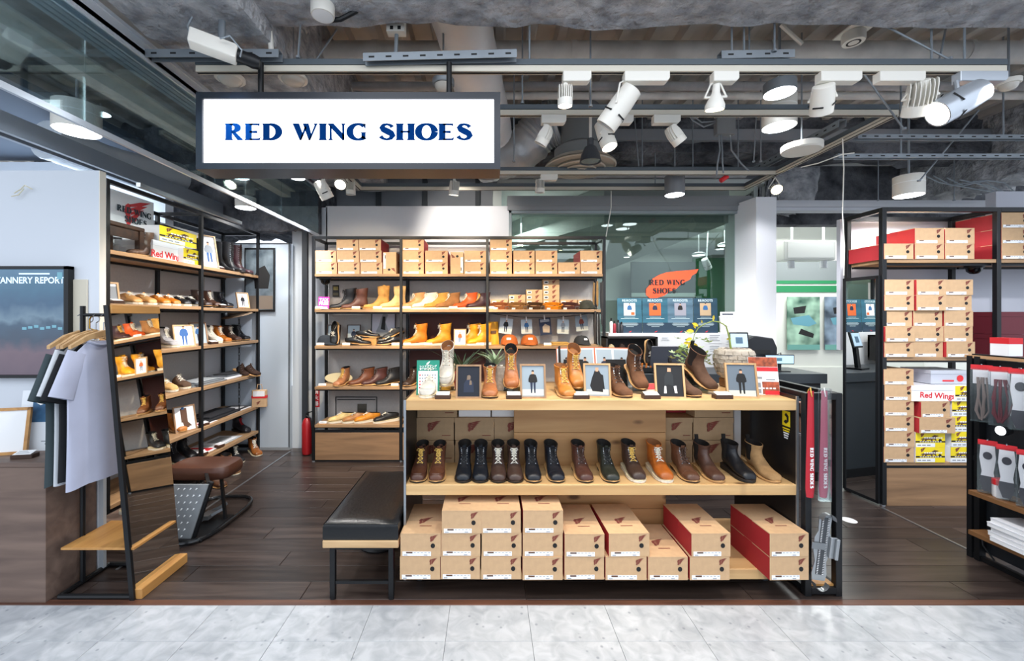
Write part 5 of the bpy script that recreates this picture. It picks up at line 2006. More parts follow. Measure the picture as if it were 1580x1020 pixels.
# wall screen
e = thing('wall_screen', 'black-framed wall screen showing a factory film still', 'screen', (X(64, 2.42), 2.42, ZZ(497, 2.42)))
ww_, wh_ = .33, (583 - 410) * 2.42 / F
xr = X(105, 2.42) - X(64, 2.42)
xl_ = xr - .60
b = MB()
b.box(xl_, xr, 0, .035, wh_ / 2 - .018, wh_ / 2).box(xl_, xr, 0, .035, -wh_ / 2, -wh_ / 2 + .018).box(xr - .026, xr, 0, .035, -wh_ / 2, wh_ / 2).box(xl_, xl_ + .018, 0, .035, -wh_ / 2, wh_ / 2)
b.box(xl_ + .01, xr - .01, .02, .033, -wh_ / 2 + .01, wh_ / 2 - .01)
b.build('bezel', BLACK, e)
def screen_mat():
    m = bpy.data.materials.new('screen_picture')
    m.use_nodes = True
    N, L = m.node_tree.nodes, m.node_tree.links
    b_ = N['Principled BSDF']
    b_.inputs['Roughness'].default_value = .12
    tc = N.new('ShaderNodeTexCoord')
    sp = N.new('ShaderNodeSeparateXYZ')
    L.new(tc.outputs['Object'], sp.inputs[0])
    n = N.new('ShaderNodeTexNoise')
    n.inputs['Scale'].default_value = 12
    L.new(tc.outputs['Object'], n.inputs[0])
    a = N.new('ShaderNodeMath'); a.operation = 'MULTIPLY_ADD'; a.inputs[1].default_value = .12
    L.new(n.outputs[0], a.inputs[0]); L.new(sp.outputs['Z'], a.inputs[2])
    mr_ = N.new('ShaderNodeMapRange')
    mr_.inputs['From Min'].default_value, mr_.inputs['From Max'].default_value = -.26, .40
    L.new(a.outputs[0], mr_.inputs[0])
    r = N.new('ShaderNodeValToRGB')
    els = r.color_ramp.elements
    els[0].color = (*lin('#5a4a58'), 1)
    els[1].color = (*lin('#5c84a4'), 1)
    for p, c in ((.22, '#6c5a66'), (.34, '#34485c'), (.46, '#38566e'), (.52, '#6c8aa0'), (.64, '#3a6080'), (.78, '#41708e')):
        q_ = els.new(p); q_.color = (*lin(c), 1)
    L.new(mr_.outputs[0], r.inputs[0])
    L.new(r.outputs[0], b_.inputs['Emission Color'])
    b_.inputs['Emission Strength'].default_value = .85
    b_.inputs['Base Color'].default_value = (.02, .02, .03, 1)
    return m


b = MB()
b.box(xl_ + .018, xr - .026, .012, .02, -wh_ / 2 + .018, wh_ / 2 - .018)
b.build('display', screen_mat(), e)
SCRW = mat('screen_white', '#c6dbe8', .3, emit=.7)
b = MB()
sx_ = X(72, 2.42) - X(64, 2.42)
vs, fs = text('TANNERY REPORT', .052, T(xr - .235, .0112, wh_ / 2 - .084), .0012, squeeze=.92)
b.add(vs, fs)
b.box(xr - .30, xr - .12, .0108, .0118, wh_ / 2 - .048, wh_ / 2 - .040)
b.build('film_title', SCRW, e)
b = MB()
b.box(xr - .075, xr - .045, .0105, .0118, wh_ / 2 - .075, wh_ / 2 - .035)
for k in range(7):
    x0 = xr - .28 + .035 * k
    b.box(x0, x0 + .025, .0105, .0118, -.045 + .006 * (k % 3), -.03 + .006 * (k % 3))
b.build('film_detail', mat('screen_teal', '#5f8f9f', .3, emit=.5), e)
e = thing('wall_plate', 'beige board fixed on the partition beside the wall screen', 'board', (X(120, 2.45), 2.45, ZZ(520, 2.45)))
b = MB()
b.box(-.058, .055, 0, .009, -.38, .34)
b.build('board_face', mat('beige_board', '#cdc6b4', .6), e, bevel=.003)
b = MB()
b.tube([P(22, 298, 2.44), P(32, 292, 2.43), P(38, 286, 2.43), P(50, 292, 2.44)], .003, 5)
b.tube([P(18, 303, 2.44), P(28, 301, 2.43), P(37, 291, 2.44)], .003, 5)
single('wall_wire', b, mat('wire_cream', '#d8d0b4', .5), 'loose cream wire curling out of the partition near its top', 'cable')
# ------------------------------------------------------------------ goods: boxes under the trolley
BFD = 2.165
rj = random.Random(3)
ksc = lambda d, wpx, hpx, dep=.34: (wpx * d / F / BOXW, dep / BOXD, hpx * d / F / BOXH)
ROWN = {0: 'bottom', 1: 'middle', 2: 'top'}
cols = [(617, 680, 2, 'first stack from the bench'), (680.5, 742, 3, 'second stack from the bench'), (743, 805, 3, 'third stack from the bench'),
        (806.5, 869, 3, 'fourth stack from the bench'), (870, 932, 2, 'fifth stack from the bench')]
GT = 'kraft shoe boxes under the trolley'
for a, c, n, nm in cols:
    for r in range(n):
        z = TBOT + r * .1205
        off = rj.uniform(-.004, .004)
        kbox(f'kraft shoe box on the trolley bottom shelf, {ROWN[r] if n == 3 else ("bottom" if r == 0 else "top")} of the {nm}', ((X(a, BFD) + X(c, BFD)) / 2 + off, BFD + rj.uniform(0, .008), z), ksc(BFD, c - a - .8, 35.4), rj.uniform(-.6, .6), GT)
for a, c, r, lab, yw in ((934, 998, 0, 'kraft shoe box under the one turned to show its red side, sixth stack from bench', 0), (939, 1002.5, 1, 'kraft shoe box with a red side strip, atop the sixth stack from bench', 1.2),
                         (999.5, 1061.5, 0, 'single kraft shoe box alone in the seventh place from the bench', 0), (1064, 1126, 0, 'lower kraft shoe box of the eighth stack, under the broad red-sided one', .3),
                         (1066.5, 1127.5, 1, 'upper kraft shoe box of the eighth stack with broad red side showing', .6), (1187, 1248.5, 0, 'lower kraft shoe box of the end stack overhanging the trolley by the foot gauge', 1.0),
                         (1187, 1248.5, 1, 'upper kraft shoe box of the end stack overhanging the trolley by the foot gauge', 1.0)):
    kbox(lab, ((X(a, BFD) + X(c, BFD)) / 2, BFD, TBOT + r * .1225), ksc(BFD, c - a - .6, 35.8), yw, GT)

# boxes standing behind the boots, long side to us
def backbox(label, px0, px1, d, z, h, group='kraft boxes behind the boots on the trolley', red=False, meshes=None):
    e = thing('shoe_box', label, 'box', ((X(px0, d) + X(px1, d)) / 2, d, z), (0, 0, 0), group)
    w_ = X(px1, d) - X(px0, d)
    b = MB()
    b.box(-w_ / 2, w_ / 2, 0, .22, 0, h - .028)
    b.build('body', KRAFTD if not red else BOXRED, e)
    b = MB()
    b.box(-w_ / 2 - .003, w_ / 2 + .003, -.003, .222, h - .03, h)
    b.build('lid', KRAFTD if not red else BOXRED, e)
    b = MB()
    wing(b, T(.0, -.0045, h * .62) @ RY(R(6)), w_ * .36)
    b.box(w_ * .2, w_ * .42, -.0045, -.0035, h * .2, h * .23)
    b.build('wing_mark', INK, e)
    return e


DB = 2.60
zs = TMID
for i, (a, c, r, lab) in enumerate(((640, 702, 0, 'bottom kraft box behind the yellow-laced boots on the trolley'), (701, 763, 0, 'bottom kraft box behind the black boots on the trolley'), (764, 824, 0, 'bottom kraft box half hidden by the pine back board'),
                                    (640, 700, 1, 'middle kraft box behind the yellow-laced boots on the trolley'), (702, 762, 1, 'middle kraft box behind the black boots on the trolley'), (763, 824, 1, 'middle kraft box half hidden by the pine back board'),
                                    (644, 705, 2, 'topmost kraft box in the trolley upper bay near the bench'))):
    backbox(lab, a, c, DB, zs + r * .142, .14)
for a, c, r, lab in ((1020, 1068, 0, 'bottom kraft box behind the pine back board end and eyelet boot'), (1070, 1131, 0, 'bottom kraft box behind the brown chelsea boot'), (1020, 1068, 1, 'middle kraft box behind the pine back board end and eyelet boot'),
                     (1070, 1131, 1, 'middle kraft box behind the brown chelsea boot'), (1072, 1131, 2, 'topmost kraft box above the brown chelsea boot')):
    backbox(lab, a, c, DB, zs + r * .142, .14)
b = MB()
b.box(X(1028, 2.72), X(1071, 2.72), 2.72, 2.82, TMID + .285, TMID + .40)
single('red_box', b, BOXRED, 'plain dark red box in the trolley beside the topmost kraft box', 'box', bevel=.002)
b = MB()
b.box(X(1133, 2.7), X(1143, 2.7), 2.70, 2.71, TMID, TTOP - .06)
single('paper_strip', b, PAPER, 'white paper strip hanging inside the trolley behind the chelsea boots', 'paper')
for i, (a, c) in enumerate(((708, 757), (759, 800))):
    e = thing('paper_pad', ('white bound paper stack in the trolley upper bay, nearest the bench', 'white bound paper stack in the trolley upper bay, next to the pine board')[i], 'paper', ((X(a, 2.62) + X(c, 2.62)) / 2, 2.62, TMID + .284))
    w_ = X(c, 2.62) - X(a, 2.62)
    b = MB()
    b.box(-w_ / 2, w_ / 2, 0, .2, 0, .045)
    b.build('sheets', PAPER, e)
    b = MB()
    b.box(-w_ / 2 + .003, w_ / 2, -.001, .2, .045, .05)
    b.build('cover', mat('pink_grey', '#c9b3b0', .7), e)

# ------------------------------------------------------------------ boots on the trolley's middle shelf (toes to the aisle)
GM = 'boots in a row on the trolley middle shelf'
def tboot(style, hexc, label, px, z, d=2.275, yaw=0, **k):
    return shoe(style, hexc, label, (X(px, d) + math.sin(R(yaw)) * -.145 * SHS, d + .145 * SHS * math.cos(R(yaw)), z), yaw, **k)


for st, hx, px, lab, kw in (
        ('mocheel', '#4a2b1e', 643, 'dark brown moc-toe boot with yellow laces, outer one of its pair by the bench', dict(lace=TANLACE, sole=SOLEB, welt=WELTN)),
        ('mocheel', '#5a3524', 672, 'dark brown moc-toe boot with yellow laces, inner one of its pair', dict(lace=TANLACE, sole=SOLEB, welt=WELTN)),
        ('round', '#10151d', 714, 'all-black plain-toe boot with black sole, outer one of its pair', dict(lace=BKLACE, welt=WELTD)),
        ('round', '#10151d', 741, 'all-black plain-toe boot with black sole, inner one of its pair', dict(lace=BKLACE, welt=WELTD)),
        ('round', '#3d2b24', 769.5, 'dark brown matte boot with pale laces, outer one of its pair', dict(lace=WHLACE, welt=SOLEBR, suede=False)),
        ('round', '#3f2d25', 795.5, 'dark brown matte boot with pale laces, inner one of its pair', dict(lace=WHLACE, welt=SOLEBR)),
        ('cap', '#14171f', 824.5, 'midnight blue boot facing straight out before the pine board', dict(lace=BKLACE, sole=SOLEB)),
        ('cap', '#12161f', 862, 'midnight blue boot turned a little, by the oxblood boot', dict(lace=BKLACE, sole=SOLEB)),
        ('cap', '#4f2f25', 906.5, 'oxblood brown boot with pale welt before the pine board', dict(lace=BRLACE, sole=SOLEB)),
        ('round', '#22261f', 947, 'dark green boot with natural welt before the pine board', dict(lace=BKLACE, sole=SOLEB)),
        ('roundw', '#3c2a22', 988, 'dark brown boot with gold laces and white wedge sole', dict(lace=TANLACE, sole=SOLEW, welt=WELTW)),
        ('roundw', '#a8591c', 1031, 'bright orange boot with white wedge sole', dict(lace=WHLACE, sole=SOLEW, welt=WELTW, lining=LINT)),
        ('cap', '#5b3a28', 1072, 'mid brown lace-up boot beside the orange boot', dict(lace=BRLACE, sole=SOLEBR)),
        ('chelsea', '#4d3226', 1111, 'brown chelsea boot with tan sole on the trolley shelf', dict(sole=SOLET)),
        ('chelseaw', '#121419', 1160, 'black chelsea boot with black sole on the trolley shelf', dict(sole=SOLEB, welt=WELTD)),
        ('chelsea', '#a8845a', 1199, 'sand chelsea boot with dark gore at the trolley shelf end', dict(sole=SOLET, suede=True))):
    tboot(st, hx, lab, px, TMID, group=None, yaw={862: 4, 906.5: 3, 1160: 2}.get(px, 0), **kw)

# ------------------------------------------------------------------ on top of the trolley
def riser(label, x, y, z, h, w=.11, dpt=.14):
    e = thing('shoe_stand', label, 'stand', (x, y, z), group=None)
    b = MB()
    b.box(-w / 2, w / 2, 0, dpt, 0, .004).box(-w / 2, -w / 2 + .004, 0, dpt, .004, h).box(w / 2 - .004, w / 2, 0, dpt, .004, h)
    b.build('legs', ACRYL, e)
    b = MB()
    b.add([(-w / 2, -.02, h - .006), (w / 2, -.02, h - .006), (w / 2, dpt, h + .08), (-w / 2, dpt, h + .08)], [(0, 1, 2, 3)])
    b.add([(-w / 2, -.02, h - .002), (w / 2, -.02, h - .002), (w / 2, dpt, h + .084), (-w / 2, dpt, h + .084)], [(0, 1, 2, 3)])
    b.build('tray', ACRYL, e)
    return e


PAIRS = [('moc', '#cfc9bd', dict(lace=WHLACE, sole=SOLEW, welt=WELTW, suede=True, lining=LINT), 'off-white suede moc-toe', 657, 686, 2.285, 2.44, .078, -1, -3),
         ('cap', '#a9683c', dict(lace=TANLACE, sole=SOLEBR, lining=LINB), 'tan leather cap-toe', 756, 790, 2.285, 2.42, .050, 0, 0),
         ('round', '#b87430', dict(lace=TANLACE, sole=SOLET, lining=LINT), 'golden tan leather', 880, 893, 2.285, 2.42, .055, 5, 2),
         ('round', '#6b4a35', dict(lace=BRLACE, sole=SOLEBR, suede=True), 'brown suede lace-up', 969, 992, 2.30, 2.42, .040, 8, 3),
         ('chelsea', '#5c4436', dict(sole=SOLEBR, suede=True), 'brown suede chelsea', 1077, 1101, 2.31, 2.42, .030, 10, 18)]
for st, hx, kw, nm, pa, pb, da, db, up, ya, yb in PAIRS:
    tboot(st, hx, f'{nm} boot standing on the trolley top at the front edge', pa, TTOP, da, ya, **kw)
    pit = 25
    hl = .145 * SHS
    s_, c_ = math.sin(R(yb)), math.cos(R(yb))
    x, y = X(pb, db) - s_ * hl * math.cos(R(pit)), db + hl * c_ * math.cos(R(pit))
    z = TTOP + up * .5 + hl * math.sin(R(pit))
    shoe(st, hx, f'{nm} boot propped up behind its mate on a clear stand', (x, y, z), yb, pit, **kw)
    riser(f'clear acrylic stand under the raised {nm} boot', x, y - .02, TTOP, z - TTOP - .02)

def sky(n, c1): return mat(n, c1, .7)
BGG = mat('studio_grey_blue', '#8c9aa4', .7)
BGP = mat('studio_pale', '#a9b7bf', .7)
BGD = mat('studio_dark', '#14171c', .7)
BGN = mat('studio_navy', '#101826', .7)
FLP = mat('studio_floor', '#c3c6bd', .7)
def fframe(label, px0, px1, py0, py1, d, bg, fig, fm, yaw=0):
    w_, h_ = (px1 - px0) * d / F, (py1 - py0) * d / F * 1.02
    photo_frame(label, ((X(px0, d) + X(px1, d)) / 2, d, TTOP), w_, h_, bg, fig, fm, yaw)


fframe('brown photo frame with a nearly black picture, next to the white boot', 703, 742.5, 561, 612, 2.30, BGN, [([(-.028, -.06), (.03, -.06), (.026, -.005), (.008, .012), (-.012, .010), (-.026, -.012)], mat('print_shade', '#222c40', .7)), ([(-.010, .008), (.010, .010), (.012, .028), (.004, .036), (-.008, .032)], mat('print_dim_skin', '#7d6a58', .7)), ([(.004, -.02), (.018, -.018), (.016, .004), (.006, .006)], mat('print_dim_skin', '#7d6a58', .7))], FRAMED, 0)
fg = [(rect(-.06, .06, -.08, -.045), FLP)] + person_shapes(0, -.066, .125, BLK, NAVYP)
fframe('brown photo frame with a standing figure on pale grey, mid trolley top', 803, 843, 561, 613, 2.30, BGG, fg, FRAMED, 0)
fg = [(rect(-.06, .06, -.08, -.05), FLP), ([(-.028, -.06), (.03, -.065), (.03, .02), (.012, .055), (-.012, .055), (-.03, .01), (-.04, -.03)], BLK), ([(-.008, .05), (.008, .05), (.01, .072), (-.008, .072)], SKIN), ([(.012, -.04), (.04, -.05), (.034, .03), (.01, .04)], BLK)]
fframe('pale wood frame with a figure in a black cloak, before the golden boot', 902, 943.5, 561, 613, 2.32, BGG, fg, FRAMEW, -4)
fg = [([(-.03, -.03), (-.008, -.02), (.02, -.03), (.02, .03), (.008, .05), (-.012, .05), (-.028, .02)], mat('dark_coat', '#23282c', .7)), ([(-.01, .05), (.01, .05), (.01, .07), (-.008, .072)], SKIN), ([(-.034, -.07), (-.02, -.07), (-.02, -.03), (-.03, -.03)], PAPER), ([(.024, -.068), (.038, -.068), (.034, -.028), (.02, -.03)], PAPER)]
fframe('pale wood frame with a seated figure on black, by the suede boots', 1013, 1058, 562, 615, 2.30, BGD, fg, FRAMEW, -6)
fg = [(rect(-.07, .07, -.09, -.055), FLP)] + person_shapes(.0, -.074, .135, BLK, BLK)
fframe('pale wood frame with a man in a black coat, before the stone pot', 1124, 1170, 562, 615, 2.31, mat('studio_slate', '#65717c', .7), fg, FRAMEW, -9)
for px0, px1, d, lab in ((671, 695, 2.275, 'dark price block beside the standing white boot'), (781, 805, 2.275, 'dark price block beside the standing tan boot'), (885, 910, 2.275, 'dark price block beside the standing golden boot'),
                         (994, 1020, 2.275, 'dark price block between the suede boots and the seated-figure frame'), (1105, 1132, 2.275, 'dark price block beside the chelsea boots')):
    price_block(lab, ((X(px0, d) + X(px1, d)) / 2, d, TTOP), (px1 - px0) * d / F)
# calendar card
e = thing('calendar_card', 'teal desk calendar card with a wing on top behind the white boot', 'calendar', (X(660, 2.40), 2.40, TTOP), (R(-8), 0, R(2)))
TEAL = mat('teal_card', '#17876f', .5)
b = MB()
b.box(-.066, .066, 0, .004, 0, .20)
b.build('card', TEAL, e)
b = MB()
b.box(-.056, .056, -.0012, 0, .008, .138)
b.build('page', PAPER, e)
b = MB()
vs, fs = text('レッドウィング', .0145, T(0, -.0012, .164), .0004)
b.add(vs, fs)
vs, fs = text('営業日カレンダー', .0125, T(0, -.0012, .149), .0004)
b.add(vs, fs)
b.poly([(-.01, -.0012, .172), (.0, -.0012, .176), (.012, -.0012, .194), (.006, -.0012, .193), (-.008, -.0012, .184)])
b.build('title_lettering', PAPER, e)
b = MB()
for r_ in range(6):
    for c_ in range(7):
        b.box(-.050 + .0146 * c_, -.042 + .0146 * c_, -.0020, -.0011, .020 + .018 * r_, .028 + .018 * r_, 1 if (r_ == 2 and c_ < 3) or c_ == 0 and r_ % 2 else 0)
o = b.build('dates', [GREYP, REDP], e)
b = MB()
b.box(-.06, .06, .004, .007, 0, .15, 0, RX(R(-14)) @ T(0, .03, 0))
b.build('easel_back', TEAL, e)
# plants on the trolley
LEAFD = mat('leaf_dark_green', '#3d5c40', .5, var=.25, scale=9)
LEAFL = mat('leaf_grey_green', '#9db48f', .55, var=.2, scale=9)
LEAFP = mat('leaf_pale_green', '#a9c48a', .5, var=.25, scale=12)
LEAFY = mat('leaf_yellow', '#d8c02a', .5, var=.2, scale=12)


def blade(b, base, ang, ln, arch, w0, lean, mi=0, n=6):
    """a long arching leaf"""
    pts = []
    dx, dy = math.cos(ang), math.sin(ang)
    for i in range(n + 1):
        t = i / n
        rr = lean * ln * t + arch * ln * t * t
        zz = ln * (t - .55 * arch * t * t * 1.4) * (1 - lean * .4)
        ww = w0 * (1 - t) ** .7 * (.6 + .8 * t if t < .4 else 1)
        c = Vector(base) + Vector((dx * rr, dy * rr, zz))
        s_ = Vector((-dy, dx, 0)) * ww
        pts.append((c - s_, c + Vector((0, 0, -ww * .4)), c + s_))
    b.loft([list(p) for p in pts], mi, False, False, closed=False)


def grass_plant(name, label, pos, pot, n, ln, w0, m, rs, spread=.55):
    e = thing(name, label, 'plant', pos)
    rnd = random.Random(rs)
    pot(e)
    z = e['pot_top']
    del e['pot_top']
    for k in range(n):
        b = MB()
        blade(b, (rnd.uniform(-.012, .012), rnd.uniform(-.012, .012), z - .01), rnd.uniform(0, 2 * PI), ln * rnd.uniform(.65, 1.1), rnd.uniform(.2, spread), w0, rnd.uniform(.15, .6))
        b.build('leaf', m, e, smooth=True)
    return e


def pot_ribbed(e):
    b = MB()
    prof = [(.036, 0), (.046, .11), (.042, .112), (.038, .095)]
    b.lathe(prof, 20)
    b.build('pot', mat('pot_coral', '#c45a4b', .7), e, smooth=True)
    b = MB()
    for k in range(20):
        t = 2 * PI * k / 20
        b.bar((.038 * math.cos(t), .038 * math.sin(t), .004), (.047 * math.cos(t), .047 * math.sin(t), .108), .004, .004)
    o = b.build('pot_rib', mat('pot_coral', '#c45a4b'), e)
    o['kind'] = 'stuff'
    e['pot_top'] = .10


def pot_square(e):
    b = MB()
    b.loft([[(-.045, -.045, 0), (.045, -.045, 0), (.045, .045, 0), (-.045, .045, 0)], [(-.058, -.055, .15), (.058, -.055, .15), (.058, .055, .15), (-.058, .055, .15)]])
    b.build('pot', mat('pot_stone', '#a89c8c', .85, var=.15, scale=10, bump=.3), e, bevel=.004)
    b = MB()
    rnd = random.Random(4)
    for k in range(26):
        b.lathe([(.001, -.005), (.007, 0), (.001, .006)], 6, 0, T(rnd.uniform(-.05, .05), rnd.uniform(-.045, .045), .153))
    o = b.build('gravel', mat('pot_gravel', '#d8d0c0', .8), e)
    o['kind'] = 'stuff'
    e['pot_top'] = .155


grass_plant('potted_grass', 'dark green grassy plant in a coral ribbed pot behind the black picture', (X(712, 2.62), 2.60, TTOP), pot_ribbed, 40, .24, .006, LEAFD, 2, .4)
grass_plant('air_plant', 'grey-green air plant arching out of a square stone pot', (X(765, 2.56), 2.56, TTOP), pot_square, 26, .17, .0095, LEAFL, 5, .7)
b = MB()
b.lathe([(.036, 0), (.036, .02)], 16, 0, T(X(790, 2.62), 2.62, TTOP))
# faceted stone pot with an arching vine
e = thing('stone_planter', 'round pale stone planter with carved facets and a long arching yellow-leaved stem', 'planter', (X(1133, 2.66), 2.66, TTOP))
b = MB()
b.cbox((0, 0, .03), (.13, .13, .06))
b.build('wood_stump', mat('stump_wood', '#8e6b47', .8, var=.25, scale=10), e, bevel=.006)
zb = .062
prof = [(.075, 0), (.098, .04), (.112, .09), (.116, .13), (.108, .17), (.090, .188), (.078, .186), (.070, .17)]
b = MB()
b.lathe(prof, 28, 0, T(0, 0, zb))
b.build('pot', mat('pale_stone', '#b3aa9d', .85, var=.2, scale=14, bump=.4), e)
b = MB()
rnd = random.Random(12)
for ring in range(6):
    z0, z1 = zb + .012 + .028 * ring, zb + .036 + .028 * ring
    nf = 16
    for k in range(nf):
        t0, t1 = 2 * PI * (k + .06 + .5 * (ring % 2)) / nf, 2 * PI * (k + .94 + .5 * (ring % 2)) / nf
        def rad(z):
            q = z - zb
            for (r0, a), (r1, c) in zip(prof[:5], prof[1:6]):
                if a <= q <= c: return r0 + (r1 - r0) * (q - a) / (c - a)
            return .1
        o_ = rnd.uniform(.003, .013)
        p = [((rad(z) + o) * math.cos(t), (rad(z) + o) * math.sin(t), z) for o in (0, o_) for z, t in ((z0, t0), (z0, t1), (z1, t1), (z1, t0))]
        b.add(p, [(4, 5, 6, 7), (0, 1, 5, 4), (1, 2, 6, 5), (2, 3, 7, 6), (3, 0, 4, 7)])
o = b.build('facet', mat('pale_stone', '#b3aa9d'), e)
o['kind'] = 'stuff'
b = MB()
for k in range(40):
    a, r_ = rnd.uniform(0, 2 * PI), rnd.uniform(0, .075)
    b.lathe([(.001, -.004), (.009, .002), (.001, .008)], 6, 0, T(r_ * math.cos(a), r_ * math.sin(a), zb + .182))
o = b.build('pebbles', mat('pebble_grey', '#857c72', .8, var=.3, scale=20), e)
o['kind'] = 'stuff'
ox, oz = X(1133, 2.66), TTOP
def vp(px, py): return (X(px, 2.64) - ox, 0, ZZ(py, 2.64) - oz)
stem_pts = [vp(1131, 541), vp(1128, 520), vp(1123, 503), vp(1113, 497), vp(1102, 495.5), vp(1090, 500), vp(1080, 506), vp(1074, 516), vp(1071, 528)]
b = MB()
b.tube(stem_pts, [.007, .0065, .005, .004, .0035, .003, .003, .0025, .002], 6)
b.build('stem', mat('stem_olive', '#8b9a4a', .5), e, smooth=True)
for (px, py, a, ln) in ((1103, 495, 75, .045), (1080, 503, 150, .05), (1086, 499, 110, .028), (1073, 511, 172, .05), (1076, 507, 120, .034), (1070, 522, 195, .045), (1071, 526, 240, .05), (1066, 530, 170, .04), (1074, 530, 300, .036), (1124, 524, 20, .03)):
    q = Vector(vp(px, py))
    t = R(a)
    d_ = Vector((math.cos(t), rnd.uniform(-.3, .3), math.sin(t)))
    n_ = Vector((-d_.z, -.5, d_.x)).normalized()
    b = MB()
    rr = []
    for i in range(6):
        u = i / 5
        ww = ln * .26 * math.sin(PI * min(1, u * .94 + .06)) ** .8
        c = q + d_ * ln * u + Vector((0, 0, -ln * .15 * u * u))
        rr.append([c - n_ * ww, c + Vector((0, .004, 0)), c + n_ * ww])
    b.loft(rr, 0, False, False, closed=False)
    b.build('leaf', LEAFY, e, smooth=True)
# small pale succulent bush
e = thing('succulent_plant', 'pale green bushy succulent between the suede boots and the stone planter', 'plant', (X(1068, 2.72), 2.72, TTOP))
b = MB()
b.lathe([(.04, 0), (.05, .08), (.045, .08)], 18)
b.build('pot', mat('pot_dark', '#3c3a38', .6), e, smooth=True)
rnd = random.Random(31)
for k in range(46):
    a, el = rnd.uniform(0, 2 * PI), rnd.uniform(.1, 1.4)
    rr_ = rnd.uniform(.05, .125)
    c = Vector((math.cos(a) * math.cos(el) * rr_ * 1.1, math.sin(a) * math.cos(el) * rr_ * .8, .08 + math.sin(el) * rr_ * 1.35 + rnd.uniform(-.01, .02)))
    b = MB()
    Mx_ = T(*c) @ RZ(rnd.uniform(0, 6)) @ RX(rnd.uniform(-.6, .6))
    for j in range(5):
        t = 2 * PI * j / 5
        d_ = Vector((math.cos(t), math.sin(t), .35))
        n_ = Vector((-d_.y, d_.x, 0)) * .0075
        b.add([Vector((0, 0, 0)), d_ * .012 - n_, d_ * .024, d_ * .012 + n_], [(0, 1, 2, 3)], 0, Mx_)
    b.build('leaf_rosette', LEAFP, e)
b = MB()
for k in range(8):
    a = 2 * PI * k / 8
    b.tube([(0, 0, .07), (math.cos(a) * .03, math.sin(a) * .03, .14), (math.cos(a) * .08, math.sin(a) * .07, .17)], .003, 5)
b.build('stems', mat('stem_olive', '#8b9a4a'), e)
e.scale = (1.3, 1.2, 1.35)
# open album
e = thing('photo_album', 'open photo album with orange edges and figures on its pages behind the golden boot', 'book', (X(921, 2.62), 2.62, TTOP), (R(-14), 0, 0))
w_, h_ = .245, .265
ORG = mat('album_orange', '#c8683c', .6)
for s in (-1, 1):
    Mg = RZ(R(8 * s)) @ T(s * w_ / 2, 0, 0)
    b = MB()
    b.box(-w_ / 2, w_ / 2, .004, .010, 0, h_, 0, Mg)
    b.build('cover', ORG, e)
    sh = []
    for q in (-1, 1):
        x = q * w_ * .24
        sh.append((rect(x - w_ * .21, x + w_ * .21, -h_ * .42, h_ * .44), BGP))
        sh += person_shapes(x, -h_ * .3, h_ * .55, NAVYP if q < 0 else (BLK if s < 0 else mat('print_beige', '#b3a189', .8)), NAVYP if q < 0 else BLK)
    link('page', print_mesh('page', w_ * .96, h_ * .95, PAPER, sh, Mg @ T(0, .0028, h_ * .5)), e)
b = MB()
b.box(-.235, -.225, -.03, .0, 0, h_)
b.build('spine_board', BLK, e)
b = MB()
b.box(-.2, .2, .012, .016, 0, h_ * .7)
b.bar((0, .014, h_ * .7), (0, .1, .0), .1, .004)
b.build('easel_back', BLK, e)
# leaflet
e = thing('shop_leaflet', 'red and white printed leaflet standing beside the man-in-coat frame', 'leaflet', (X(1181, 2.40), 2.40, TTOP), (R(-10), 0, R(-8)))
MEAT = mat('print_warm', '#9c4a2c', .6, var=.5, scale=40)
sh = [(rect(-.078, .078, .052, .108), MEAT), (rect(-.078, .078, .026, .05), REDP), (rect(-.012, .078, -.105, -.034), MEAT), (rect(.0, .078, -.108, -.085), REDP), (rect(-.074, -.02, -.10, -.04), GREYP), (rect(-.05, -.01, -.018, -.006), GREYP), (rect(.01, .06, -.024, -.018), GREYP)]
link('sheet', print_mesh('sheet', .158, .218, PAPER, sh, T(0, 0, .11)), e)
b = MB()
vs, fs = text('5', .026, T(-.055, -.0016, .038), .001)
b.add(vs, fs)
for k in range(5): b.box(-.035 + .02 * k, -.022 + .02 * k, -.0018, -.001, .034, .042)
b.build('lettering', PAPER, e)
b = MB()
b.bar((0, .004, .14), (0, .06, .0), .05, .003)
b.build('easel_back', PAPER, e)
e = thing('red_leaflet', 'red and white folder lying behind the seated-figure frame', 'leaflet', (X(1010, 2.55), 2.50, TTOP + .002))
b = MB()
b.box(-.07, .10, 0, .2, 0, .012, 0)
b.build('pages', PAPER, e)
b = MB()
b.box(-.07, .10, 0, .2, .012, .016)
b.build('cover', REDP, e)
# ------------------------------------------------------------------ goods on the back shelving
GB = 'kraft shoe boxes on the back shelving'
BD_ = 4.29
bk = BD_ / F


def bb(px0, px1, row, lab, red=None, yaw=0, d=BD_):
    kbox(lab, ((X(px0, d) + X(px1, d)) / 2, d, S1 + row * .1215), ksc(d, px1 - px0 - .4, 17.9), yaw, GB)


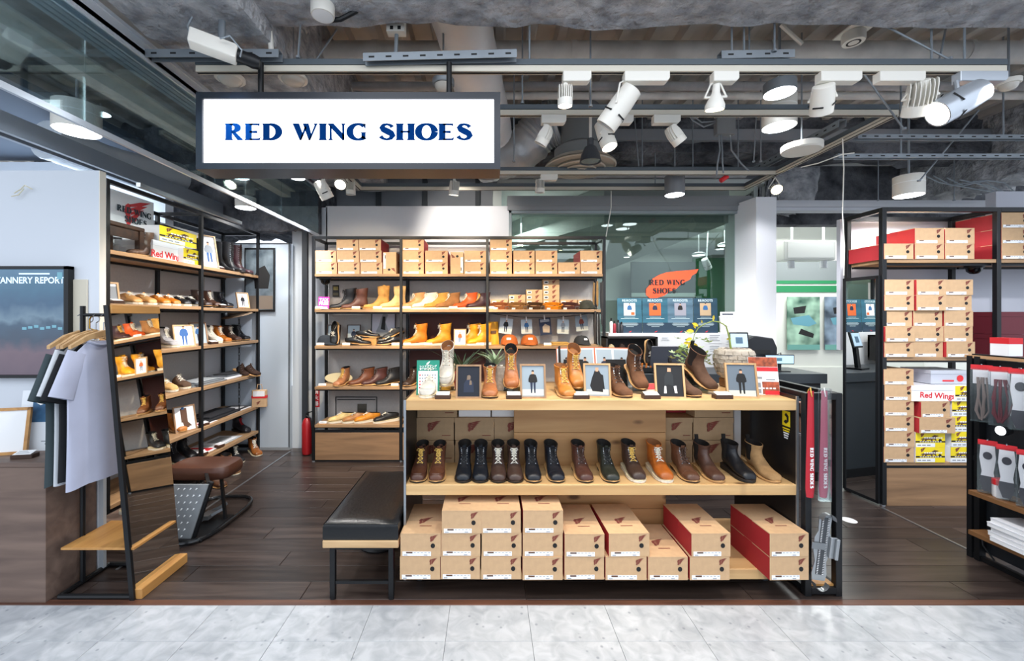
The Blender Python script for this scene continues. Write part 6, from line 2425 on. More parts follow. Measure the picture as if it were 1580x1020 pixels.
for a, c, r, lab in (
        (486.5, 520, 0, 'bottom row, first from the outer post, left bay'), (521, 555, 0, 'bottom row, second from the outer post, left bay'), (556, 590, 0, 'bottom row, third from the outer post, left bay'),
        (486.5, 519, 1, 'second row, first from the outer post, left bay'), (519.5, 554, 1, 'second row, second from the outer post, left bay'), (554.5, 589, 1, 'second row, third from the outer post, left bay'),
        (519, 553, 2, 'topmost, over the second column, left bay'), (553.5, 588, 2, 'topmost with red side, over the third column, left bay'),
        (621, 654, 0, 'bottom of the three-high stack, middle bay'), (621, 654, 1, 'middle of the three-high stack, middle bay'), (620.5, 654, 2, 'top of the three-high stack, middle bay'),
        (656, 691, 0, 'lower of the pair by the three-high stack, middle bay'), (656, 691, 1, 'upper of the pair by the three-high stack, middle bay'),
        (716, 750, 0, 'lower of the pair by the third post, middle bay'), (716, 750, 1, 'upper of the pair by the third post, middle bay'),
        (756, 790, 0, 'bottom of the three-high stack, right bay'), (756, 790, 1, 'middle of the three-high stack, right bay'), (756, 790, 2, 'top of the three-high stack, right bay'),
        (792, 825, 0, 'bottom row, second column, right bay'), (792, 825, 1, 'top row, second column, right bay'), (826, 860, 0, 'bottom row, third column, right bay'), (826, 860, 1, 'top row, third column, right bay'),
        (861, 895, 0, 'single, in the fourth column, right bay'), (895.5, 929.5, 0, 'lower of the last pair, right bay'), (895, 929.5, 1, 'upper of the last pair with red side, right bay')):
    bb(a, c, r, 'kraft box on back shelving: ' + lab, yaw=rj.uniform(-.8, .8))
for px, lab, s in ((601, 'kraft shoe box standing on end beside the second post, left bay', 1), (705, 'kraft shoe box standing on end in the middle bay', -1)):
    w_ = 20 * bk
    e = kbox(lab, (X(px, BD_) + s * -(w_ / 2) * -1, BD_, S1 + BOXW * .5 * 1.0), (33.5 * bk / BOXW, 1, w_ / BOXH), 0, GB, roll=90 * s)
    e.location.z = S1 + 33.5 * bk / 2 + .001
    e.location.x = X(px, BD_) - s * w_ / 2
# shoes on the back shelving
SB = 'shoes on the back shelving'
WS = 1.0


def bsh(style, hexc, px, z, lab, yaw=-68, d=4.40, **k):
    return shoe(style, hexc, lab, (X(px, d), d, z), yaw, scale=1.08, **k)


for st, hx, px, z, lab, kw in (
        ('tallheel', '#1d1d20', 529, S2, 'black tall lace boot with black sole on the back shelving, second shelf', dict(lace=BKLACE)),
        ('tallheel', '#5e3a2e', 547, S2, 'reddish brown tall lace boot beside the black one, second shelf', dict(lace=BRLACE)),
        ('pull', '#b98a4c', 581, S2, 'golden tan western boot with tall shaft, second shelf', dict(sole=SOLET, suede=True)),
        ('pullw', '#d6b27a', 606, S2, 'pale sand pull-on boot by the second post', dict(sole=SOLEW, welt=WELTW, suede=True)),
        ('roundw', '#b98352', 637, S2, 'tan ankle boot, first in the middle bay second shelf', dict(sole=SOLEW, welt=WELTW)),
        ('roundw', '#c9c3b6', 655, S2, 'pale grey ankle boot in the middle bay second shelf', dict(sole=SOLEW, welt=WELTW, suede=True)),
        ('moc', '#b98a43', 673, S2, 'ochre lace boot with white sole in the middle bay', dict(sole=SOLEW, welt=WELTW, suede=True)),
        ('moc', '#94673f', 691, S2, 'dull brown lace boot with white sole in the middle bay', dict(sole=SOLEW, welt=WELTW, suede=True)),
        ('moc', '#c4511c', 718, S2, 'orange red lace boot with white sole in the middle bay', dict(sole=SOLEW, welt=WELTW)),
        ('moc', '#3b2328', 738, S2, 'dark plum lace boot with white sole by the third post', dict(sole=SOLEW, welt=WELTW, lace=TANLACE)),
        ('tall', '#c9751c', 640, S3, 'orange tall lace boot, outermost in the middle bay third shelf', dict(sole=SOLEW, welt=WELTW)),
        ('tall', '#d99a2a', 677, S3, 'golden yellow tall lace boot before the red-brown board', dict(sole=SOLEW, welt=WELTW)),
        ('tall', '#d08f1e', 722, S3, 'golden boot behind the small red-figure frame, third shelf', dict(sole=SOLEW, welt=WELTW, d=4.47)),
        ('tall', '#df9c20', 739, S3, 'bright yellow tall lace boot by the third post, third shelf', dict(sole=SOLEW, welt=WELTW)),
        ('round', '#a86f48', 528, S4, 'tan ankle boot facing out before a pale oval, fourth shelf', dict(sole=SOLET, yaw=-8, lace=TANLACE)),
        ('round', '#6a3d26', 558, S4, 'chestnut ankle boot on the fourth shelf', dict(sole=SOLEBR, lace=BRLACE)),
        ('round', '#4a2a26', 578, S4, 'maroon ankle boot on the fourth shelf', dict(sole=SOLEBR, lace=BRLACE)),
        ('round', '#1e1e20', 599, S4, 'black ankle boot by the second post, fourth shelf', dict(lace=BKLACE)),
        ('oxfordw', '#d8bd83', 527, S5, 'cream low lace shoe on the bottom shelf of the back shelving', dict(sole=SOLEW, welt=WELTW, suede=True)),
        ('oxfordw', '#a97646', 549, S5, 'brown low lace shoe on the bottom shelf of the back shelving', dict(sole=SOLEW, welt=WELTW)),
        ('oxfordw', '#cf8526', 567, S5, 'orange low lace shoe on the bottom shelf of the back shelving', dict(sole=SOLEW, welt=WELTW)),
        ('oxfordw', '#1f2022', 596, S5, 'black low lace shoe with white sole, bottom shelf by the second post', dict(sole=SOLEW, welt=WELTW)),
        ('round', '#3b2c24', 635, S4, 'dark brown lace boot on the fourth shelf behind the calendar card', dict(sole=SOLEBR, yaw=-20, lace=BRLACE)),
        ('moc', '#6b3f24', 668, S4, 'brown boot with gold laces on the fourth shelf behind the trolley, first', dict(sole=SOLET, yaw=-25, lace=TANLACE)),
        ('moc', '#6f4226', 694, S4, 'brown boot with gold laces on the fourth shelf behind the trolley, second', dict(sole=SOLET, yaw=-25, lace=TANLACE)),
        ('moc', '#7a4a2a', 722, S4, 'brown boot with gold laces on the fourth shelf behind the trolley, third', dict(sole=SOLET, yaw=-25, lace=TANLACE)),
        ('moc', '#1b1c1e', 690, S5, 'black boot with white sole low behind the trolley, first', dict(sole=SOLEW, welt=WELTW)),
        ('moc', '#1d1e20', 715, S5, 'black boot with white sole low behind the trolley, second', dict(sole=SOLEW, welt=WELTW)),
        ('moc', '#a8622c', 650, S5, 'orange boot with white sole low behind the trolley', dict(sole=SOLEW, welt=WELTW)),
        ('oxford', '#17181a', 553, S3, 'black polished low shoe on the third shelf', dict(yaw=100, rough=.2)),
        ('oxford', '#151618', 601, S3, 'black polished low shoe by the second post, third shelf', dict(yaw=-72, rough=.2))):
    kw = dict(kw)
    y_ = kw.pop('yaw', -66 if z in (S2, S3) else -60)
    d_ = kw.pop('d', 4.40)
    bsh(st, hx, px, z, lab, y_, d_, group=None, **kw)
shoe('oxford', '#1a1b1e', 'black low shoe lying on a kraft block, third shelf', (X(568, 4.45), 4.45, S3 + .075), 100, 0, 0, rough=.22)
b = MB()
b.box(X(560, 4.45), X(582, 4.45), 4.41, 4.50, S3, S3 + .073)
single('wood_block', b, OAK, 'small wooden block under the raised black low shoe', 'block', bevel=.002)
shoe('oxford', '#17181a', 'black low shoe standing upright on its heel before a small frame', (X(517, 4.42), 4.43, S3 + .115), 0, 68, 0, rough=.2)
shoe('oxford', '#33363a', 'grey black low shoe propped before the boot poster', (X(608, 4.5), 4.5, S3 + .09), -50, 14, 0, rough=.3)
b = MB()
b.box(X(603, 4.5), X(617, 4.5), 4.46, 4.55, S3, S3 + .085)
single('wood_block', b, DARKW, 'small dark block under the propped grey black shoe', 'block', bevel=.002)
# pale oval, navy cap
e = thing('sole_sample', 'pale oval leather sole sheet leaning on the fourth shelf', 'sample', (X(522, 4.5), 4.5, S4), (R(-8), 0, 0))
b = MB()
b.prism([(.15 * math.cos(2 * PI * k / 28), .058 + .056 * math.sin(2 * PI * k / 28)) for k in range(28)], .006)
b.build('sheet', mat('pale_hide', '#dcd3ac', .8), e)


def cap(label, pos, hexc, yaw=0, s=1., logo=True):
    e = thing('baseball_cap', label, 'cap', pos, (0, 0, R(yaw)), None, s)
    m = mat('cap_' + hexc[1:], hexc, .85, var=.12, scale=20)
    b = MB()
    rings = []
    for i in range(7):
        t = i / 6
        r = math.cos(t * PI / 2 * .97)
        rings.append([(.093 * r ** .7 * math.cos(2 * PI * k / 24), .10 * r ** .7 * math.sin(2 * PI * k / 24), .008 + .105 * math.sin(t * PI / 2)) for k in range(24)])
    b.loft(rings, 0, True, True)
    b.build('crown', m, e, smooth=True)
    b = MB()
    rings = []
    for i in range(6):
        t = i / 5
        ln = .07 * t
        rings.append([((.088 - .02 * t * t) * math.sin(a), -.092 * math.cos(a) * (1 - .0 * t) - ln * math.cos(a) ** .6 if math.cos(a) > 0 else 0, .010 + .03 * math.cos(a) - .030 * t * math.cos(a) + .0) for a in [R(-80 + 16 * k) for k in range(11)]])
    b.loft(rings, 0, False, False, closed=False)
    b.build('brim', m, e, smooth=True)
    b = MB()
    b.lathe([(.001, .004), (.007, .002), (.008, -.002)], 8, 0, T(0, 0, .113))
    b.build('button', m, e)
    if logo:
        b = MB()
        b.box(-.022, .022, -.001, .001, -.012, .012, 0, T(0, -.088, .072) @ RX(R(-28)))
        b.build('patch', PAPER, e)
    return e


cap('rust orange cap on the right bay third shelf, next to the yellow poster', (X(786, 4.40), 4.42, S3), '#a8561f', -6)
cap('rust orange cap with brim toward us, middle of the right bay third shelf', (X(817, 4.40), 4.42, S3), '#b05c22', 2)
cap('charcoal cap on the right bay third shelf end', (X(898, 4.42), 4.44, S3), '#26282b', 20, .9)
cap('dark olive cap at the belts shelf end', (X(905, 4.42), 4.42, S2), '#34362f', 40, .9, False)
cap('navy cap at the outer end of the third shelf, left bay', (X(503, 4.42), 4.42, S3), '#1e2630', 60, .95, False)
e = thing('folded_cloth', 'folded mustard cloth on the right bay third shelf', 'cloth', (X(864, 4.42), 4.38, S3))
b = MB()
b.box(-.10, .10, 0, .16, 0, .012)
b.build('lower_fold', mat('mustard_cloth', '#b8924e', .9), e, bevel=.004)
b = MB()
b.box(-.09, .09, .005, .16, .0125, .03)
b.build('upper_fold', mat('mustard_cloth', '#b8924e'), e, bevel=.006)
# belt boxes and belts
GBB = 'small kraft belt boxes'
def sbox(px0, px1, row, lab, d=4.42):
    w_ = (px1 - px0) * d / F
    e = thing('belt_box', lab, 'box', ((X(px0, d) + X(px1, d)) / 2, d, S2 + row * .0535), (0, 0, R(rj.uniform(-1.5, 1.5))), GBB)
    b = MB()
    b.box(-w_ / 2, w_ / 2, 0, .1, 0, .030)
    b.build('base', KRAFT, e)
    b = MB()
    b.box(-w_ / 2 - .001, w_ / 2 + .001, -.001, .101, .0305, .053)
    b.build('lid', KRAFT, e)
    b = MB()
    b.box(-w_ * .44, -w_ * .18, -.0022, -.0012, .010, .038, 0)
    b.box(-w_ * .40, -w_ * .22, -.0028, -.0020, .016, .030, 1)
    b.build('size_sticker', [PAPER, BLK], e)
    b = MB()
    wing(b, T(w_ * .2, -.002, .03), .05)
    b.build('wing_mark', INK, e)


for px0, px1, n, c in ((758, 783, 2, 'first column'), (785, 810.5, 3, 'second column'), (812, 837, 4, 'third column'), (838, 863, 6, 'fourth, tallest column'), (864.5, 890, 2, 'fifth column'), (892, 912, 2, 'last column')):
    for r in range(n if n < 6 else 6):
        sbox(px0, px1, r, f'small kraft belt box, {["lowest", "second up", "third up", "fourth up", "fifth up", "topmost"][r]} in the {c} behind the belts')
def belt(px, hexc, lab, turns=3, wd=.034):
    d = 4.37
    e = thing('coiled_belt', lab, 'belt', (X(px, d), d - .03, S2 + .026), (R(32), 0, 0), None)
    m = leather(hexc)
    b = MB()
    pts = []
    n = turns * 24
    for k in range(n + 1):
        t = 2 * PI * k / 24
        r = .058 + .0065 * k / 24
        pts.append((r * 1.35 * math.cos(t), r * .62 * math.sin(t)))
    ri = [[(x, y, .0), (x, y, wd)] for x, y in pts]
    ro = [[(x * 1.05, y * 1.05, .0), (x * 1.05, y * 1.05, wd)] for x, y in pts]
    b.loft([[i[0], i[1], o[1], o[0]] for i, o in zip(ri, ro)])
    b.build('strap', m, e)
    b = MB()
    x, y = pts[-1]
    M_ = T(x * .7, -.058, wd / 2)
    b.box(-.022, .022, -.004, .0, -.024, -.018, 0, M_).box(-.022, .022, -.004, 0, .018, .024, 0, M_).box(-.022, -.017, -.004, 0, -.018, .018, 0, M_).box(.017, .022, -.004, 0, -.018, .018, 0, M_)
    b.build('buckle', STEEL if hexc != '#d9831c' else mat('brass', '#b08a40', .3, .9), e)
    b = MB()
    b.box(-.018, .018, -.003, .0, -.012, .012, 0, T(-.05, -.056, .014))
    b.build('tag', PAPER, e)


for px, hx, lab in ((771, '#8c5230', 'chestnut coiled belt, first on the belts shelf'), (799, '#8a6238', 'tan brown coiled belt, second on the belts shelf'), (825, '#4d3521', 'dark brown coiled belt, third on the belts shelf'),
                    (852, '#d9831c', 'bright orange coiled belt on the belts shelf'), (877, '#50302c', 'maroon coiled belt on the belts shelf')):
    belt(px, hx, lab)
# leather laces and straps hanging at the end of the right bay
for k, (px, py0, py1, hx) in enumerate(((916, 436, 468, '#7a5a2c'), (921, 434, 470, '#8c6a34'), (926, 436, 476, '#1b1b1d'), (929, 434, 500, '#222122'), (918, 480, 528, '#2b2420'), (923, 482, 530, '#1d1a18'))):
    b = MB()
    q0, q1 = P(px, py0, 4.27), P(px + (k % 3 - 1), py1, 4.27)
    for j in range(3):
        b.tube([q0 + Vector((.006 * j, .004 * j, 0)), (q0 + q1) / 2 + Vector((.008 * j - .004, 0, 0)), q1 + Vector((.005 * j, 0, -.01 * j))], .005, 5)
    single('leather_strap', b, leather(hx), ['brown strap bundle hung by the back shelving end post, first', 'light brown strap bundle hung by the back shelving end post', 'short black strap bundle hung by the back shelving end post', 'long black strap bundle hung by the back shelving end post', 'dark brown lace bundle hung below the belts shelf end', 'black lace bundle hung below the belts shelf end'][k], 'strap')
# frames, posters and signs there
def bframe(lab, px0, px1, py0, py1, d, z, bg, fig, fm, yaw=0, lean=10):
    photo_frame(lab, ((X(px0, d) + X(px1, d)) / 2, d, z), (px1 - px0) * d / F, (py1 - py0) * d / F, bg, fig, fm, yaw, lean, .010)


bframe('dark small frame on the third shelf behind the upright black shoe', 503, 524, 501, 532, 4.52, S3, BGP, person_shapes(0, -.08, .14, BLK, BLK), DARKW)
bframe('dark small frame with a dark figure, third shelf left bay', 534, 555, 501, 532, 4.52, S3, BGP, person_shapes(0, -.08, .14, NAVYP, BLK), DARKW)
bframe('pale frame with a small red figure among the yellow boots', 700, 719, 507, 533, 4.33, S3, PAPER, person_shapes(0, -.055, .11, mat('print_orange', '#d0602a', .7), BLUEP, mat('print_orange', '#d0602a')), FRAMEW)
sh = [([(-.07, -.14), (.0, -.15), (.06, -.12), (.05, -.02), (.02, .06), (.05, .14), (.0, .16), (-.03, .10), (-.05, .02), (-.08, -.04)], GREYP), ([(-.03, -.02), (.02, -.03), (.02, .12), (-.01, .12)], BLK), ([(-.06, -.13), (.05, -.13), (.04, -.10), (-.06, -.10)], BLK)]
bframe('black poster frame with a grey picture of boots, third shelf left bay', 572, 610, 481, 533, 4.56, S3, mat('poster_lilac', '#b9b9c4', .7), sh, BLACK, 0, 4)
e = thing('tax_sign', 'small magenta tax free sign on the second shelf', 'sign', (X(499, 4.30), 4.30, S2), (R(-10), 0, R(4)))
b = MB()
b.box(-.055, .055, 0, .004, 0.01, .135)
b.build('card', mat('magenta_card', '#e0249a', .5), e)
b = MB()
for s_, z in (('TAX', .10), ('FREE', .062)):
    vs, fs = text(s_, .046, T(0, -.0015, z), .0022)
    b.add(vs, fs)
b.box(-.04, .04, -.0015, -.0008, .02, .030)
b.build('lettering', PAPER, e)
b = MB()
b.box(-.02, .05, -.03, .03, 0, .01)
b.build('foot', PAPER, e)
e = thing('small_poster', 'small dark gold picture taped on the back panel over the black boot', 'poster', (X(518, 4.63), 4.632, ZZ(449, 4.63)))
link('sheet', print_mesh('sheet', .072, .13, BLK, [(rect(-.026, .026, .01, .05), mat('print_gold', '#8c7f4a', .7)), (rect(-.03, .03, -.05, -.02), mat('print_gold2', '#4f4a35', .7))], T(0, 0, 0)), e)
e = thing('yellow_poster', 'bright yellow curled poster beside the third post, third shelf', 'poster', (X(762, 4.5), 4.5, S3), (R(-8), 0, R(20)))
b = MB()
b.loft([[(-.06 + .02 * i, .004 * math.sin(i), z) for i in range(7)] for z in (0, .1, .2, .25)], 0, False, False, closed=False)
b.build('sheet', mat('poster_amber', '#e0a21e', .6), e)
b = MB()
b.box(-.03, .03, -.012, -.006, .12, .15)
b.build('print', INKBR, e)
e = thing('photo_line', 'black string across the right bay with clipped photographs', 'cord', (0, 0, 0))
b = MB()
lp = [P(757, 484, 4.5), P(800, 489, 4.5), P(840, 490.5, 4.5), P(880, 488, 4.5), P(922, 482, 4.5)]
b.tube(lp, .003, 5)
b.build('string', BLACK, e)
for k, (px, py, wpx, hpx, bg, top, lab) in enumerate(((782, 503, 20, 24, BGP, BLK, 'clipped photo of a dark figure, first on the string'), (812, 504, 17, 22, BGP, BLUEP, 'clipped photo of a figure in blue, second on the string'), (840, 504, 18, 26, NAVYP, GREYP, 'clipped navy photo in the middle of the string'),
                                                (869, 504, 18, 22, BGP, GREYP, 'clipped photo of a figure in grey, fourth on the string'), (896, 499, 19, 24, BGG, INK, 'clipped photo of a figure in dark red, last on the string'))):
    d = 4.49
    w_, h_ = wpx * d / F, hpx * d / F
    e = thing('hanging_photo', lab, 'photo', P(px, py - hpx / 2, d) , (0, R(rj.uniform(-7, 7)), 0))
    sh = [(rect(-w_ * .48, w_ * .48, -h_ * .48, -h_ * .2), FLP)] + person_shapes(0, -h_ * .4, h_ * .8, top, NAVYP) if k != 2 else [([(-.03, -.06), (.04, -.07), (.05, .0), (.0, .03), (-.03, .0)], mat('print_beige', '#b3a189')), (rect(-.05, .05, .05, .08), GREYP)]
    link('print', print_mesh('print', w_, h_, bg, sh, T(0, 0, -h_ / 2)), e)
    b = MB()
    b.box(-.006, .006, -.008, .006, -.02, .035)
    b.build('clip', mat('clip_white', '#d9d9d9', .4), e)
PCB = [(549, S2, 'in front of the reddish brown boot'), (582, S2, 'in front of the western boot'), (627, S2, 'in front of the tan ankle boot'), (699, S2, 'beside the dull brown boot'), (491, S2, 'by the magenta sign'), (762, S2, 'before the chestnut belt'),
       (494, S3, 'before the navy cap'), (534, S3, 'before the dark-figure frame'), (610, S3, 'below the propped shoe'), (628, S3, 'before the orange tall boot'), (661, S3, 'before the golden boot'), (741, S3, 'before the bright yellow boot'), (845, S3, 'beside the second rust cap'), (497, S4, 'beside the pale oval'), (609, S4, 'before the black ankle boot'), (627, S4, 'beside the dark brown boot'), (498, S5, 'beside the cream low shoe')]
for px, z, lab in PCB:
    price_card('small white price card on the back shelving, ' + lab, (X(px, 4.285), 4.285, z), .078 if z != S2 else .085, .034)
# dome cameras
for lab, loc in (('dark dome camera under the first shelf of the back shelving', (X(502, 4.42), 4.42, S1 - .03)), ('dark dome camera under the top shelf of the tall box shelving', (X(1503, 3.42), 3.42, RS1 - .03))):
    e = thing('dome_camera', lab, 'camera', loc)
    b = MB()
    b.lathe([(.058, 0), (.06, -.012), (.055, -.025)], 20)
    b.build('ring', BLACK, e, smooth=True)
    b = MB()
    b.lathe([(.05, -.024), (.045, -.05), (.025, -.07), (.001, -.075)], 20)
    b.build('dome', mat('smoked_dome', '#0b0c0e', .08), e, smooth=True)
# fire extinguisher with its sign by the outer post
e = thing('extinguisher_sign', 'red upright extinguisher sign with white characters behind the outer post', 'sign', (X(488, 4.45), 4.45, ZZ(614, 4.45)))
b = MB()
b.box(-.035, .035, 0, .004, -.10, .10)
b.build('plate', mat('sign_red', '#b8202a', .5), e)
b = MB()
for i, ch in enumerate('消火器'):
    vs, fs = text(ch, .05, T(0, -.001, .062 - .062 * i), .0006)
    b.add(vs, fs)
b.build('lettering', PAPER, e)
b = MB()
b.box(-.004, .004, .004, .02, -.72, .12)
b.build('stake', STEEL, e)
e = thing('fire_extinguisher', 'red fire extinguisher behind the outer post of the back shelving', 'extinguisher', (X(474, 4.5), 4.50, 0))
b = MB()
b.lathe([(.05, .01), (.055, .03), (.055, .33), (.04, .38), (.02, .40)], 18)
b.build('cylinder', mat('extinguisher_red', '#a01c22', .3), e, smooth=True)
b = MB()
b.lathe([(.018, .40), (.018, .45)], 10)
b.bar((-.01, 0, .45), (.07, 0, .47), .02, .01)
b.build('valve', BLACK, e)
b = MB()
b.tube([(.0, -.02, .43), (.05, -.03, .40), (.065, -.02, .25), (.06, -.01, .12)], .008, 6)
b.build('hose', BLACK, e, smooth=True)

# ------------------------------------------------------------------ posters and desk things behind the trolley
ledge = MB()
ledge.box(X(938, 4.4), X(1150, 4.4), 4.38, 4.70, .93, ZZ(514, 4.4))
ledge.box(X(940, 4.4), X(1150, 4.4), 4.42, 4.70, 0, .93)
struct(ledge.build('trim_7', WALLW))
PO = [(953, 991, '#2f6f84', '#1f485c', 'first'), (992, 1031, '#2d6a7e', '#173f53', 'second'), (1031, 1070, '#5f7f92', '#2e4658', 'third'), (1071, 1108, '#21455a', '#14303f', 'fourth')]
for i, (a, c, c1, c2, nth) in enumerate(PO):
    d = 4.42
    w_, h_ = (c - a) * d / F, 54 * d / F
    e = thing('campaign_poster', f'blue-green campaign poster, {nth} from the shelving, with a {["patterned shirt and orange", "dark figure on orange", "seated black figure", "plaid shirt figure"][i]} photo', 'poster', ((X(a, d) + X(c, d)) / 2, d, ZZ(514, d)), (R(-3), 0, 0))
    bgm = mat(f'poster_teal_{i}', c1, .5, col2=c2, scale=4, stretch=(.5, 1, 3))
    sh = [(rect(-w_ * .23, w_ * .23, h_ * .0, h_ * .36), [PAPER, mat('print_orange', '#d0602a'), mat('print_dusk', '#8d8d98', .7), mat('print_wheat', '#b09878', .7)][i]), (rect(-w_ * .5, w_ * .5, -h_ * .5, -h_ * .2), mat(f'poster_deep_{i}', '#1b3346', .5))]
    sh += person_shapes(0, h_ * .0, h_ * .35, [BLUEP, NAVYP, BLK, BLUEP][i], BLK)[1:]
    if i < 2: sh.append((rect(w_ * .06, w_ * .2, h_ * .02, h_ * .1), mat('print_orange', '#d0602a')))
    link('sheet', print_mesh('sheet', w_, h_, bgm, sh, T(0, 0, h_ / 2)), e)
    b = MB()
    vs, fs = text('RE:ROOTS', .034, T(0, -.0022, h_ * .93), .0008)
    b.add(vs, fs)
    for k, (q, zz) in enumerate(((.22, .45), (.36, .41), (.3, .28), (.34, .25), (.3, .22), (.16, .18))): b.box(-w_ * q, w_ * q, -.0022, -.0016, h_ * zz, h_ * (zz + .012))
    b.build('lettering', mat('poster_lettering', '#b9cdd2', .6), e)
    b = MB()
    b.poly([(-.012, -.0022, h_ * .03), (.02, -.0022, h_ * .07), (.012, -.0022, h_ * .04), (-.006, -.0022, h_ * .02)])
    b.build('wing_mark', REDP, e)
# papers taped to the low wall
for i, (a, c, y0, y1) in enumerate(((1020, 1033, 520, 525), (1093, 1113, 515, 530), (1093, 1112, 532, 546), (1120, 1134, 521, 531))):
    d = 4.376
    w_, h_ = (c - a) * d / F, (y1 - y0) * d / F
    e = thing('notice_paper', ['small framed label on the white ledge front', 'upper printed notice on the white ledge front behind the succulent', 'lower printed notice on the white ledge front behind the succulent', 'printed notice on the white ledge front behind the arching stem'][i], 'paper', ((X(a, d) + X(c, d)) / 2, d, ZZ((y0 + y1) / 2, d)))
    sh = [(rect(-w_ * .4, w_ * (.38 - .1 * (k % 3)), h_ * (.3 - .18 * k), h_ * (.36 - .18 * k)), GREYP) for k in range(4)]
    link('sheet', print_mesh('sheet', w_, h_, mat('notice_grey', '#d9dcdf', .8), sh, T(0, 0, 0)), e)
e = thing('table_calendar', 'white standing table calendar beside the campaign posters', 'calendar', (X(1125, 4.42), 4.42, ZZ(515, 4.4)), (R(-10), 0, R(-8)))
sh = [(rect(-.055, .055, .085, .10), NAVYP)] + [(rect(-.05 + .03 * (k % 4), -.03 + .03 * (k % 4), .05 - .03 * (k // 4), .055 - .03 * (k // 4)), GREYP) for k in range(14)]
link('page', print_mesh('page', .15, .235, PAPER, sh, T(0, 0, .118)), e)
b = MB()
b.box(-.07, .07, .05, .055, 0, .2)
b.build('back_board', PAPER, e)
# sprays and bottles
for i, (px, hx, hh) in enumerate(((943, '#dfe3e6', .16), (948, '#8f2230', .13), (954, '#3a3d42', .14), (959, '#2d3036', .12))):
    e = thing('spray_bottle', ['white spray bottle by the end post', 'small dark red bottle by the end post', 'grey bottle in the tray beside the posters', 'black bottle in the tray beside the posters'][i], 'bottle', (X(px, 4.40), 4.40, ZZ(514, 4.4)))
    b = MB()
    b.lathe([(.016, 0), (.018, .01), (.018, hh * .7), (.008, hh * .8)], 12)
    b.build('body', mat('bottle_' + hx[1:], hx, .3), e, smooth=True)
    b = MB()
    b.lathe([(.009, hh * .8), (.009, hh)], 10)
    b.build('cap', BLK, e)
# dark shelf with brushes, insoles and caps
e = thing('brush_shelf', 'dark low shelf holding brushes and insoles under the campaign posters', 'shelf', (X(975, 4.15), 4.15, ZZ(560, 4.15)))
w_ = 80 * 4.15 / F
b = MB()
b.box(-w_ / 2, w_ / 2, .16, .18, 0, .26).box(-w_ / 2, w_ / 2, 0, .18, -.02, .0).box(-w_ / 2, w_ / 2, 0, .18, .245, .26).box(-w_ / 2, -w_ / 2 + .02, 0, .18, 0, .26).box(w_ / 2 - .02, w_ / 2, 0, .18, 0, .26)
b.build('case', mat('shelf_black', '#1d1a19', .6), e)
for i, (px, py, r, hx, lab) in enumerate(((944, 533, .045, '#c9b88f', 'round bristle brush end, first on the dark low shelf'), (961, 531, .04, '#3a2c24', 'round dark brush end, second on the dark low shelf'), (981, 531, .05, '#d8d8d6', 'round white brush end on the dark low shelf'))):
    e = thing('shoe_brush', lab, 'brush', (X(px, 4.16), 4.16, ZZ(556, 4.16)), (0, 0, 0))
    b = MB()
    b.prism([(r * .8 * math.cos(2 * PI * k / 18), .08 + .08 * math.sin(2 * PI * k / 18)) for k in range(18)], .03)
    b.build('bristles', mat('brush_' + hx[1:], hx, .9), e)
    b = MB()
    b.prism([(r * .9 * math.cos(2 * PI * k / 18), .08 + .085 * math.sin(2 * PI * k / 18)) for k in range(18)], .02, 0, T(0, .031, 0))
    b.build('handle', DARKW, e)
shoe('oxford', '#2a2320', 'dark boot-shaped last hanging beside the laptop lid', (X(1000, 4.12), 4.12, ZZ(545, 4.12)), 0, 75, 0, sole=SOLEB)
e = thing('laptop', 'dark grey laptop lid standing open on the cash desk', 'laptop', (X(1036, 3.78), 3.86, ZZ(577, CF)))
b = MB()
b.box(-.17, .17, -.24, .0, .0, .014)
b.build('base', mat('laptop_grey', '#3c3f46', .5), e, bevel=.003)
b = MB()
b.box(-.17, .17, 0, .008, 0.012, .25, 0, RX(R(12)))
b.build('lid', mat('laptop_lid', '#4a4d57', .45, .2), e, bevel=.003)
b = MB()
b.box(-.20, .20, -.05, .30, -.0, .0001)
e2 = thing('desk_tray', 'dark tray with orange pens beside the laptop', 'tray', (X(1000, 3.8), 3.80, ZZ(577, CF)))
b = MB()
b.box(-.07, .07, 0, .12, 0, .006).box(-.07, .07, 0, .004, 0, .05).box(-.07, -.066, 0, .12, 0, .05).box(.066, .07, 0, .12, 0, .05)
b.build('tray', BLACK, e2)
b = MB()
for k in range(3): b.bar((-.04 + .04 * k, .06, .006), (-.035 + .04 * k, .05, .085), .012, .012)
b.build('pen', mat('pen_orange', '#d87a24', .5), e2)
# till
e = thing('till_terminal', 'black till tablet on a stand tilted on the cash desk', 'till', (X(1148, 3.85), 3.88, ZZ(577, CF)), (0, 0, R(-12)))
b = MB()
b.box(-.085, .085, 0, .02, .22, .38, 0, RX(R(-14)))
b.build('tablet', BLACK, e, bevel=.004)
b = MB()
b.box(-.072, .072, -.003, .0, .235, .365, 0, RX(R(-14)))
b.box(-.03, .03, -.005, -.003, .27, .33, 1, RX(R(-14)))
b.build('screen', [mat('till_screen', '#9db4c6', .3, emit=.35), mat('till_icon', '#3f5d75', .4)], e)
b = MB()
b.bar((0, .06, 0), (0, .09, .28), .05, .03)
b.box(-.07, .07, 0, .14, 0, .015)
b.build('stand', BLACK, e)
e = thing('receipt_printer', 'black bulky receipt printer behind the till tablet', 'printer', (X(1172, 4.0), 3.98, ZZ(577, CF)), (0, 0, R(-10)))
b = MB()
b.prism([(-.14, 0), (.14, 0), (.145, .22), (.11, .31), (-.06, .335), (-.14, .29)], .24)
b.build('body', mat('printer_black', '#15181d', .4), e, bevel=.012, seg=2)
b = MB()
b.box(-.10, .08, -.004, .01, .16, .20)
b.build('paper_slot', BLACKM, e)
b = MB()
b.tube([(.14, .05, .14), (.19, .04, .17), (.2, .04, .08), (.17, .04, .0)], .005, 6)
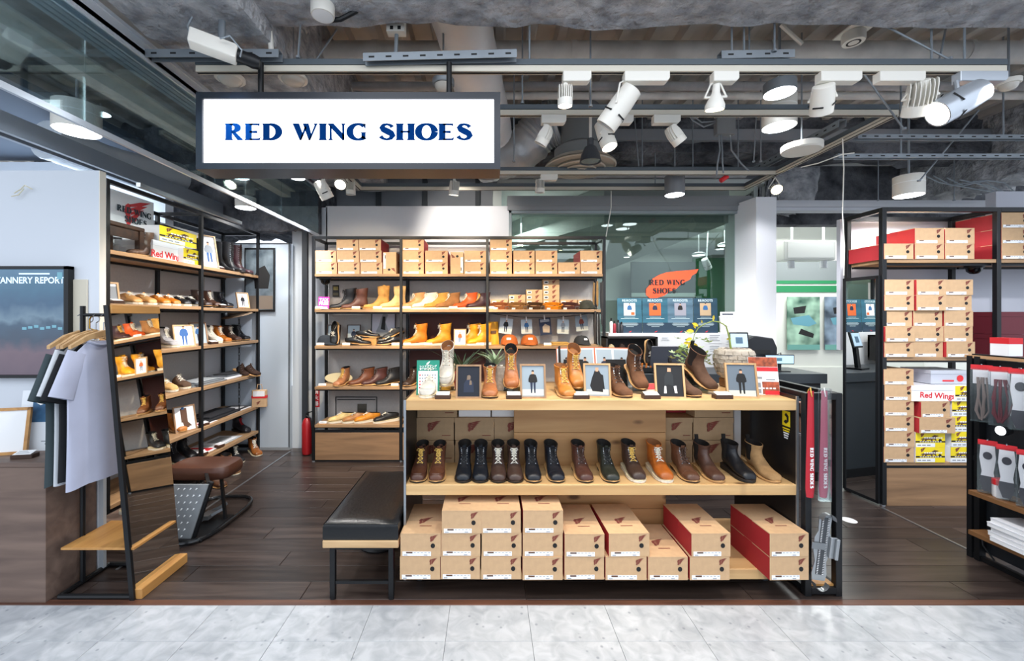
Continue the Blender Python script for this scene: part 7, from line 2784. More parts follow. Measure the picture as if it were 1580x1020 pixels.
b.build('cable', BLACK, e)
e = thing('flat_monitor', 'low flat monitor glowing pale blue on the cash desk', 'monitor', (X(1203, 3.9), 3.90, ZZ(577, CF)), (0, 0, R(-6)))
b = MB()
b.box(-.13, .13, 0, .02, .07, .16)
b.build('panel', BLACK, e, bevel=.003)
b = MB()
b.box(-.122, .122, -.002, .0, .078, .152, 0)
b.box(-.11, .02, -.003, -.002, .1, .13, 1)
b.build('screen', [mat('monitor_blue', '#9fc3de', .3, emit=.6), mat('monitor_dark', '#4a6b7a', .4, emit=.3)], e)
b = MB()
b.box(-.02, .02, .01, .03, .01, .08).box(-.08, .08, -.03, .06, 0, .01)
b.build('stand', BLACK, e)
# art prints and lit box in the neighbour shop
for i, (a, c, lab) in enumerate(((1215, 1265, 'abstract green and black art print on the neighbour shop wall'), (1273, 1330, 'dark blue art print partly hidden by the cord in the neighbour shop'))):
    d = 7.94
    w_, h_ = (c - a) * d / F, 82 * d / F
    e = thing('art_print', lab, 'print', ((X(a, d) + X(c, d)) / 2, d, ZZ(499, d)))
    m = mat('print_green_art' if i == 0 else 'print_blue_art', '#1d4a3c' if i == 0 else '#1c2836', .5, col2='#a9cdb6' if i == 0 else '#8fa3b8', scale=3.4, detail=2)
    sh = [(rect(-w_ / 2, w_ / 2, -h_ / 2, -h_ * .4), mat('print_foot', '#6aa39a' if i == 0 else '#3a4a5a', .6)), ([(-.25, .1), (.1, .16), (.25, .0), (.1, -.06), (-.2, -.02)], mat('print_pool', '#5f97a8', .6)), ([(-.2, .3), (.05, .34), (.02, .2), (-.18, .18)], BLK), ([(-.05, -.1), (.2, -.2), (.18, -.28), (-.1, -.2)], BLK)]
    link('sheet', print_mesh('sheet', w_, h_, m, sh, T(0, 0, 0), .02), e)
d = 6.2
e = thing('lit_box_sign', 'blank white box sign hanging on two rods in the neighbour shop', 'sign', (X(1250, d), d, ZZ(386, d)))
w_, h_ = 80 * d / F, 30 * d / F
b = MB()
b.box(-w_ / 2, w_ / 2, 0, .25, -h_ / 2, h_ / 2)
b.build('casing', mat('neighbour_box', '#d5d8d4', .5), e, bevel=.01)
b = MB()
b.box(-w_ / 2 + .05, w_ / 2 - .03, -.004, 0, -h_ / 2 + .03, h_ / 2 - .03)
b.build('face', mat('neighbour_face', '#e2e5e2', .5), e, bevel=.004)
for x in (-.2, .28):
    b = MB()
    b.tube([(x, .1, h_ / 2), (x, .1, 3.4 - ZZ(386, d))], .015, 8)
    b.build('rod', WHITE, e)
for k in range(2):
    b = MB()
    b.lathe([(.045, 0), (.045, -.11)], 12, 0, T(-.2 + .5 * k, .12, -h_ / 2))
    b.build('spotlight', WHITE, e)
for px, py, lab, d in ((1281, 337, 'round light in the neighbour shop ceiling', 6.6), (987, 337, 'round light behind the shop window, near its top', 5.6), (940, 372, 'round light behind the shop window by the end post', 6.2), (1118, 379, 'round light behind the shop window above the green wall', 7.0), (1078, 394, 'lit pair of spots behind the shop window over the wing', 7.0), (967, 397, 'small bright round light behind the shop window', 7.4), (804, 372, 'small bright light behind the shop window over the boxes', 5.8)):
    e = thing('ceiling_lamp', lab, 'light', P(px, py, d))
    r = .10 if px != 967 and px != 804 else .05
    b = MB()
    b.lathe([(r * 1.08, .0), (r * 1.08, .03), (r * .6, .05)], 24)
    b.build('ring', WHITE, e, smooth=True)
    b = MB()
    b.lathe([(.001, -.002), (r, -.002)], 24, cap=False)
    b.build('light_disc', mat('room_lamp', '#f7fbf8', .4, emit=4), e)
    b = MB()
    b.tube([(0, 0, .04), (0, 0, max(.06, (3.05 if px != 1281 else 3.4) - P(px, py, d).z))], .01, 6)
    b.build('stem', WHITE, e)
e = thing('speaker_cone', 'grey cone speaker on the neighbour shop ceiling above the box sign', 'speaker', P(1226, 337, 6.75))
b = MB()
b.lathe([(.05, 0), (.13, .09), (.16, .12), (.03, .14)], 20)
b.build('cone', GALV, e, smooth=True)
b = MB()
b.tube([(0, 0, .1), (0, 0, 3.4 - P(1226, 337, 6.75).z)], .012, 6)
b.build('stem', WHITE, e)
e = thing('track_spotlight', 'small grey spot inside the room behind the shop window', 'spotlight', P(1090, 407, 7.2))
head_geo(e, Vector((0, 0, 0)), (.3, .2, -.4), .06, .2, 'can', LAMPD, WHITE)
b = MB()
b.tube([(0, 0, .05), (.03, 0, 3.05 - P(1090, 407, 7.2).z)], .012, 6)
b.build('stem', WHITE, e)
# ------------------------------------------------------------------ boxes on the tall shelving to the right
GR = 'kraft shoe boxes on the tall shelving'
RD = 3.27
rows5 = ['bottom', 'fourth', 'third', 'second', 'top']
for ci, (a, c) in enumerate(((1364.5, 1410.5), (1411.5, 1457), (1457.5, 1502))):
    cn = ('column by the mirror', 'middle column', 'column by the far post')[ci]
    for r in range(5):
        off = rj.uniform(-1.2, 1.2)
        kbox(f'kraft box in the five-high block on tall shelving: {rows5[r]} row, {cn}', ((X(a, RD) + X(c, RD)) / 2 + off * RD / F, RD + rj.uniform(-.012, .012), RS2 + r * .1225), ksc(RD, c - a - .5, 23.9), rj.uniform(-1.2, 1.2), GR)
for a, c, z, lab in ((1364, 1409.5, 0, 'lower kraft shoe box with long red side by the mirror post, tall shelving top shelf'), (1411.5, 1457, 0, 'lower kraft shoe box, second on the tall shelving top shelf'), (1458, 1503.5, 0, 'lower kraft shoe box, third on the tall shelving top shelf'),
                     (1411.5, 1457, 1, 'upper kraft shoe box with long red side, tall shelving top shelf'), (1458, 1504, 1, 'upper kraft shoe box over the third, tall shelving top shelf')):
    kbox(lab, ((X(a, RD) + X(c, RD)) / 2, RD, RS1 + z * .1225), ksc(RD, c - a - .5, 24, .33), rj.uniform(-.6, .6), GR)
for r in range(6):
    kbox(f'kraft shoe box in the six-high stack under the five-high block: {["lowest", "second up", "third up", "fourth up", "fifth up", "topmost"][r]}', ((X(1364.5, RD) + X(1410, RD)) / 2 + rj.uniform(-.006, .006), RD, RS3 + r * .1225), ksc(RD, 46, 23.8), rj.uniform(-1, 1), GR)
for i, r in enumerate(range(2)):
    ybox(f'yellow-fronted shoe box, {["lower", "upper"][i]} of the pair beside the six-high stack', ((X(1412.5, RD) + X(1458, RD)) / 2, RD, RS3 + r * .1185), ksc(RD, 45, 23.2), rj.uniform(-.6, .6), True)
kbox('kraft shoe box laid on the yellow pair, wider one', ((X(1412, RD) + X(1468, RD)) / 2, RD - .03, RS3 + .238), ksc(RD, 55, 23.6), 0, GR)
kbox('kraft shoe box with red edge, second above the yellow pair', ((X(1416.5, RD) + X(1462, RD)) / 2, RD - .02, RS3 + .361), ksc(RD, 45, 23.8), 1.2, GR)
for r in range(5):
    ybox(f'white shoe box with yellow front in the outer stack: {["lowest", "second up", "third up", "fourth up", "topmost"][r]}', ((X(1469, RD) + X(1512, RD)) / 2 + [-.01, -.004, 0, .002, .004][r], RD - .02 * (r == 4), RS3 + r * .1215), ksc(RD, 44, 23.6), 0, False)
e = thing('shoe_box', 'white shoe box lying sideways with red name lettering on its long side', 'box', (X(1438, RD), RD - .01, RS3 + .485))
w_ = 64 * RD / F
b = MB()
b.box(-w_ / 2, w_ / 2, 0, .30, 0, .115)
b.build('body', PAPER, e)
b = MB()
b.box(-w_ / 2 - .003, w_ / 2 + .003, -.003, .303, .085, .122)
b.build('lid', mat('lid_white', '#e3e4e8', .7), e)
b = MB()
vs, fs = text('Red Wings', .062, T(.03, -.0012, .042) @ RY(R(3)), .0016)
b.add(vs, fs)
b.build('lettering', REDP, e)
e = thing('shoe_box', 'grey white shoe box with a dark red crest on top of the white-yellow stack', 'box', (X(1474, RD), RD + .04, RS3 + .612))
b = MB()
b.box(-.15, .15, 0, .24, 0, .105)
b.build('body', mat('box_grey', '#b9bdc8', .7), e)
b = MB()
b.box(-.153, .153, -.003, .243, .08, .108)
b.build('lid', mat('box_grey_lid', '#c3c7d0', .7), e)
b = MB()
b.lathe([(.0, -.001), (.026, -.001), (.026, .0005)], 14, 0, T(.08, -.0036, .045) @ RX(PI / 2), cap=False)
b.box(-.06, .03, -.0042, -.003, .02, .032)
b.build('crest_print', REDP, e)
# next bay: boxes seen from their red sides
for r in range(3):
    kbox(f'red-sided kraft box in the next bay of the tall shelving, {["bottom", "middle", "top"][r]} of its stack', (X(1543, RD) + BOXW / 2 + .012, RD, RS1 + r * .1225), (1.0, .98, 1), 0, GR)
for r in range(2):
    e = thing('shoe_box', f'large maroon box in the next bay, {["lower", "upper"][r]} one on the shelf above the laces', 'box', (X(1543, RD) + .13, RD + .02, RS2 + r * .18))
    b = MB()
    b.box(-.115, .115, 0, .32, 0, .15)
    b.build('body', mat('maroon_box', '#5e1a26', .6), e)
    b = MB()
    b.box(-.118, .118, -.003, .322, .14, .178)
    b.build('lid', mat('maroon_box', '#5e1a26'), e)
b = MB()
cz = ZZ(549, 2.59) + .015
b.box(3.01, 3.09, 2.40, 2.49, cz, cz + .07, 0).box(3.009, 3.091, 2.399, 2.491, cz + .07, cz + .105, 1)
single('white_carton', b, [PAPER, REDP], 'small white carton with a red band on the accessory stand', 'carton')

# ------------------------------------------------------------------ accessories at the right edge
GI = 'packs hanging on the accessory stand'
def hang_pack(lab, y, z, w_, h_, kind, x=GXx - .035):
    e = thing('insole_pack' if kind == 'insole' else 'lace_pack', lab, 'pack', (x, y, z), (0, 0, R(-48 + rj.uniform(-8, 8))), GI)
    # local x runs along the stand, -y looks at the aisle
    b = MB()
    b.box(-w_ / 2, w_ / 2, -.002, .002, -.03, 0, 0)
    b.build('header_card', REDP, e)
    if kind == 'insole':
        b = MB()
        pts = [(-w_ * .36, -.03), (w_ * .36, -.03), (w_ * .42, -h_ * .35), (w_ * .30, -h_ * .62), (w_ * .40, -h_ * .8), (w_ * .2, -h_), (-w_ * .2, -h_), (-w_ * .40, -h_ * .8), (-w_ * .30, -h_ * .62), (-w_ * .42, -h_ * .35)]
        b.prism(pts, .006, 0, T(0, -.003, 0))
        b.build('card', PAPER, e)
        b = MB()
        b.prism([(w_ * .24 * math.cos(2 * PI * k / 14), -h_ * .3 + w_ * .30 * math.sin(2 * PI * k / 14)) for k in range(14)], .002, 0, T(0, -.006, 0))
        b.prism([(-w_ * .36, -h_ * .7), (w_ * .36, -h_ * .7), (w_ * .40, -h_ * .82), (w_ * .2, -h_), (-w_ * .2, -h_), (-w_ * .40, -h_ * .82)], .002, 0, T(0, -.006, 0))
        b.build('insole', mat('insole_dark', '#3d3a42', .8), e)
    else:
        hx = kind
        m = mat('lace_' + hx[1:], hx, .7)
        b = MB()
        b.box(-w_ * .4, w_ * .4, -.003, .003, -h_ * .34, -.03)
        b.build('card', PAPER, e)
        rnd = random.Random(int(hx[1:], 16) + int(y * 1000))
        b = MB()
        for k in range(9):
            a = rnd.uniform(-.4, .4) * w_
            b.tube([(a * .6, -.008, -h_ * .22), (a + rnd.uniform(-.2, .2) * w_, -.018, -h_ * .55), (a * .9, -.012, -h_ * .82), (a * .3, -.010, -h_ * rnd.uniform(.92, 1))], .0045, 5)
        b.build('lace_hank', m, e)
    b = MB()
    b.box(-w_ * .52, w_ * .52, -.024, .008, -h_ * 1.02, -.02)
    b.build('clear_bag', PVCBAG, e)
    b = MB()
    b.tube([(0, .03, .0), (0, -.02, .004)], .003, 5)
    b.build('hook', STEEL, e)


for i, (y, kind, lab) in enumerate(((2.47, '#8a7a72', 'pack of pale laces, furthest along the upper hooks'), (2.38, '#6e1f2c', 'pack of maroon leather laces under a red header'), (2.29, 'insole', 'insole pack with dark oval on the upper hooks'), (2.20, '#1d1f24', 'pack of black laces on the upper hooks'), (2.10, '#d59a3c', 'pack of yellow tan laces, nearest on the upper hooks'))):
    hang_pack(lab, y, 1.21, .085, .33, kind, GXx - .085)
for i, (y, lab) in enumerate(((2.44, 'insole pack, furthest on the lower hooks'), (2.35, 'insole pack, second on the lower hooks'), (2.26, 'insole pack, third on the lower hooks'), (2.17, 'insole pack, nearest on the lower hooks'))):
    hang_pack(lab, y, .77, .075, .30, 'insole', GXx - .085)
for i in range(5):
    e = thing('flat_box', f'flat white carton on the accessory stand shelf, {["bottom", "second", "third", "fourth", "topmost"][i]} of its pile', 'box', (GXx - .06, 2.16 + .012 * (i % 2), .455 - .24 + .025 * i if False else .215 + .026 * i), (0, 0, R(rj.uniform(-4, 4))))
    b = MB()
    b.box(-.085, .085, -.16, .22, 0, .019)
    b.build('body', PAPER, e)
    b = MB()
    b.box(-.086, .086, -.161, .221, .0192, .025)
    b.build('lid', mat('lid_white', '#e3e4e8'), e)
e = thing('polish_tin', 'dark red shoe polish jar on the wooden stand shelf', 'jar', (GXx - .06, 2.40, .455))
b = MB()
b.lathe([(.03, 0), (.032, .01), (.032, .07)], 16)
b.build('jar', PAPER, e, smooth=True)
b = MB()
b.lathe([(.034, .07), (.034, .1), (.03, .104)], 16)
b.build('lid', REDP, e)

# shoehorns, foot gauge and strap packs on the narrow rack
for i, (px0, px1, m, lab) in enumerate(((1244, 1259, mat('horn_red', '#b32531', .35), 'long red shoehorn with white lettering hung on the narrow rack'), (1265, 1280, mat('horn_pink', '#b8687a', .4), 'long pink shoehorn in a clear sleeve hung on the narrow rack'))):
    d = 2.20
    e = thing('shoehorn', lab, 'shoehorn', (X((px0 + px1) / 2, d), d, ZZ(603, d)))
    hw = (px1 - px0) / 2 * d / F
    hl = (768 - 603) * d / F
    b = MB()
    g = []
    for k in range(13):
        t = k / 12
        ww_ = hw * (.62 + .38 * t) if t < .9 else hw * (1 - .25 * (t - .9) / .1)
        g.append([(ww_ * a, .006 * a * a * (1 + t) - .004, -hl * t) for a in (-1, -.5, 0, .5, 1)])
    b.loft(g, 0, False, False, closed=False)
    b.build('blade', m, e, smooth=True)
    b = MB()
    lettering(b, 'RED WING SHOES', T(0, -.0055, -hl * .72) @ RY(R(90)), .0185)
    b.build('lettering', PAPER, e)
    b = MB()
    b.tube([(0, -.006, -.03), (-.006, -.008, -.01), (0, .004, .015), (.004, .02, .005), (0, .028, -.02)], .003, 5)
    b.build('hanging_loop', mat('loop_gold', '#c9a24a', .5) if i == 0 else PAPER, e)
    if i == 1:
        b = MB()
        b.box(-hw * 1.15, hw * 1.15, -.010, .008, -hl * 1.03, .012)
        b.build('clear_sleeve', PVCBAG, e)
gd = 2.19
e = thing('foot_gauge', 'metal foot measuring gauge with sliding bars hung on the narrow rack', 'gauge', (X(1269, gd), gd, ZZ(844, gd)), (0, R(7), 0))
GM_ = mat('gauge_metal', '#a9adb0', .3, .8)
hh = 52 * gd / F
b = MB()
pts = [(-.034, -hh), (.034, -hh), (.040, -hh * .8), (.030, -hh * .45), (.046, -.1 * hh), (.046, hh * .25), (.030, hh * .45), (.034, hh * .9), (.02, hh), (-.02, hh), (-.034, hh * .9), (-.030, hh * .45), (-.046, hh * .25), (-.046, -.1 * hh), (-.030, -hh * .45), (-.040, -hh * .8)]
b.prism(pts, .006)
b.build('plate', GM_, e, bevel=.001)
b = MB()
b.prism([(-.020, -hh * .82), (.020, -hh * .82), (.020, hh * .88), (-.020, hh * .88)], .003, 0, T(0, -.003, 0))
b.build('scale', mat('gauge_dark', '#3c4044', .5), e)
b = MB()
for k in range(34):
    z = -hh * .8 + hh * 1.66 * k / 33
    b.box(-.019, -.011, -.0042, -.003, z - .0012, z + .0012).box(.011, .019, -.0042, -.003, z - .0012, z + .0012)
o = b.build('scale_mark', PAPER, e)
o['kind'] = 'stuff'
b = MB()
b.loft([[(.036 * math.cos(R(a)), -.03, -hh - .004 + .036 * math.sin(R(a)) * -1) for a in range(0, 181, 18)], [(.036 * math.cos(R(a)), .0, -hh - .004 - .036 * math.sin(R(a))) for a in range(0, 181, 18)]], 0, False, False, closed=False)
b.build('heel_cup', GM_, e, smooth=True)
b = MB()
b.loft([[(.036 * math.cos(R(a)), -.028, hh - .03 + .036 * math.sin(R(a))) for a in range(0, 181, 18)], [(.036 * math.cos(R(a)), .0, hh - .03 + .036 * math.sin(R(a))) for a in range(0, 181, 18)]], 0, False, False, closed=False)
b.build('toe_cup', GM_, e, smooth=True)
b = MB()
b.box(.03, .066, -.016, .0, -.05, .06).box(.050, .066, -.03, -.016, -.05, .06)
b.build('width_bar', GM_, e, bevel=.003)
b = MB()
b.box(-.062, .012, -.008, -.004, -.012, .022)
b.build('slider', mat('slider_metal', '#8d9194', .35, .8), e, bevel=.001)
for i in range(3):
    d = 2.245 + .04 * i
    e = thing('care_pack', ['white and brown shoe care pack hung in the narrow rack, front one', 'white and brown shoe care pack hung in the narrow rack, middle one', 'white and brown shoe care pack hung in the narrow rack, rear one'][i], 'pack', (AK0 + .028 + .018 * i, d + .02, az - .07))
    b = MB()
    b.box(-.03, .03, -.006, .006, -.16, 0, 0)
    b.box(-.03, .03, -.008, .008, -.075, -.055, 1)
    b.build('pack', [mat('pack_tan', '#cfa58e', .5), INKBR], e)
    b = MB()
    b.box(-.028, .028, -.006, .006, -.48, -.18, 0)
    b.build('straps', mat('pack_grey', '#b5aeb0', .5), e)
    b = MB()
    b.tube([(0, 0, 0), (0, .0, .05)], .004, 5)
    b.build('hook', STEEL, e)

# ------------------------------------------------------------------ goods on the shoe shelving by the partition
def lw_(px, x=-2.74): return DX(px, x)
GL = 'shoes on the wall shelving'


def lsh(style, hexc, px, z, lab, yaw=70, x=-2.72, **k):
    return shoe(style, hexc, lab, (x, lw_(px, x), z), yaw, **k)


LZ1, LZ2, LZ3, LZ4, LZ5, LZ6 = LS
for st, hx, px, z, lab, kw in (
        ('tallheel', '#5a4233', 217, LZ1, 'distressed brown tall boot on the top shelf by the dark wooden box', dict(lace=BRLACE, yaw=14, x=-2.68)),
        ('lineman', '#15161a', 349, LZ1, 'very tall black lace boot on the top shelf, first of three', dict(lace=BKLACE, yaw=80, welt=WELTD)),
        ('lineman', '#17181c', 360, LZ1, 'very tall black lace boot on the top shelf, second of three', dict(lace=BKLACE, yaw=80, x=-2.67, welt=WELTD)),
        ('lineman', '#3a2228', 373, LZ1, 'very tall dark burgundy lace boot at the top shelf end', dict(lace=BRLACE, yaw=80, x=-2.69, welt=WELTD)),
        ('oxfordw', '#cf9a5c', 199, LZ2, 'honey tan low shoe, first on the second shelf', dict(sole=SOLEW, welt=WELTW)),
        ('oxfordw', '#d2a062', 222, LZ2, 'honey tan low shoe, mate of the first, second shelf', dict(sole=SOLEW, welt=WELTW)),
        ('oxfordw', '#c97a22', 244, LZ2, 'orange low shoe on the second shelf', dict(sole=SOLEW, welt=WELTW)),
        ('oxfordw', '#c2731f', 260, LZ2, 'orange low shoe, mate behind it, second shelf', dict(sole=SOLEW, welt=WELTW)),
        ('oxfordw', '#1e2024', 277, LZ2, 'black low shoe with white sole, second shelf', dict(sole=SOLEW, welt=WELTW)),
        ('oxfordw', '#1c1e22', 293, LZ2, 'black low shoe with white sole, nearer the middle post', dict(sole=SOLEW, welt=WELTW)),
        ('cap', '#3a2a24', 310, LZ2, 'dark brown boot behind the middle post, second shelf', dict(lace=WHLACE)),
        ('cap', '#54372a', 325, LZ2, 'brown boot just past the middle post, second shelf', dict(lace=WHLACE)),
        ('cap', '#1a1c22', 344, LZ2, 'shiny black boot past the middle post, second shelf', dict(lace=BKLACE, rough=.22)),
        ('moc', '#a9a7a8', 258, LZ3, 'pale grey suede boot beside the mirror, third shelf', dict(sole=SOLEW, welt=WELTW, suede=True)),
        ('moc', '#d9d4c6', 327, LZ3, 'cream white boot past the middle post, third shelf', dict(sole=SOLEW, welt=WELTW)),
        ('round', '#b8691d', 341, LZ3, 'orange tan boot on the third shelf of the wall shelving', dict(sole=SOLET, lining=LINT)),
        ('round', '#4a3329', 357, LZ3, 'brown boot beside the orange tan one, third shelf', dict(sole=SOLEBR)),
        ('round', '#17181b', 371, LZ3, 'black boot toward the end of the third shelf', dict(lace=BKLACE)),
        ('round', '#6b5138', 388, LZ3, 'olive brown boot at the end of the third shelf', dict(sole=SOLET, suede=True)),
        ('oxfordw', '#c9a26a', 256, LZ4, 'sand low shoe peeping past the mirror, fourth shelf', dict(sole=SOLEW, welt=WELTW, suede=True)),
        ('chukka', '#5a4638', 276, LZ4, 'taupe suede ankle boot with white sole, fourth shelf', dict(sole=SOLEW, welt=WELTW, suede=True)),
        ('round', '#b87432', 270, LZ5, 'orange tan boot beside the leaning frame, fifth shelf', dict(sole=SOLET, lace=TANLACE)),
        ('tall', '#191b20', 270, LZ6, 'black boot with cream sole, lowest shelf by the mirror', dict(sole=SOLEW, welt=WELTW, lace=BKLACE)),
        ('moc', '#16171b', 287, LZ6, 'black boot with cream sole, lowest shelf, second one', dict(sole=SOLEW, welt=WELTW, lace=BKLACE)),
        ('moc', '#1d1b20', 372, LZ6, 'black boot with red laces at the end of the lowest shelf', dict(lace=REDLACE, welt=WELTD))):
    kw = dict(kw)
    y_ = kw.pop('yaw', 66)
    x_ = kw.pop('x', -2.74)
    lsh(st, hx, px, z, lab, y_, x_, group=None, **kw)
# a hanging pair on a chain at the end post
for i, (px, py, lab) in enumerate(((372, 566, 'dark brown suede low boot hung on a chain, front one of the pair'), (384, 568, 'dark brown suede low boot hung on a chain, rear one of the pair'))):
    d = 4.70 - .22
    shoe('chukkah', '#3b2a22', lab, (X(px, d), d, ZZ(577, d)), 60 + 20 * i, 12, 0, sole=SOLET, suede=True, lace=BRLACE)
b = MB()
for k in range(40):
    z = ZZ(480, 4.42) - k * .038
    if z < ZZ(640, 4.42): break
    t = PI / 2 * (k % 2)
    b.tube([(.008 * math.cos(t) * math.cos(2 * PI * j / 8), .008 * math.sin(t) * math.cos(2 * PI * j / 8), .024 * math.sin(2 * PI * j / 8)) for j in range(9)], .0035, 5, M=T(X(369, 4.42), 4.42, z))
single('hanging_chain', b, mat('chain_dark', '#3a3b3f', .4, .7), 'dark chain hanging at the far end of the wall shelving', 'chain')
# boots on the floor under the wall shelving
for st, hx, x, y, yw, lab, kw in (('cap', '#8a5226', -2.55, 4.52, 50, 'shiny tan boot on the floor at the wall shelving end', dict(sole=SOLEW, welt=WELTW, rough=.2)), ('cap', '#17181b', -2.62, 4.30, 55, 'black boot on the floor before the shiny tan one', dict(sole=SOLEW, welt=WELTW)),
                                  ('cap', '#6e4a2c', -2.48, 3.98, 60, 'brown boot on the floor behind the stool seat', dict(sole=SOLEW, welt=WELTW)), ('cap', '#50321f', -2.42, 3.68, 60, 'dark brown boot on the floor beside the stool plate', dict(sole=SOLEBR))):
    shoe(st, hx, lab, (x, y, 0), yw, **kw)
for st, hx, x, y, yw, lab, kw in (('moc', '#4a3b34', -2.30, 2.75, 95, 'taupe boot on the floor behind the hanging shirts', dict(sole=SOLEW, welt=WELTW)),):
    shoe(st, hx, lab, (x, y, .20), yw, **kw)
b = MB()
b.box(-2.50, -2.16, 2.62, 2.90, 0, .2)
single('floor_plinth', b, COUNTW, 'low brown plinth carrying the taupe boot behind the clothes rail', 'plinth', bevel=.004)
# boxes, dark wooden box and bag on its top shelf
e = thing('wooden_box', 'dark brown wooden footstool on the top shelf below the name board', 'stool', (-2.78, 2.94, LZ1))
b = MB()
b.box(-.14, .14, -.11, .25, .19, .22)
b.build('top', DARKW, e, bevel=.006)
for s in (-1, 1):
    for q in (-.08, .22):
        b = MB()
        b.box(s * .12 - .02, s * .12 + .02, q - .02, q + .02, 0, .19)
        b.build('leg', DARKW, e)
    b = MB()
    b.box(s * .12 - .01, s * .12 + .01, -.06, .20, .12, .185)
    b.build('apron', DARKW, e)
b = MB()
b.box(-.04, .0, -.1, .3, 0, .09)
o = single('white_card', b, PAPER, 'white card standing under the dark wooden footstool', 'card')
o.location = (-2.86, DX(200, -2.86), LZ1)
def lbox(lab, px0, px1, z, h, kind, x=-2.63, dep=.30):
    y0, y1 = DX(px0, x), DX(px1, x)
    w_ = y1 - y0
    pos = (x, (y0 + y1) / 2, z)
    return ybox(lab, pos, (w_ / BOXW, dep / BOXD, h / BOXH), 90, kind, None)


lbox('white box with yellow front lying on the wide white box, top shelf', 246, 303, LZ1 + .155, .125, True, -2.64)
e = thing('shoe_box', 'wide white box with red lettering under the yellow-fronted one, top shelf', 'box', (-2.645, (DX(236, -2.645) + DX(284, -2.645)) / 2, LZ1), (0, 0, R(90)))
w_ = DX(284, -2.645) - DX(236, -2.645)
b = MB()
b.box(-w_ / 2, w_ / 2, 0, .30, 0, .12)
b.build('body', PAPER, e)
b = MB()
b.box(-w_ / 2 - .003, w_ / 2 + .003, -.003, .303, .11, .152)
b.build('lid', mat('lid_white', '#e3e4e8'), e)
b = MB()
vs, fs = text('Red Wings', .075, T(-.02, -.0014, .045), .002)
b.add(vs, fs)
b.build('lettering', REDP, e)
lbox('small yellow-fronted box by the middle post, top shelf', 283, 308, LZ1, .13, True, -2.60)
e = thing('shoulder_bag', 'black bag behind the yellow-fronted box on the top shelf', 'bag', (-2.86, DX(272, -2.86), LZ1 + .0), (0, 0, R(90)))
b = MB()
b.loft([[(-.14, .0, 0), (.26, 0, 0), (.26, .16, 0), (-.14, .16, 0)], [(-.15, -.01, .2), (.27, -.01, .2), (.27, .17, .2), (-.15, .17, .2)], [(-.14, 0, .34), (.24, 0, .33), (.24, .14, .33), (-.14, .14, .34)], [(-.1, .03, .37), (.18, .03, .36), (.18, .11, .36), (-.1, .11, .37)]])
b.build('body', mat('bag_black', '#17191d', .6), e, smooth=True, bevel=.01)
b = MB()
b.box(-.12, .24, -.014, -.004, .29, .31)
b.build('zip', GREYP, e)
e = thing('work_coat', 'dark olive rolled coat behind the tall black boots', 'coat', (-2.86, DX(342, -2.86), LZ1), (0, 0, R(90)))
b = MB()
rings = []
rnd = random.Random(77)
for i in range(13):
    t = i / 12
    rings.append([(-.27 + .54 * t, .07 + (.085 + .012 * math.sin(9 * t + k)) * math.cos(2 * PI * k / 14), .17 + (.165 + .014 * math.sin(7 * t + 2 * k)) * math.sin(2 * PI * k / 14)) for k in range(14)])
b.loft(rings)
b.build('cloth_roll', mat('coat_olive', '#33352c', .9, var=.2, scale=8), e, smooth=True)
b = MB()
b.tube([(-.12, .075, .17 + .175)] + [(-.12, .07 + .098 * math.cos(R(a)), .17 + .18 * math.sin(R(a))) for a in range(80, -270, -30)], .008, 6)
b.build('strap', BLK, e)

def lframe(lab, px0, px1, py0, py1, z, bg, fig, fm, x=-2.62, yaw=62):
    d = DX((px0 + px1) / 2, x)
    photo_frame(lab, (x, d, z), (px1 - px0) * d / F * 1.05, (py1 - py0) * d / F, bg, fig, fm, yaw, 14, .011)


BL2 = mat('print_blue', '#2a5c9a', .7)
lframe('tall pale frame with a figure in blue trousers, top shelf by the middle post', 315, 338, 358, 412, LZ1, PAPER, person_shapes(0, -.10, .2, GREYP, BL2), FRAMEW)
lframe('pale frame leaning at the near end of the second shelf', 168, 184, 430, 465, LZ2, PAPER, [(rect(-.03, .03, -.05, .05), GREYP)], FRAMEW)
lframe('small frame with a dark figure at the far end of the second shelf', 368, 386, 450, 475, LZ2, PAPER, person_shapes(0, -.06, .11, BLK, BLK), FRAMEW, -2.60)
lframe('pale frame with a figure in bright blue, third shelf', 273, 301, 499, 534, LZ3, PAPER, person_shapes(0, -.08, .17, BL2, BL2), FRAMEW)
lframe('brown frame with a bluish picture by the middle post, third shelf', 298, 321, 498, 533, LZ3, BGP, person_shapes(0, -.07, .14, BLUEP, NAVYP), FRAMED, -2.70)
lframe('brown leaning frame showing boots below trousers, fifth shelf', 274, 303, 624, 664, LZ5, PAPER, [(rect(-.03, .02, -.03, .09), INKBR), (rect(-.02, .0, .08, .1), BLUEP), ([(-.02, -.03), (.0, -.03), (.03, -.08), (-.01, -.08)], INKBR), ([(.0, -.03), (.02, -.03), (.05, -.07), (.015, -.07)], INKBR)], FRAMED)
for px, z, lab in ((184, LZ2, 'dark price block at the near end of the second shelf'), (346, LZ2, 'dark price block by the shiny black boot, second shelf'), (332, LZ3, 'dark price block before the cream boot, third shelf'), (342, LZ6 + .02, 'dark price block among the leaflets, lowest shelf'), (316, LZ6 + .02, 'dark price block past the middle post, lowest shelf'), (318, LZ5, 'dark price block past the middle post, fifth shelf'), (342, LZ1, 'dark price block before the tall black boots, top shelf')):
    price_block(lab, (-2.585, DX(px, -2.585), z), .075, 75)
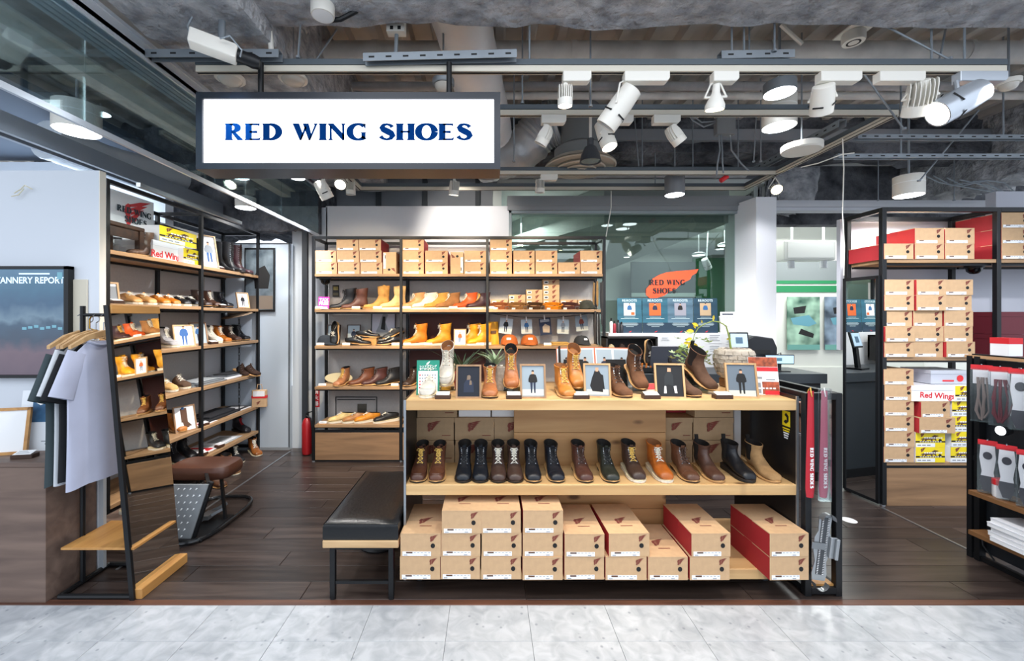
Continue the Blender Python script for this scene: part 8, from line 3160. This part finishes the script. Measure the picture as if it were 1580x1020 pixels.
# folded shirts and leaflets
def stack(name, lab, cat, px0, px1, z, layers, x0=-2.62, x1=-2.88):
    y0, y1 = DX(px0, x0), DX(px1, x0)
    e = thing(name, lab, cat, ((x0 + x1) / 2, (y0 + y1) / 2, z))
    zz = 0
    for k, (h, hx, s) in enumerate(layers):
        b = MB()
        a, c = (y1 - y0) / 2 * s, (x0 - x1) / 2 * s
        b.box(-c + rj.uniform(-.01, .01), c, -a, a + rj.uniform(-.02, .02), zz, zz + h)
        b.build('layer' if name == 'folded_shirt' else 'sheet', mat('fold_' + hx[1:], hx, .9), e, bevel=min(.004, h * .4))
        zz += h + .0005
    return e


stack('folded_shirt', 'folded grey shirts lying past the middle post, fourth shelf', 'shirt', 298, 350, .86, ((.014, '#7f8487', 1), (.014, '#6e7478', .95), (.010, '#9aa0a3', .7)))
stack('folded_shirt', 'folded black and white shirts at the fourth shelf end', 'shirt', 350, 392, .86, ((.02, '#e2e4e8', 1), (.012, '#595d62', .8), (.012, '#2c2e32', .6)))
stack('folded_shirt', 'folded black shirts past the middle post, fifth shelf', 'shirt', 322, 372, .50, ((.022, '#1b1c20', 1), (.02, '#202126', .8)))
stack('leaflet_pile', 'white leaflets with small pictures, fifth shelf end', 'leaflet', 352, 392, .50, ((.004, '#e6e6e6', 1), (.004, '#3a3a3d', .8), (.004, '#dcdcdc', .55)))
stack('leaflet_pile', 'pink and white leaflets by the middle post, fifth shelf', 'leaflet', 312, 334, .50, ((.004, '#e8e2e4', 1), (.004, '#d8456a', .6), (.003, '#f0eef0', .4)), -2.60, -2.76)
stack('leaflet_pile', 'red and white leaflets by the middle post, lowest shelf', 'leaflet', 300, 338, .225, ((.005, '#e8e6e6', 1), (.004, '#c8222c', .8), (.004, '#efeff0', .5)))
stack('leaflet_pile', 'grey and white catalogues fanned on the lowest shelf', 'leaflet', 338, 375, .225, ((.006, '#b9bcbc', 1), (.004, '#e9ecee', .8), (.004, '#9da1a3', .5)))
b = MB()
e = thing('paper_bag', 'small kraft paper bag with a red band hung on the far end post', 'bag', (-2.54, 4.60, ZZ(628, 4.60)), (0, 0, R(8)))
b.box(-.075, .075, -.02, .02, 0, .19)
b.build('bag', KRAFT, e, bevel=.004)
b = MB()
b.box(-.077, .077, -.022, .022, .10, .13)
b.build('band', REDP, e)
b = MB()
b.box(-.06, .06, -.0235, -.021, .12, .18)
b.build('card', PAPER, e)
b = MB()
wing(b, T(0, -.0215, .05), .05)
b.build('wing_mark', INK, e)
b = MB()
b.tube([(-.03, 0, .19), (-.02, .0, .25), (.02, 0, .25), (.03, 0, .19)], .004, 5)
b.build('handle', KRAFT, e)
e = thing('straw_hat', 'brown felt hat under the second shelf end of the wall shelving', 'hat', (-2.68, 4.42, LZ3 + .27), (R(12), R(-8), 0))
b = MB()
b.lathe([(.15, 0), (.14, .008), (.085, .012), (.08, .05), (.065, .075), (.02, .08)], 26)
b.build('crown_and_brim', mat('hat_felt', '#6d5c49', .9), e, smooth=True)
b = MB()
b.lathe([(.084, .014), (.083, .032)], 26, cap=False)
b.build('band', BLK, e)
# poster on the pale far wall
e = thing('wall_poster', 'dark framed photograph on the pale wall past the wall shelving', 'poster', (X(402, DY), DY - .022, ZZ(432, DY)))
w_, h_ = 46 * DY / F, 98 * DY / F
b = MB()
b.box(-w_ / 2, w_ / 2, 0, .015, -h_ / 2, h_ / 2)
b.build('frame_board', BLACK, e)
link('photo_print', print_mesh('photo_print', w_ * .92, h_ * .94, mat('poster_dusk', '#2e3a44', .35, col2='#7d8a92', scale=5), [(rect(-w_ * .45, w_ * .45, -h_ * .46, -h_ * .25), mat('poster_floor', '#7a6e62', .5)), ([(-.05, -.1), (.1, -.1), (.12, .05), (.06, .16), (-.02, .12), (-.06, .02)], BLK)], T(0, -.003, 0)), e)

# ------------------------------------------------------------------ shirts on the clothes rail
def shirt(lab, x, yc, hexc, ztop, zhem, yaw=0, cuff=None, hw=.205, seed=1, group='shirts on the clothes rail'):
    m = mat('shirt_' + hexc[1:], hexc, .9, var=.05, scale=6)
    e = thing('t_shirt', lab, 'shirt', (x, yc, 0), (0, 0, R(90 + yaw)), group)
    rnd = random.Random(seed)
    ph = [rnd.uniform(0, 6) for _ in range(4)]
    b = MB()
    rings = []
    N_ = 28
    for i in range(19):
        t = i / 18
        z = zhem + (ztop - zhem) * t
        a = hw * (1.0 - .04 * math.sin(t * PI)) if t < .86 else hw * (1.0 - .62 * ((t - .86) / .14) ** 1.1)
        dth = .012 * (1 - t) ** .5 + .010
        if t > .86: dth *= 1 - .4 * (t - .86) / .14
        dz = -.05 * max(0, (t - .9) / .1)
        ring = []
        for k in range(N_):
            th = 2 * PI * k / N_
            fx = .5 + .5 * (1 - t)
            wob = .5 * fx * (.010 * math.sin(5 * th + ph[0] + 2 * t) + .007 * math.sin(8 * th + ph[1] - 3 * t))
            ring.append((a * math.cos(th) * (1 + wob), (dth + wob) * math.sin(th), z + .004 * math.sin(3 * th + ph[2]) * (1 - t)))
        rings.append(ring)
    b.loft(rings, 0, False, False)
    b.build('body', m, e, smooth=True)
    for s in (-1, 1):
        b = MB()
        rs = []
        for i in range(8):
            t = i / 7
            c = Vector((s * (hw * .64 + .085 * t), 0, ztop - .058 - .225 * t))
            n_ = Vector((s * .935, 0, .35))
            wd = .060 + .006 * t
            rs.append([c + n_ * (wd * math.cos(th)) + Vector((0, (.012 + .005 * t + .002 * math.sin(3 * th + i)) * math.sin(th), 0)) for th in [2 * PI * k / 14 for k in range(14)]])
        b.loft(rs, 0, True, False)
        b.build('sleeve', m if not cuff else cuff, e, smooth=True)
    b = MB()
    b.tube([(.072 * math.cos(t), .014 * math.sin(t), ztop - .01 + .012 * math.cos(2 * t)) for t in [2 * PI * k / 20 for k in range(21)]], .007, 6)
    b.build('collar', m, e, smooth=True)
    return e


def hanger(lab, x, yc, z, yaw=0):
    e = thing('coat_hanger', lab, 'hanger', (x, yc, z), (0, 0, R(90 + yaw)))
    b = MB()
    for s in (-1, 1):
        b.loft([[(s * .0, -.010, .0), (s * .0, .010, 0), (s * .0, .010, .03), (s * .0, -.010, .03)], [(s * .09, -.009, -.022), (s * .09, .009, -.022), (s * .09, .009, .006), (s * .09, -.009, .006)], [(s * .18, -.008, -.062), (s * .18, .008, -.062), (s * .18, .008, -.045), (s * .18, -.008, -.045)]])
    b.build('wooden_arm', FRAMEW, e, smooth=False)
    b = MB()
    b.tube([(0, 0, .03), (0, 0, .07)] + [(.022 * math.sin(R(a)), 0, .094 - .022 * math.cos(R(a)) * 1.0) for a in range(0, 250, 25)], .0028, 6)
    b.build('hook', STEEL, e)
    return e


HZ = ZZ(486, 2.31) - .0095 - .105
for x, yc, hx, zt_, zh_, lab, sd, yw in ((-2.285, 2.30, '#3a464a', 1.345, .62, 'charcoal green shirt hung furthest along the rail', 3, 4), (-2.242, 2.31, '#d3d8de', 1.365, .62, 'off-white shirt hung between the dark ones', 5, 2),
                                         (-2.198, 2.30, '#14161b', 1.345, .64, 'black shirt hung behind the lavender one', 7, -2), (-2.153, 2.30, '#bcc0d4', 1.365, .60, 'pale lavender shirt hung nearest the mirror', 9, -3)):
    shirt(lab, x, yc, hx, zt_, zh_, yw, None, .18, sd)
    hanger('wooden hanger inside the ' + lab.split(' hung')[0], x, 2.32 - .02 if False else yc + .02, HZ, yw)
e = thing('coat_hanger', 'empty black wire hook hanging at the near end of the clothes rail', 'hook', (-2.22, 2.32, HZ + .06))
b = MB()
b.tube([(0, 0, .05), (-.012, 0, .03), (-.012, 0, -.02), (.012, 0, -.03), (.03, 0, -.03)], .004, 6)
b.build('hook', mat('brass', '#b08a40', .3, .9), e)
# poster, frame and price holder on the low counter
e = thing('standing_poster', 'white poster with a blue mountain picture leaning on the low counter', 'poster', (X(62, 2.36), 2.36, .735), (R(-6), 0, R(6)))
sh = [(rect(-.06, .09, -.01, .11), mat('poster_sea', '#3a6c92', .5, col2='#173a5c', scale=10)), ([(-.06, .11), (-.02, .085), (.01, .10), (.05, .08), (.09, .11), (.09, .115), (-.06, .115)], PAPER), (rect(-.0, .08, -.12, -.115), GREYP), (rect(.02, .09, -.135, -.13), GREYP)]
link('sheet', print_mesh('sheet', .24, .34, mat('poster_white', '#e4e9ee', .6), sh, T(0, 0, .17), .004), e)
e = thing('framed_photo', 'oak picture frame at the outer end of the low counter', 'picture frame', (X(5, 2.28), 2.28, .735), (R(-8), 0, R(14)))
b = MB()
b.box(-.10, .10, 0, .015, 0, .016).box(-.10, .10, 0, .015, .24, .256).box(-.10, -.084, 0, .015, 0, .256).box(.084, .10, 0, .015, 0, .256)
b.build('border', OAK, e)
b = MB()
b.box(-.088, .088, .006, .012, .012, .244)
b.build('picture', PAPER, e)
price_block('dark price block on the low counter', (X(32, 2.22), 2.22, .735), .10, 10)
# white disc on the boards
b = MB()
b.lathe([(.001, .0012), (.045, .0012), (.048, .0)], 28, 0, T(X(1310, 3.05), 3.05, 0.0005))
single('floor_disc', b, PAPER, 'flat white disc on the dark floorboards beside the narrow rack', 'floor marker')
b = MB()
b.lathe([(.13, 0), (.135, .01), (.12, .03), (.04, .035)], 26, 0, T(-.72, 2.75, 0))
b.tube([(-.72, 2.75, .03), (-.72, 2.75, .30)], .02, 10)
single('round_stand', b, BLACK, 'dark round stand base behind the bench legs', 'stand', smooth=True)
